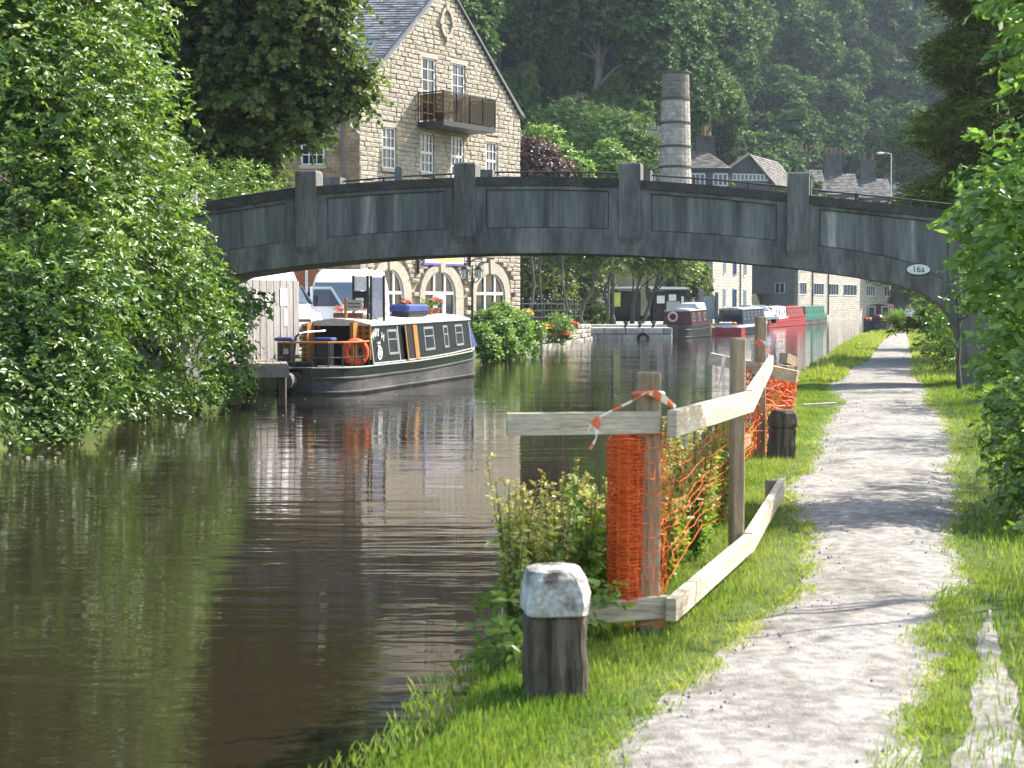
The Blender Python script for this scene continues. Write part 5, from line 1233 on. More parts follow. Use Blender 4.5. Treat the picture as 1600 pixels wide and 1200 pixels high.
# stone cottage
CW = Wall((px(1113, 134), 134), (px(1174, 151), 151)); ct = thing('stone_cottage', 'sunlit stone cottage end with blue-framed windows beyond the gate pier', 'building', CW.P(CW.L / 2, .2, -2))
mb = MB(); mb.prism([CW.P(0, 0), CW.P(CW.L, 0), CW.P(CW.L, 7.2), CW.P(0, 7.2)], -CW.n * .4); uv_wall(mb.build('wall', m_farstone, ct), CW.e)
cL = CW.P(0, 0) + Vector((-3.2, 1.4, 0))
mb = MB(); mb.prism([cL, CW.P(0, 0, -.01), CW.P(0, 3.0, -.01), cL + Vector((0, 0, 3.0))], (0, .4, 0)); uv_wall(mb.build('front_wall', m_farstone, ct), (1, 0, 0))
slate_roof(ct, cL + Vector((-.2, -.3, 2.9)), CW.P(-.1, 2.9, .15), CW.P(1.6, 7.2, -1.2), cL + Vector((.6, 3.5, 7.2)), rows_=12)
m_bluef = M('blue_window_frame', [(.16, .22, .36), (.2, .27, .42)], rough=.5)
for x, z, w in ((1131, 2.2, .8), (1147, 2.2, 1.5), (1163, 2.2, 1.2), (1131, 5.2, .8), (1147, 5.2, 1.3), (1163, 5.2, 1.2)):
    far_window(ct, CW.P, CW.hit(x, 460)[0], z - .8, w, 1.7, 2, m_bluef if x == 1147 else m_frame)
MB().tube([CW.P(CW.hit(1155, 450)[0], .3, .12), CW.P(CW.hit(1155, 450)[0], 7.0, .12)], .08, n=6).build('drainpipe', m_lead, ct)
# square mill chimney shaft, round in banded lifts
cd = 122; cc = Vector((px(1053.5, cd), cd, 0)); zt = pz(116, cd); zb = .2
ch = thing('mill_chimney', 'tapering pale stone factory chimney with dark iron bands and a sooty top', 'chimney', (cc.x, cc.y, zb))
m_chs = brickmat('chimney_stone', (.31, .285, .235), (.40, .375, .32), (.26, .24, .2), .55, .3, ms=.02, bump=.7)
m_chtop = brickmat('sooty_chimney_stone', (.13, .12, .095), (.2, .185, .15), (.11, .1, .085), .55, .3, ms=.02, bump=.7)
cuts = [zb, pz(262, cd), pz(230, cd), pz(193, cd), pz(156, cd), zt]
def cr(z): return .5 * 50 / F_PX * cd - .13 * (z - pz(265, cd)) / (zt - pz(265, cd)) * 1.6
for i in range(5):
    z0, z1 = cuts[i], cuts[i + 1]; mb = MB(); nz = 5
    mb.loft([[cc + Vector((cr(z) * math.cos(a), cr(z) * math.sin(a), z)) for a in [2 * math.pi * k / 20 for k in range(20)]] for z in np.linspace(z0, z1, nz)], cap=True)
    o = mb.build('shaft', m_chtop if i == 4 else m_chs, ch, smooth=False)
    uv = o.data.uv_layers.new(name='UVMap')
    for lp_ in o.data.loops:
        co = o.data.vertices[lp_.vertex_index].co; uv.data[lp_.index].uv = (math.atan2(co.y, co.x) * 1.15, co.z)
    if i: MB().lathe((cc.x, cc.y, z0 - .09), [(cr(z0) + .03, 0), (cr(z0) + .06, .02), (cr(z0) + .06, .18), (cr(z0) + .03, .2)], n=20).build('iron_band', m_iron, ch)
MB().lathe((cc.x, cc.y, zt), [(cr(zt) + .02, 0), (cr(zt) + .1, .04), (cr(zt) + .1, .16), (cr(zt) - .3, .18)], n=20).build('rim', m_chtop, ch)
# houses up the bank
def ridge_house(label, depth, x0, x1, ye, yr, hipR=0, wall=m_darkstone, sk=(), zg=2.0, dep=6, nwin=0, tilt=0.0):
    a, b = px(x0, depth), px(x1, depth); ze, zr = pz(ye, depth), pz(yr, depth)
    t = thing('stone_house', label, 'house', ((a + b) / 2, depth, zg))
    y2 = depth + tilt * (b - a)
    MB().prism([(a + .3, depth + .3, zg), (b - .3, y2 + .3, zg), (b - .3, y2 + .3, ze), (a + .3, depth + .3, ze)], (0, dep - .6, 0)).build('wall', wall, t)
    o = slate_roof(t, (a, depth, ze), (b, y2, ze), (b - hipR, y2 + dep / 2, zr), (a, depth + dep / 2, zr))
    MB().prism([(a, depth + dep, ze), (b, y2 + dep, ze), (b - hipR, y2 + dep / 2, zr), (a, depth + dep / 2, zr)], (0, 0, -.12)).build('rear_slope', m_stoneslate, t)
    MB().prism([(a + .3, depth + .3, ze), (a + .3, depth + dep - .3, ze), (a + .3, depth + dep / 2, zr - .1)], (.2, 0, 0)).build('gable', wall, t)
    for (x, yt, w, pots) in sk:
        stack(t, (px(x, depth + dep / 2), depth + dep / 2 + tilt * (px(x, depth) - a)), w, .9, zr - 1.2, pz(yt, depth + dep / 2), pots, t)
    W = lambda s, z, o_: Vector((a + s, depth + .3 + tilt * s - o_, z))
    for k in range(nwin): far_window(t, W, (b - a) * (k + .5) / nwin, ze - 1.6, 1.3, 1.1, 3)
    return t
ridge_house('stone house with a hipped slate roof right behind the factory chimney', 146, 1001, 1142, 263, 229, hipR=2.2, sk=((1098, 216, 1.7, 1),), zg=1, nwin=4)
# gabled house
gd = 186; GA = Wall((px(1137, gd), gd), (px(1208, gd), gd + 1)); gz = pz(264, gd)
gh_ = thing('gabled_house', 'stone house with its gable, coloured dark as shade, towards the canal and a row of white mullions', 'house', GA.P(3, 4))
sa_, za_ = GA.hit(1169, 243)
MB().prism([GA.P(0, 3), GA.P(GA.L, 3), GA.P(GA.L, pz(288, gd)), GA.P(sa_, za_), GA.P(0, gz)], -GA.n * .5).build('gable_wall', m_darkstone, gh_)
bv = Vector((5.2, 9, -.1)); slate_roof(gh_, GA.P(GA.L + .3, pz(290, gd), .3), GA.P(GA.L, pz(290, gd)) + bv, GA.P(sa_, za_ + .15) + bv, GA.P(sa_, za_ + .15, .3))
MB().prism([GA.P(sa_, za_ + .1, .3), GA.P(-.3, gz - .1, .3), GA.P(-.3, gz - .1) + bv, GA.P(sa_, za_ + .1) + bv], (0, 0, -.15)).build('roof_slope', m_stoneslate, gh_)
MB().bar(GA.P(sa_, za_ + .2, .32), GA.P(-.3, gz + .05, .32), .25, .25).build('verge', m_dressed, gh_)
for k in range(9): far_window(gh_, GA.P, .7 + .5 * k, pz(281, gd), .42, .7, 1)
for i, (x0, x1, ye, yr, sk, lab) in enumerate(((1236, 1290, 300, 262, ((1247, 240, 2.5, 3),), 'terrace house with a broad sooty stack beside the gabled house'), (1288, 1342, 304, 268, ((1298, 244, 2.6, 4),), 'terrace house below a pale skylight with four chimney pots on its stack'), (1340, 1394, 309, 276, ((1353, 252, 2.4, 2),), 'terrace house with a narrow stack beside the street lamp'), (1392, 1452, 314, 282, ((1385, 258, 1.6, 1), (1442, 246, 2.0, 2)), 'terrace house end partly hidden by the conifer'))):
    ridge_house(lab, 222 + 4 * i, x0, x1, ye, yr, wall=m_darkstone, sk=sk, zg=6, dep=8, nwin=2)
# street lamp
q = Vector((px(1389, 150), 150, 3)); sl = thing('street_lamp', 'pale grey street lamp with a curved arm above the terrace roofs', 'street lamp', q); zt = pz(240, 150)
MB().tube([q, Vector((q.x, q.y, zt))], [.09, .06], n=8).build('pole', m_alu, sl)
MB().tube([(q.x, q.y, zt - .05), (q.x - .4, q.y, zt + .05), (q.x - .9, q.y, zt + .05)], .04, n=6).build('arm', m_alu, sl)
MB().ball((q.x - 1.1, q.y, zt + .03), (.38, .16, .13)).build('lamp_head', m_white, sl, smooth=True)
# ruined retaining wall on the slope
ra, rb = D(948, 226, 141), D(1034, 232, 146); rr = thing('retaining_wall', 'old dark stone retaining wall on the slope left of the chimney', 'wall', ra)
for zi in range(6):
    x = 0; e_ = (rb - ra); e_.z = 0; Lw = e_.length; e_.normalize()
    while x < Lw:
        w = RNG.uniform(.5, 1.1); MB().bevbox(ra + e_ * (x + w / 2) + Vector((0, 0, .45 * zi - .3)), (w - .03, .5, .43), .04, rz=math.atan2(e_.y, e_.x)).build('stone', m_darkstone, rr); x += w
# parked car at the wharf
cp = Vector((px(1182, 128), 128, .1)); car = thing('parked_car', 'pale car with a sloping windscreen parked beyond the navy narrowboat', 'car', cp, rz=.4, world=False)
mb = MB(); prof = [(-2.1, .55), (-1.9, .85), (-.9, 1.0), (-.2, 1.5), (1.2, 1.52), (1.9, 1.05), (2.1, .9), (2.1, .4), (-2.1, .35)]
mb.loft([[(sx * (1 if z < 1.05 else .82), y, z) for y, z in prof] for sx in (-.85, .85)], cap=True); mb.build('body', m_van, car, world=False)
MB().prism([(-.66, -.88, 1.06), (.66, -.88, 1.06), (.6, -.27, 1.5), (-.6, -.27, 1.5)], (0, -.02, .02)).build('windscreen', m_wind, car, world=False)
for sg in (-1, 1):
    MB().prism([(sg * .78, -.6, 1.05), (sg * .78, 1.5, 1.05), (sg * .71, 1.15, 1.46), (sg * .71, -.15, 1.46)], (sg * .05, 0, 0)).build('side_window', m_wind, car, world=False)
    for y in (-1.35, 1.35): MB().tube([(sg * .7, y, .32), (sg * .88, y, .32)], .32, n=14).build('wheel', m_tyre, car, world=False)
    MB().ball((sg * .6, -2.02, .7), (.2, .08, .1)).build('headlight', m_lamp, car, smooth=True, world=False)
# ================================================================== walker on the towpath
def skin_body(name, joints, edges, mat, parent, sub=1):
    me = bpy.data.meshes.new(name); me.from_pydata([j[0] for j in joints], edges, [])
    o = bpy.data.objects.new(name, me); COL.objects.link(o)
    md = o.modifiers.new('skin', 'SKIN'); md.use_smooth_shade = True
    for v, j in zip(me.skin_vertices[0].data, joints): v.radius = (j[1], j[1] * (j[2] if len(j) > 2 else 1))
    me.skin_vertices[0].data[0].use_root = True
    s_ = o.modifiers.new('sub', 'SUBSURF'); s_.levels = sub; s_.render_levels = sub
    me.materials.append(mat); o.parent = parent; return o
m_skin = M('skin', [(.5, .31, .22), (.45, .27, .19)], rough=.6); m_shirt = M('white_shirt', [(.75, .74, .72), (.65, .65, .64)], scale=6, rough=.9); m_trs = M('dark_skirt', [(.02, .022, .03), (.035, .035, .045)], scale=6, rough=.9); m_hair = M('grey_hair', [(.2, .18, .16), (.3, .28, .26)], scale=20, rough=.7)
pp = D(1421, 521, 86); pp.z = .01
pe = thing('person', 'person in a white top and dark knee-length skirt walking on the towpath', 'person', pp, world=False)
J = [((0, 0, .88), .13, .8), ((0, 0, 1.1), .12, .8), ((0, 0, 1.3), .14, .75), ((0, 0, 1.38), .06), ((0, -.01, 1.46), .075, 1.1), ((0, -.015, 1.58), .07, 1.1),
     ((.17, 0, 1.32), .05), ((.23, .02, 1.06), .04), ((.24, -.08, .84), .03), ((.245, -.1, .76), .032), ((-.17, 0, 1.32), .05), ((-.23, -.02, 1.06), .04), ((-.24, -.14, .86), .03), ((-.245, -.17, .78), .032),
     ((.09, 0, .8), .085), ((.09, -.1, .45), .06), ((.09, -.08, .08), .04), ((.09, -.2, .03), .035), ((-.09, 0, .8), .085), ((-.09, .06, .45), .06), ((-.09, .2, .1), .04), ((-.09, .1, .03), .035)]
E = [(0, 1), (1, 2), (2, 3), (3, 4), (4, 5), (2, 6), (6, 7), (7, 8), (8, 9), (2, 10), (10, 11), (11, 12), (12, 13), (0, 14), (14, 15), (15, 16), (16, 17), (0, 18), (18, 19), (19, 20), (20, 21)]
skin_body('body', J, E, m_skin, pe, 2)
skin_body('shirt', [((0, 0, .86), .16, .85), ((0, 0, 1.1), .15, .85), ((0, 0, 1.32), .155, .8), ((.18, 0, 1.33), .068), ((.235, .02, 1.06), .058), ((-.18, 0, 1.33), .068), ((-.235, -.02, 1.06), .058)], [(0, 1), (1, 2), (2, 3), (3, 4), (2, 5), (5, 6)], m_shirt, pe, 2)
MB().loft([[(r * math.cos(a), r * .75 * math.sin(a), z) for a in [2 * math.pi * k / 14 for k in range(14)]] for r, z in ((.16, .95), (.2, .8), (.24, .45))], cap=True).build('skirt', m_trs, pe, smooth=True, world=False)
MB().ball((0, .02, 1.58), (.088, .1, .1)).build('hair', m_hair, pe, smooth=True, world=False)

# ================================================================== rail fence round the bank slip
m_pine = M('new_pine', [(.40, .30, .19), (.52, .42, .29), (.60, .51, .38)], scale=1.4, rough=.85, bump=.35, bscale=6, stretch=(7, 7, .8), pos=[.3, .5, .7])
m_pine_h = M('sawn_board', [(.36, .28, .19), (.50, .42, .31), (.62, .55, .44)], scale=1.2, rough=.85, bump=.4, bscale=9, stretch=(1.2, 1.2, 9), pos=[.3, .5, .7])
m_postw = M('treated_post', [(.20, .14, .085), (.33, .25, .16), (.40, .32, .22)], scale=1.6, rough=.9, bump=.5, bscale=8, stretch=(7, 7, .7))
A_ = G(1012, 988); B_ = Vector((1.39, 9.45, 0)); Cp = Vector((2.62, 16.2, 0)); E_ = Vector((2.08, 12.26, 0))
fnc = thing('rail_fence', 'makeshift pine rail fence with posts round the slipped canal bank', 'fence', A_)
def fpost(p, top, w, name='post', m=m_postw, rz=.1, lean=(0, 0)):
    mb = MB(); R3 = Matrix.Rotation(rz, 3, 'Z')
    rings = [[Vector((p.x + lean[0] * (z - 0), p.y + lean[1] * z, z)) + R3 @ Vector((x * k, y * k, 0)) for x, y in ((-w / 2, -w / 2 + .008), (-w / 2 + .008, -w / 2), (w / 2 - .008, -w / 2), (w / 2, -w / 2 + .008), (w / 2, w / 2), (-w / 2, w / 2))] for z, k in ((-.4, 1), (top - .012, 1), (top, .92))]
    mb.loft(rings, cap=True); return mb.build(name, m, fnc)
fpost(A_, 1.275, .105); fpost(B_, 1.40, .075, rz=.3); fpost(Cp, 1.48, .1, rz=.2); fpost(E_, .2, .08); fpost(Vector((2.98, 16.6, 0)), .95, .11, rz=.5)
def board(a, b, h, t, name='rail', m=m_pine_h):
    return MB().bar(a, b, t, h).build(name, m, fnc)
zr = 1.035
board(D(792, 663, 7.25), D(1030, 660, 7.40), .105, .04)          # return towards the water, upper
board(D(820 - 35, 967, 7.25), D(1043, 947, 7.40), .105, .045)    # return, lower
def off(p, q, d):
    e = (q - p).normalized(); return Vector((e.y, -e.x, 0)) * d
side = lambda p, q, zz: (p + off(p, q, .075) + Vector((0, 0, zz)), q + off(p, q, .075) + Vector((0, 0, zz)))
A2_ = A_ + Vector((.03, -.1, 0)); 
a, b = side(A2_, B_, zr); b.z = 1.01; board(a, b, .125, .045)
a2 = b.copy(); b2_ = D(1205, 566, 16.15); board(a2 + Vector((0, .01, 0)), b2_, .14, .045)
board(D(1246, 589, 15.9), D(1109, 560, 16.5), .125, .045)
board(D(1224, 559, 17.0), D(1241, 566, 17.2), .11, .1, 'rail_end', m_postw)
a, b = side(A2_, B_, .135); board(a, b, .11, .05); a = b.copy(); b = E_ + Vector((.09, .02, .15)); board(a, b, .13, .05)
a, b = Vector((1.0, 10.2, .2)), Vector((2.4, 15.5, .25)); board(a, b, .1, .04, 'inner_rail', m_postw)
# orange netting
m_net = M('orange_netting', [(.88, .19, .035), (.8, .14, .025), (.65, .10, .025)], scale=9, rough=.6)
def net(name, top, bot, nx, ny, r, jit, label=None, parent=None, skipf=0.0, mat=m_net):
    """open plastic mesh hung between two edge lines"""
    tp = [Vector(p) for p in top]; bt = [Vector(p) for p in bot]; n = len(tp) - 1
    def at(L_, u): k = min(int(u * n), n - 1); return L_[k].lerp(L_[k + 1], u * n - k)
    Gd = [[at(tp, i / nx).lerp(at(bt, i / nx), j / ny) + Vector(RNG.normal(0, jit, 3)) for j in range(ny + 1)] for i in range(nx + 1)]
    mb = MB()
    for j in range(ny + 1):
        if RNG.random() < skipf: continue
        mb.tube([Gd[i][j] for i in range(nx + 1)], r * 1.5, n=3)
    for i in range(nx + 1): mb.tube([Gd[i][j] for j in range(ny + 1)], r, n=3)
    return mb.build(name, mat, parent)
nt_ = thing('safety_netting', 'bright orange plastic safety netting rolled beside and strung from the nearest fence post', 'netting', A_)
rc = A_ + Vector((-.115, -.03, 0))
for k in range(5):                                   # the roll
    rr_ = .048 + .011 * k; an0 = RNG.uniform(0, 6.28)
    ring = lambda z, sw=0: [rc + Vector((rr_ * math.cos(an0 + 2 * math.pi * q / 11) * (1 + .1 * math.sin(z * 5 + q)), rr_ * math.sin(an0 + 2 * math.pi * q / 11), z)) for q in range(12)]
    net('roll', ring(.985 - .01 * k), ring(.17), 11, 44, .0019, .004, parent=nt_)
mb = MB(); mb.tube([rc + Vector((0, 0, .17)), rc + Vector((0, 0, .97))], .045, n=10); mb.build('roll_core', m_net, nt_)
wr = [A_ + Vector((x, y, 0)) for x, y in ((-.12, -.07), (-.06, -.075), (.0, -.076), (.06, -.07), (.066, 0), (.1, .06))]
net('wrap', [p + Vector((0, 0, .98)) for p in wr], [p + Vector((0, 0, .05)) for p in wr], 10, 13, .0019, .009, parent=nt_)
tl = [A_ + Vector((.08, .0, .93)), A_.lerp(B_, .35) + Vector((0, .05, .8)), A_.lerp(B_, .7) + Vector((-.03, .1, .84)), B_ + Vector((-.03, .05, .9))]
bl = [A_ + Vector((.08, .0, .2)), A_.lerp(B_, .35) + Vector((-.02, .08, .22)), A_.lerp(B_, .7) + Vector((-.05, .15, .3)), B_ + Vector((-.03, .08, .28))]
net('strung_length', tl, bl, 15, 12, .0014, .007, parent=nt_, skipf=.25)
tl = [B_ + Vector((.0, .02, .92)), B_.lerp(Cp, .3) + Vector((-.08, 0, .85)), B_.lerp(Cp, .65) + Vector((-.12, 0, .75)), Cp + Vector((0, -.05, .95))]
bl = [B_ + Vector((0, .02, .25)), B_.lerp(Cp, .3) + Vector((-.1, 0, .15)), B_.lerp(Cp, .65) + Vector((-.15, 0, .1)), Cp + Vector((0, -.05, .1))]
net('strung_length', tl, bl, 34, 13, .0028, .01, parent=nt_, skipf=.3)
nf = thing('end_netting', 'orange netting bunched below the tilted far board of the rail fence', 'netting', Cp)
F_ = Vector((2.98, 16.55, 0))
tl = [Cp + Vector((-.03, -.06, .98)), Cp.lerp(F_, .5) + Vector((0, -.1, .93)), F_ + Vector((.0, -.1, .84)), F_ + Vector((.12, .05, .8))]; bl = [Cp + Vector((-.1, -.1, .0)), Cp.lerp(F_, .5) + Vector((-.06, -.1, .0)), F_ + Vector((-.12, -.08, .05)), F_ + Vector((-.02, .0, .1))]
for k in range(3): net('net', [p + Vector((.0, .03 * k, -.03 * k)) for p in tl], [p + Vector((0, .03 * k, .05 * k)) for p in bl], 9, 17, .0045, .018, parent=nf)
net('net_bunch', [Cp + Vector((x, -.08, .93)) for x in (-.2, -.16, -.12)], [Cp + Vector((x, -.08, .0)) for x in (-.22, -.17, -.13)], 4, 26, .006, .018, parent=nf)
# striped barrier tape
m_tape = bpy.data.materials.new('striped_tape'); m_tape.use_nodes = True; nt = m_tape.node_tree
tcn = nt.nodes.new('ShaderNodeTexCoord'); wv = nt.nodes.new('ShaderNodeTexWave'); wv.inputs['Scale'].default_value = 3.2; wv.bands_direction = 'DIAGONAL'; rm = _ramp(nt, [(.8, .78, .74), (.8, .78, .74), (.75, .16, .06), (.75, .16, .06)], [0, .45, .55, 1])
nt.links.new(tcn.outputs['Object'], wv.inputs['Vector']); nt.links.new(wv.outputs['Fac'], rm.inputs[0]); nt.links.new(rm.outputs[0], nt.nodes['Principled BSDF'].inputs['Base Color'])
def tape(mb, pts, w=.03):
    pts = [Vector(p) for p in pts]
    mb.loft([[p + Vector((w * .5 * math.cos(i * .7), 0, w * .5 * math.sin(i * .7 + 1))), p - Vector((w * .5 * math.cos(i * .7), 0, w * .5 * math.sin(i * .7 + 1)))] for i, p in enumerate(pts)], closed=False)
tpn = thing('barrier_tape', 'red and white barrier tape tied round the nearest post and upper return board', 'tape', A_ + Vector((0, 0, 1)))
mb = MB(); tape(mb, [D(1012, 612, 7.3), D(985, 628, 7.25), D(955, 642, 7.2), D(930, 655, 7.18)], .02); tape(mb, [D(1018, 612, 7.3), D(1035, 622, 7.4), D(1056, 637, 7.6)], .03); mb.build('tied_length', m_tape, tpn)
mb = MB(); tape(mb, [D(928, 655, 7.17), D(935, 668, 7.16), D(932, 685, 7.15), D(922, 702, 7.14)], .034); tape(mb, [D(930, 652, 7.17), D(922, 668, 7.16), D(920, 674, 7.16)], .025); mb.build('loose_end', m_tape, tpn)
mb = MB(); mb.torus(A_ + Vector((0, 0, 1.17)), .072, .012, axis=(0, .1, 1), n=12, k=5); mb.build('knot', m_tape, tpn)
tp2 = thing('trailing_tape', 'long strip of faded barrier tape hanging from the far board', 'tape', D(1130, 575, 15))
mb = MB(); tape(mb, [D(1132, 556, 16.2), D(1129, 580, 15), D(1122, 610, 13.5), D(1121, 650, 12), D(1112, 690, 11.5), D(1103, 725, 11.3)], .05); mb.build('strip', m_tape, tp2)
tp3 = thing('knotted_tape', 'strip of barrier tape wound round the tall fence post', 'tape', Cp + Vector((0, 0, 1.3)))
mb = MB(); tape(mb, [D(1180, 533, 16.05), D(1190, 537, 16.04), D(1199, 536, 16.05), D(1201, 550, 16.0), D(1206, 566, 16.0)], .055); mb.build('strip', m_tape, tp3)
# ================================================================== timber mooring bollards
m_oldwood = M('weathered_oak', [(.04, .03, .022), (.12, .095, .07), (.22, .185, .145)], scale=2.2, rough=.95, bump=1.0, bscale=9, stretch=(7, 7, .5), pos=[.33, .52, .72], bdist=.04)
m_flaky = M('flaking_white_paint', [(.06, .05, .04), (.30, .28, .25), (.50, .49, .46), (.64, .63, .61)], scale=5, rough=.9, bump=.9, pos=[.38, .46, .56, .7])
def bollard(c, rz, s, label, cap_mat, lean=0.0):
    t = thing('timber_bollard', label, 'bollard', c, rz=rz, world=False); rr = np.random.default_rng(int(s * 100)); mb = MB()
    def sq(z, w, d, ch):
        k = [(-w, -d + ch), (-w + ch, -d), (-w * .3, -d * 1.02), (w * .35, -d * .99), (w - ch, -d), (w, -d + ch), (w * 1.01, d * .3), (w, d - ch), (w - ch, d), (-w + ch, d), (-w, d - ch), (-w * 1.02, 0)]
        return [(s * x + lean * z + rr.normal(0, .0035), s * y + rr.normal(0, .0035), s * z) for x, y in k]
    mb.loft([sq(z, w, w, .022) for z, w in ((-.3, .13), (0, .128), (.06, .123), (.14, .126), (.22, .121), (.30, .123), (.335, .12), (.345, .105))], cap=True); mb.build('post', m_oldwood, t, world=False)
    mb = MB(); mb.loft([sq(z, w, w, ch) for z, w, ch in ((.343, .112, .02), (.352, .128, .025), (.39, .134, .03), (.44, .132, .035), (.50, .122, .04), (.53, .108, .045), (.54, .085, .04))], cap=True); mb.build('cap', cap_mat, t, world=False)
    return t
c = G(866, 1083); bollard(c, .12, .98, 'weathered timber mooring bollard with a flaking white painted top', m_flaky, .0)
c = G(1220, 716); bollard(c, .3, .95, 'dark timber mooring bollard on the grass behind the netting', m_oldwood, .05)
lg = G(1280, 637); tg = MB(); tg.bar(lg + Vector((-.25, 0, .03)), lg + Vector((.3, .15, .05)), .1, .05); tag(tg.build('timber_offcut', m_pine_h), 'pale timber offcut lying in the grass near the bridge shadow', 'plank')
# ================================================================== vegetation
L_bush = leaf_mat('bankside_leaves', (.05, .105, .018), (.13, .22, .036), (.31, .39, .10), trans=.36, rough=.34, spec=.7)
L_dark = leaf_mat('dark_tree_leaves', (.04, .075, .016), (.10, .15, .028), (.23, .27, .065), trans=.42)
L_hill = leaf_mat('woodland_leaves', (.035, .075, .022), (.085, .15, .04), (.17, .25, .06), trans=.2, objrand=.5, spec=.15, rough=.6)
L_lime = leaf_mat('lime_shrub_leaves', (.09, .17, .03), (.18, .29, .06), (.32, .42, .13), trans=.35)
L_ash = leaf_mat('young_ash_leaves', (.08, .16, .03), (.16, .28, .06), (.30, .42, .13), trans=.4, spec=.5)
L_con = leaf_mat('conifer_needles', (.075, .11, .02), (.15, .19, .035), (.25, .29, .07), trans=.3, rough=.6, spec=.2)
L_ivy = leaf_mat('ivy_leaves', (.05, .13, .015), (.13, .25, .03), (.26, .36, .07), trans=.3, spec=.5)
L_weed = leaf_mat('weed_leaves', (.10, .18, .03), (.20, .30, .055), (.36, .42, .13), trans=.45)
L_seed = leaf_mat('dock_seed', (.32, .22, .08), (.44, .37, .13), (.5, .47, .2), trans=.35)
L_purple = leaf_mat('purple_leaves', (.05, .025, .03), (.1, .05, .055), (.18, .1, .09), trans=.25)
rg = np.random.default_rng(21)
def B(x, y, depth, r): return (tuple(D(x, y, depth)), r)
def tree(name, label, cat, base, blobs, mat, dens, n_leaf, twig, leaf, r0, group=None, bark=m_bark, droop=.3, up=.35, shell=.6, low=-.7, limbs=8, crown='crown', top=None, wobble=.12, **kw):
    base = Vector(base); t = thing(name, label, cat, base, group=group)
    cs = [Vector(b[0]) for b in blobs]; tp = Vector(top) if top else sum(cs, Vector()) / len(cs)
    mb = MB(); limb_tree(mb, base - Vector((0, 0, .2)), tp, r0, rg, targets=[c.lerp(base, .08) for c in cs[:limbs]], wob=wobble); mb.build('trunk', bark, t, smooth=True)
    np_obj(crown, crown_mesh(crown, blobs, mat, dens, n_leaf, twig, leaf, rg, up=up, droop=droop, shell=shell, low=low, off=base, **kw), t)
    return t
# left bank
tree('bank_tree', 'tall leafy tree leaning over the water on the far bank', 'tree', (-8.6, 26.5, .2),
     [B(20, 40, 26, 1.9), B(110, 60, 26.5, 1.5), B(150, 130, 26.5, 1.15), B(205, 175, 27, .95), B(235, 250, 27.3, .6), B(60, 170, 25.6, 1.5), B(150, 250, 26.3, 1.2), B(225, 330, 27, .75), B(50, 320, 25.2, 1.5), B(150, 370, 26, 1.1), B(-80, 200, 26, 2.2), B(30, -110, 26.5, 2.2), B(-100, -60, 27, 2.5), B(250, 395, 27.6, .55)],
     L_bush, 9, 13, .5, (.125, .055), .22, droop=.5, up=.1, shell=.74, rough=.25, lump=(7, .42), core=.35)
tree('bank_shrub', 'broad shrub with drooping sunlit branches almost touching the water', 'shrub', (-7.9, 23.8, .2),
     [B(20, 470, 23.5, 1.15), B(95, 500, 23.6, .85), B(45, 570, 23.2, .8), B(115, 575, 23.4, .62), B(10, 620, 23, .7), B(85, 640, 23.2, .45), B(150, 610, 23.8, .36), B(-60, 560, 23.5, 1.2), B(130, 440, 24, .75), B(50, 665, 22.9, .4), B(-10, 660, 22.9, .5), B(-20, 600, 22.5, .9), B(-45, 690, 22, .5), B(20, 690, 22.4, .35), B(100, 660, 23.3, .35)],
     L_bush, 14, 12, .42, (.115, .05), .1, droop=.55, up=.05, limbs=5, shell=.72, rough=.25, lump=(6, .42), core=.35)
tree('bank_shrub', 'shrub spreading over the left end of the footbridge', 'shrub', (-7.0, 28.5, .2),
     [B(215, 430, 27, .85), B(270, 440, 27.6, .7), B(310, 450, 28.2, .45), B(250, 495, 27.4, .6), B(300, 520, 28.1, .5), B(190, 480, 26.4, .7), B(330, 490, 28.6, .35), B(180, 400, 26.6, .7), B(285, 390, 28, .45), B(240, 340, 27.6, .6)],
     L_bush, 14, 12, .4, (.11, .048), .1, droop=.55, up=.05, limbs=5, shell=.72, rough=.25, lump=(6, .42), core=.35)
tree('bank_shrub', 'low dark leaved shrub dipping to the water by the bridge abutment', 'shrub', (-6.9, 29.0, .0),
     [B(250, 590, 28, .5), B(300, 600, 28.6, .42), B(215, 630, 27.3, .3), B(320, 625, 29, .25), B(270, 640, 28, .2), B(200, 600, 27, .4)],
     L_bush, 30, 10, .32, (.10, .05), .06, droop=.5, up=.05, limbs=4)
tree('ivy_clump', 'bright green ivy hanging over the bridge abutment beside the jetty', 'ivy', (-6.3, 31.0, -.3),
     [B(360, 470, 31, (.42, .35, .45)), B(352, 520, 31, (.5, .35, .55)), B(368, 570, 31, (.32, .3, .55)), B(345, 590, 31, (.4, .3, .4)), B(335, 440, 30.6, .4), B(400, 470, 31.4, .18), B(415, 478, 31.4, .12)],
     L_ivy, 70, 8, .2, (.085, .07), .05, droop=.7, up=-.2, limbs=4)
tree('sycamore', 'large dark sycamore in front of the mill house side wall', 'tree', (-11.0, 46, .3),
     [B(300, 40, 45, 2.6), B(400, 20, 45, 2.4), B(470, 50, 44.6, 1.7), B(520, 110, 44.4, 1.0), B(540, 150, 44.3, .6), B(430, 130, 44.6, 1.7), B(360, 160, 45, 1.7), B(490, 160, 44.5, .75), B(330, 240, 45, 1.1), B(390, 235, 45, .85), B(480, 195, 44.5, .42), B(300, 150, 45.5, 2), B(240, 80, 46, 2.5), B(380, -90, 45, 2.6), B(490, -50, 45, 1.8), B(250, 250, 46, 1.5), B(350, 282, 45, .7), B(405, 270, 45, .5)],
     L_dark, 7, 12, .5, (.19, .15), .35, droop=.45, up=.1, shell=.74, rough=.22, lump=(6, .4), core=.4)
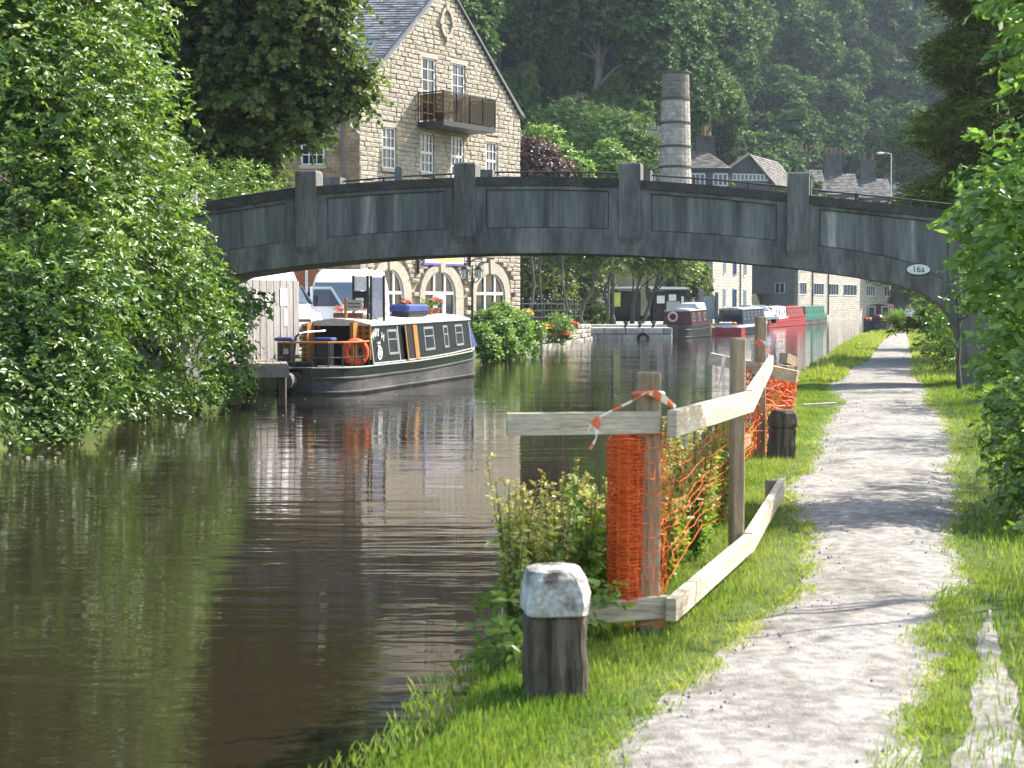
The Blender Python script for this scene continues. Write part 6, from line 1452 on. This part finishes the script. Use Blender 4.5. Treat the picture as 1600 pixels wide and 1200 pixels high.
tree('garden_hedge', 'low green hedge behind the left end of the bridge', 'hedge', (-11.5, 44, .3), [B(330, 300, 41, .8), B(390, 297, 41, .7), B(280, 300, 40, .9), B(430, 310, 42, .5), B(350, 330, 41, 1.0)], L_bush, 16, 9, .3, (.12, .06), .08, limbs=3)
# shrubs between boat and wharf
tree('canal_shrub', 'lime green shrub at the water edge by the narrowboat bow', 'shrub', (-.75, 58, .0),
     [B(770, 510, 57, .62), B(800, 512, 59, .62), B(760, 535, 56, .45), B(790, 540, 57.5, .5), B(815, 530, 60, .42), B(780, 490, 58, .36), B(748, 520, 56, .28), B(765, 548, 56, .35), B(800, 550, 58, .38), B(825, 545, 61, .35), B(835, 520, 64, .4), B(755, 500, 57, .3), B(815, 500, 61, .35)], L_lime, 60, 9, .22, (.12, .06), .05, limbs=4, lump=(4, .4), core=.4)
tree('flowering_bush', 'flowering bush on the canal wall below the railing', 'shrub', (2.2, 75, .1),
     [B(872, 505, 74, .5), B(876, 520, 74, .5), B(868, 530, 74, .35), B(885, 512, 74, .3)], L_lime, 40, 8, .2, (.13, .06), .04, limbs=3)
for k, (x, y, d, m, lab) in enumerate(((882, 545 - 20, 73.6, m_flow, 'red flowers at the foot of the canal wall bush'), (855, 512, 73.6, m_flow2, 'orange flowers on the canal wall by the railing'), (895, 508, 76, m_flow, 'crimson flowers spilling over the canal wall near the quay'), (824, 490, 70, m_flow2, 'yellow flowers in a basket on the iron railing'))):
    c = D(x, y, d); t = thing('flower_clump', lab, 'flowers', c); flowers(c, .22, 110, m, .12, t, 'flowers', c); flowers(c - Vector((0, 0, .12)), .22, 90, m_leafpot, .13, t, 'leaves', c)
# wharf trees
for k, (x, d, zt, r, lean, lab, lf) in enumerate(((879, 108, 5.2, 1.5, 0, 'small tree behind the iron railing at the wharf', L_dark), (912, 97, 5.0, 1.5, .3, 'small tree with a dark trunk at the corner of the quay', L_dark), (934, 101, 5.0, 1.35, .8, 'leaning tree beside the black lamp column on the wharf', L_dark), (986, 103, 4.8, 1.5, .5, 'sunlit tree in front of the dark shed on the wharf', L_bush), (998, 103, 4.6, 1.5, 1.8, 'slanting thin tree beside the sunlit wharf tree', L_bush))):
    b_ = Vector((px(x, d), d, .2)); tp = b_ + Vector((lean, 0, zt - .2))
    tree('wharf_tree', lab, 'tree', b_, [(tp + Vector((0, 0, .5)), r), (tp + Vector((.9, .4, -.2)), r * .75), (tp + Vector((-.9, -.3, -.3)), r * .75), (tp + Vector((.3, -.6, .9)), r * .7), (tp + Vector((1.6, .2, -.4)), r * .45)], lf, 12, 10, .4, (.2, .12), .16, group='trees on the wharf', limbs=5, bark=m_bark)
tree('wharf_hedge', 'dark ivy mass on top of the shed beside the stone cottage', 'ivy', (px(1078, 120), 121, .2), [(D(1070, 440, 121), 1.1), (D(1085, 432, 122), 1.2), (D(1060, 445, 120), .8), (D(1090, 455, 121), .8)], L_dark, 16, 9, .35, (.2, .14), .1, limbs=3)
for k, (x, y, d, r, lab) in enumerate(((925, 497, 100, .8, 'low round bush under the wharf trees'), (850, 470, 112, 1.8, 'dark bush behind the railing beside the mill house'), (826, 440, 112, 2.6, 'tall dark evergreen right beside the mill house corner'), (890, 440, 118, 2.6, 'dark thicket behind the wharf trees'))):
    c = D(x, y, d); tree('dark_bush', lab, 'bush', (c.x, c.y, .2), [(Vector((c.x, c.y, max(.8, c.z - r * 1.4))), r), (c, r), (c + Vector((r * .6, 0, -r * .3)), r * .7), (c + Vector((-r * .6, .3, -r * .4)), r * .7), (c + Vector((0, .5, r * .7)), r * .7), (c + Vector((.3, .5, r * 1.5)), r * .6)], L_dark, 9, 9, .4, (.22, .15), .15, limbs=4)
tree('lamp_column_ivy', 'slim dark climbing shrub on the mill wall', 'shrub', (px(1190, 198), 199, 0), [(D(1193, 452, 199), .9), (D(1192, 470, 199), .8), (D(1190, 440, 199), .6)], L_dark, 14, 8, .3, (.25, .16), .1, limbs=2)
lc = Vector((px(957.5, 99), 99, .2)); l2 = thing('lamp_column', 'black lamp column with a glowing orange lantern among the wharf trees', 'lamp post', lc); zt = pz(405, 99)
MB().lathe(lc, [(.22, 0), (.2, .5), (.1, .8), (.07, zt - .5)], n=10).build('column', m_iron, l2)
q = D(916, 400, 99); MB().tube([Vector((lc.x, 99, zt - .6)), Vector((lc.x - .6, 99, zt + .1)), Vector((q.x, 99, q.z + .35))], .04, n=6).build('arm', m_iron, l2)
m_glow = bpy.data.materials.new('lit_lantern'); m_glow.use_nodes = True; pb = m_glow.node_tree.nodes['Principled BSDF']; pb.inputs['Emission Color'].default_value = (1, .42, .12, 1); pb.inputs['Emission Strength'].default_value = 2.2
MB().lathe(q + Vector((0, 0, -.15)), [(.08, 0), (.2, .1), (.22, .36), (.1, .5)], n=8).build('lantern', m_glow, l2)
# behind the bridge, in front of the hill
for (x, y, d, r, mt, lab) in ((830, 262, 80, 1.4, L_purple, 'purple leaved bush at the corner of the mill house'), (845, 235, 84, 1.1, L_lime, 'bright green bush above the purple one'), (880, 262, 84, 1.0, L_lime, 'light green bush seen above the middle of the bridge'), (952, 250, 110, 1.2, L_lime, 'yellow green bush left of the factory chimney'), (1210, 232, 262, 2.6, L_lime, 'rounded sunlit tree behind the terrace roofs'), (895, 222, 135, 3.5, L_hill, 'dense round tree on the slope below the forked tree'), (960, 222, 128, 2.6, L_hill, 'mid green tree on the slope beside the retaining wall'), (1318, 262, 262, 1.7, L_lime, 'small light tree between the terrace chimneys'), (1440, 225, 190, 3.5, L_hill, 'greyish pale tree beside the conifer')):
    c = D(x, y, d); gz_ = max(.2, hill(c.x, d) + .2); gz_ = min(gz_, c.z - r)
    tree('garden_tree', lab, 'tree', (c.x, c.y, gz_), [(c, r), (c + Vector((r * .7, 0, -r * .35)), r * .75), (c + Vector((-r * .75, .3, -r * .4)), r * .75), (c + Vector((0, .5, -r * .9)), r * .9)], mt, 30 / r ** 1.1, 9, .14 * r + .25, (.1 * r ** .5 + .1, .07 * r ** .5 + .05), .08 * r, limbs=4)
# forked tree on the slope
fb = D(927, 165, 150); fb.z = hill(fb.x, 150)
tree('forked_tree', 'tall tree with a pale forked trunk standing out on the wooded slope', 'tree', fb,
     [B(930, -10, 151, 4.0), B(985, 45, 150, 2.8), B(1020, 65, 149.5, 2.2), B(865, 30, 152, 3.0), B(900, 0, 150, 4), B(960, -20, 150, 4.5), B(1010, 20, 149, 3), B(845, 72, 152, 1.7), B(1000, 82, 149, 1.7), B(1030, 100, 149, 1.3)],
     L_hill, 3.2, 11, .8, (.42, .31), .62, shell=.78, rough=.2, lump=(5, .4), core=.4, bark=m_barkgrey, limbs=9, top=D(937, 70, 150))
# wooded hillside: a few tree shapes copied over the slope
protos = []
for k in range(5):
    rr_ = np.random.default_rng(50 + k); hgt_ = (13, 15, 12, 16, 11)[k]; cr_ = (4.6, 4.2, 5, 4.4, 3.6)[k]
    bl_ = [((0, 0, hgt_ * .62), (cr_ * .8, cr_ * .8, hgt_ * .3))]
    for j in range(11):
        a = rr_.uniform(0, 6.28); h = rr_.uniform(.3, .95); w = cr_ * (1.05 - abs(h - .55)) * rr_.uniform(.55, .95); bl_.append(((w * math.cos(a), w * math.sin(a), hgt_ * h), rr_.uniform(1.2, 2.1)))
    me = crown_mesh('crown', bl_, L_hill, 3.2, 11, .8, (.42, .31), rr_, up=.25, droop=.35, shell=.78, rough=.2, low=-.8, lump=(4, .42), core=.4)
    mb = MB(); limb_tree(mb, (0, 0, -.6), (0, 0, hgt_ * .75), .34, rr_, targets=[b_[0] for b_ in bl_[1:7]])
    tm = mb.build('trunk', m_bark if k % 2 else m_barkgrey, None, smooth=True); bpy.data.objects.remove(tm, do_unlink=False) if False else None
    protos.append((me, tm.data)); COL.objects.unlink(tm); bpy.data.objects.remove(tm)
TL = ['broad dark green tree in the hillside wood', 'tall narrow tree in the hillside wood', 'spreading round-headed tree in the hillside wood', 'very tall full tree in the hillside wood', 'small bushy tree in the hillside wood']
placed = []
rr_ = np.random.default_rng(5)
def try_tree(x, y, s, k, mind):
    for (a, b, c) in placed:
        if (a - x) ** 2 + (b - y) ** 2 < (mind * (s + c) / 2) ** 2: return False
    z = hill(x, y) + .3
    u, v = project(Vector((x, y, z + 14 * s)));  u0, v0 = project(Vector((x, y, z)))
    if u < 520 or u > 1720 or v > 330 or v0 < -130: return False
    if s < .6 and (v > 240 or v0 < 0): return False
    if y < 151 and 830 < u0 < 1040: return False
    if 975 < u0 < 1470 and y < (160 if u0 < 1080 else 207 if u0 < 1245 else 256): return False
    placed.append((x, y, s))
    t = thing('woodland_tree', TL[k], 'tree', (x, y, z - .3), group='trees of the hillside wood, ' + TL[k].split(' tree')[0], rz=rr_.uniform(0, 6.28), world=False); t.scale = (s, s, s * rr_.uniform(.9, 1.15))
    np_obj('crown', protos[k][0], t); np_obj('trunk', protos[k][1], t); return True
for _ in range(2600):
    y = rr_.uniform(118, 330); x = y * rr_.uniform(-.12, .40)
    if hill(x, y) < 2.5: continue
    try_tree(x, y, rr_.uniform(.8, 1.35) * (1 + .0012 * (y - 150)), int(rr_.integers(0, 5)), 6.6)
    if len(placed) > 230: break
for (u_, d_, s_, k_) in ((1092, 160, .55, 2), (1108, 166, .5, 4), (1084, 172, .8, 0), (1112, 196, .9, 3), (1135, 200, .8, 2), (1160, 206, .8, 0), (1100, 184, .8, 1), (1070, 166, .6, 4), (1125, 214, 1.1, 3), (1020, 160, .7, 2), (985, 150, .55, 4), (965, 146, .5, 4), (1000, 156, .7, 0), (945, 150, .45, 2)):
    x_ = px(u_, d_); t = thing('slope_tree', 'tree on the steep slope close behind the factory chimney', 'tree', (x_, d_, hill(x_, d_)), group='trees close behind the chimney', rz=rr_.uniform(0, 6.28), world=False); t.scale = (s_, s_, s_)
    np_obj('crown', protos[k_][0], t); np_obj('trunk', protos[k_][1], t)
TL[4] = 'low understorey tree in the hillside wood'
for _ in range(3000):
    y = rr_.uniform(122, 250); x = y * rr_.uniform(-.08, .30)
    if hill(x, y) < 1.5: continue
    try_tree(x, y, rr_.uniform(.3, .55), 4, 6.2)
    if len(placed) > 330: break
# right side
tree('ash_sapling', 'bright green young ash overhanging the towpath beside the bridge', 'tree', (5.6, 13.4, 0),
     [B(1575, 235, 12.6, (.2, .2, .16)), B(1560, 275, 12.6, .18), B(1585, 330, 12.6, .3), B(1545, 345, 12.6, .2), B(1600, 400, 12.4, .36), B(1550, 420, 12.5, .24), B(1610, 480, 12.4, .28), B(1545, 455, 12.5, .14), B(1625, 560, 12.3, .3), B(1580, 540, 12.5, .16), B(1600, 620, 12.3, .2), B(1650, 380, 12.4, .5), B(1660, 560, 12.3, .5), B(1690, 250, 12.6, .6)],
     L_ash, 26, 9, .28, (.135, .055), .05, droop=.5, up=.1, limbs=10, top=D(1600, 400, 12.5))
tree('path_bush', 'dense dark green bush at the towpath edge below the young ash', 'bush', (4.6, 12.2, 0),
     [B(1640, 640, 11.6, .34), B(1625, 700, 11.4, .26), B(1645, 760, 11, .26), B(1610, 740, 11.4, .12), B(1700, 700, 11.3, .6), B(1680, 820, 10.5, .3), B(1590, 680, 11.8, .1)],
     L_bush, 60, 9, .24, (.085, .042), .04, droop=.4, up=.1, limbs=5)
tree('path_bush', 'leafy bush growing against the bridge abutment', 'bush', (9.6, 27.0, 0), [B(1590, 500, 26, .35), B(1605, 560, 25, .45), B(1575, 610, 26.5, .25), B(1610, 640, 22, .5), B(1660, 480, 24, 1.2), B(1590, 440, 26, .3), B(1570, 640, 24, .2)], L_bush, 28, 9, .3, (.1, .05), .06, limbs=6)
tree('path_bush', 'dark bush overhanging the towpath beyond the bridge', 'bush', (11.6, 38, 0), [B(1480, 530, 37, .6), B(1510, 500, 36, .7), B(1478, 565, 37, .3), B(1500, 560, 36, .5), B(1482, 512, 40, .35), B(1485, 470, 38, .5), B(1530, 520, 35, .7)], L_bush, 24, 10, .35, (.12, .06), .08, limbs=6, shell=.5)
tree('path_bush', 'bush beyond the bridge with branches trailing below the arch', 'bush', (17.5, 58, 0), [B(1475, 465, 56, .9), B(1495, 455, 55, 1.2), B(1494, 500, 58, .6), B(1500, 525, 58, .55), B(1520, 470, 54, 1.5), B(1446, 452, 60, .3), B(1425, 446, 60, .16)], L_bush, 18, 10, .4, (.15, .08), .1, limbs=6, shell=.5)
tree('path_bush', 'bush beside the walker on the towpath', 'bush', (26, 90, 0), [B(1466, 500, 92, .9), B(1480, 480, 90, 1.3), B(1464, 465, 97, .8), B(1510, 480, 90, 2)], L_bush, 12, 9, .4, (.2, .1), .1, limbs=4)
tree('thin_trunk', 'slim tree trunk at the towpath edge under the right end of the bridge', 'tree', G(1499, 612), [B(1510, 470, 28.6, .3), B(1525, 440, 28.4, .3)], L_bush, 30, 8, .25, (.1, .05), .055, limbs=2, top=D(1494, 440, 28.8), wobble=.02)
tree('waterside_reeds', 'pale tuft of tall grass by the moored dark red boat', 'plant', (24.2, 95, 0), [B(1405, 503, 95, (.5, .5, .2)), B(1396, 505, 95, (.4, .4, .15)), B(1410, 500, 95, (.3, .3, .2))], L_weed, 60, 5, .5, (.35, .03), .02, limbs=2, up=2.2, droop=.05, out=0)
# overhead twig in the top right corner
tree('overhanging_ash', 'ash branch hanging into the top right corner over the towpath', 'tree', (4.4, 9.0, 0), [B(1605, 15, 8.2, .09), B(1660, -20, 8.4, .35), B(1700, 60, 8.4, .35)], L_ash, 60, 8, .16, (.1, .045), .05, droop=.5, limbs=3, top=D(1690, 0, 8.5))
# tall trees to the right of the path, out of the frame, whose shade falls on it
for (x, y, lab) in ((8.2, 14.5, 'roadside tree right of the towpath near the ash'), (9.2, 19, 'roadside tree right of the towpath by the bridge'), (7.6, 9.5, 'roadside tree right of the towpath opposite the bollard')):
    tree('path_tree', lab, 'tree', (x, y, .1), [((x, y, 3.4), 1.2), ((x - .8, y + .5, 3), .8), ((x + .7, y - .6, 3.1), .9), ((x, y + .2, 4.6), .9)], L_bush, 9, 9, .35, (.12, .06), .12, limbs=4)
# conifer: whorls of drooping sprays
cb = Vector((px(1590, 44), 44, .3)); cf = thing('conifer', 'tall dark golden-green cypress behind the right end of the bridge', 'tree', cb)
mb = MB(); mb.tube([cb, cb + Vector((0, 0, 6)), cb + Vector((0, 0, 14))], [.3, .2, .04], n=8); mb.build('trunk', m_bark, cf)
Ps, As_ = [], []
for k in range(3200):
    h = rg.uniform(.0, 1) ** .9; z = .8 + 13 * h; R0 = 3.3 * (1 - h * .55) * (.8 + .25 * math.sin(z * 3.1)); a = rg.uniform(0, 6.28); d = np.array([math.cos(a), math.sin(a), 0])
    for rr2 in (rg.uniform(.55, .8), rg.uniform(.8, 1.0), 1.03):
        Ps.append(d * R0 * rr2 + np.array([0, 0, z - .25 * rr2 * rr2 + rg.normal(0, .08)])); As_.append(d + np.array([rg.normal(0, .35), rg.normal(0, .35), .12]))
V, Fc, T = sprig_leaves(np.array(Ps), np.array(As_), 12, .7, .3, .055, rg, up_bias=1.0, droop=.2, splay=.8); np_obj('foliage', np_mesh('foliage', V, Fc, 3, L_con, {'tint': T}), cf)
# ================================================================== weeds in the slipped bank
def stems(label, pts, hts, leafm, seedm, seed_frac, leaf, nl, group=None, name='weed_plant'):
    for i, (p, h) in enumerate(zip(pts, hts)):
        p = Vector(p); t = thing(name, label, 'plant', p, group=group); n = 10; mb = MB(); Pp, Ax, Sp, Sx = [], [], [], []
        for k in range(n):
            a = rg.uniform(0, 6.28); ln = rg.uniform(.05, .22) * h; hh = h * rg.uniform(.65, 1.05); tip = Vector((math.cos(a) * ln, math.sin(a) * ln, hh))
            mb.tube([p, p + tip * .5 + Vector((0, 0, .05)), p + tip], [.006, .004, .002], n=4)
            for q in np.linspace(.08, .75, nl): Pp.append(np.array(tip) * q + np.array([0, 0, .02])); Ax.append(np.array([rg.normal(), rg.normal(), .35]))
            for q in np.linspace(1 - seed_frac, 1.0, 12): Sp.append(np.array(tip) * q); Sx.append(np.array([rg.normal(0, .6), rg.normal(0, .6), 1]))
        mb.build('stems', L_weed, t)
        V, Fc, T = sprig_leaves(np.array(Pp), np.array(Ax), 3, leaf[0] * .6, leaf[0], leaf[1], rg, droop=.3); np_obj('leaves', np_mesh('leaves', V, Fc, 3, leafm, {'tint': T}), t)
        if seedm:
            V, Fc, T = sprig_leaves(np.array(Sp), np.array(Sx), 7, .045, .022, .018, rg); np_obj('seed_heads', np_mesh('seed_heads', V, Fc, 3, seedm, {'tint': T}), t)
pts = [(x, y, -.05) for x, y in ((.0, 7.1), (.02, 7.35), (.08, 7.6), (.2, 7.5), (.0, 7.65), (.12, 7.2), (.25, 7.9), (.1, 8.0), (.2, 7.25), (.3, 8.3))]
stems('dock plant with rusty seed spikes on the bank behind the white-topped bollard', pts, [rg.uniform(.62, .85) for _ in pts], L_weed, L_seed, .6, (.08, .026), 3, 'dock plants on the slipped bank', 'dock_plant')
pts = [(x, y, -.03) for x, y in ((.42, 7.9), (.5, 8.2), (.36, 7.6), (.38, 8.1), (.5, 7.7))]
stems('leafy nettle growing beside the rolled netting', pts, [rg.uniform(.7, .95) for _ in pts], L_weed, None, .2, (.075, .035), 11, 'nettles beside the netting roll', 'nettle')
pts = [(float(np.interp(y_, [7.5, 9.45, 16.2], [.66, 1.39, 2.62])) - .12 - rg.uniform(.05, .45), y_, 0) for y_ in (7.9, 8.0, 8.15, 8.3, 8.4, 8.6, 8.7, 8.9, 9.0, 9.2, 9.4, 9.6, 9.8, 10.1, 10.4, 10.7, 11.0, 11.4, 12.2, 13, 13.9, 14.9)]
stems('tall weed growing inside the rail fence behind the netting', pts, [rg.uniform(.5, .9) for _ in pts], L_weed, L_seed, .25, (.07, .03), 9, 'weeds inside the rail fence')
tree('bramble', 'trailing broad leaves spilling over the bank edge below the dock plants', 'plant', (-.05, 6.9, -.1), [((-.02, 6.98, .12), (.12, .14, .17)), ((.14, 7.0, .1), (.16, .14, .14)), ((-.06, 7.2, .0), (.1, .18, .2)), ((.32, 7.3, .15), (.2, .2, .15))], L_weed, 130, 5, .12, (.07, .032), .01, limbs=2, droop=.6)
# floating seed fluff on the water
n = 150; V = []; Fc = []
for i in range(n):
    y = 26 + 30 * RNG.random(); a, b = Lb(y) + .3, Rb(y) - .5; x = a + (b - a) * RNG.random(); s = RNG.uniform(.005, .013); o = len(V)
    V += [(x - s, y - s, WATER + .003), (x + s, y - s, WATER + .003), (x + s, y + s, WATER + .003), (x - s, y + s, WATER + .003), (x, y, WATER + .003 + s * .6)]; Fc += [(o, o + 1, o + 4), (o + 1, o + 2, o + 4), (o + 2, o + 3, o + 4), (o + 3, o, o + 4)]
mb = MB(); mb.add(V, Fc); struct(mb.build('floating_seeds', m_white), 'stuff')
# ================================================================== air
HAZE = 0.0002
if HAZE:
    m_haze = bpy.data.materials.new('haze'); m_haze.use_nodes = True; nt = m_haze.node_tree; nt.nodes.remove(nt.nodes['Principled BSDF'])
    pv = nt.nodes.new('ShaderNodeVolumePrincipled'); pv.inputs['Color'].default_value = (.72, .85, 1.0, 1); pv.inputs['Density'].default_value = HAZE; pv.inputs['Anisotropy'].default_value = .3
    nt.links.new(pv.outputs[0], nt.nodes['Material Output'].inputs['Volume'])
    hz = MB().bbox((-480, -60, -4), (520, 720, 128)).build('haze', m_haze); struct(hz, 'stuff')
# tidy helper properties
for o in bpy.data.objects:
    if '_base' in o: del o['_base']
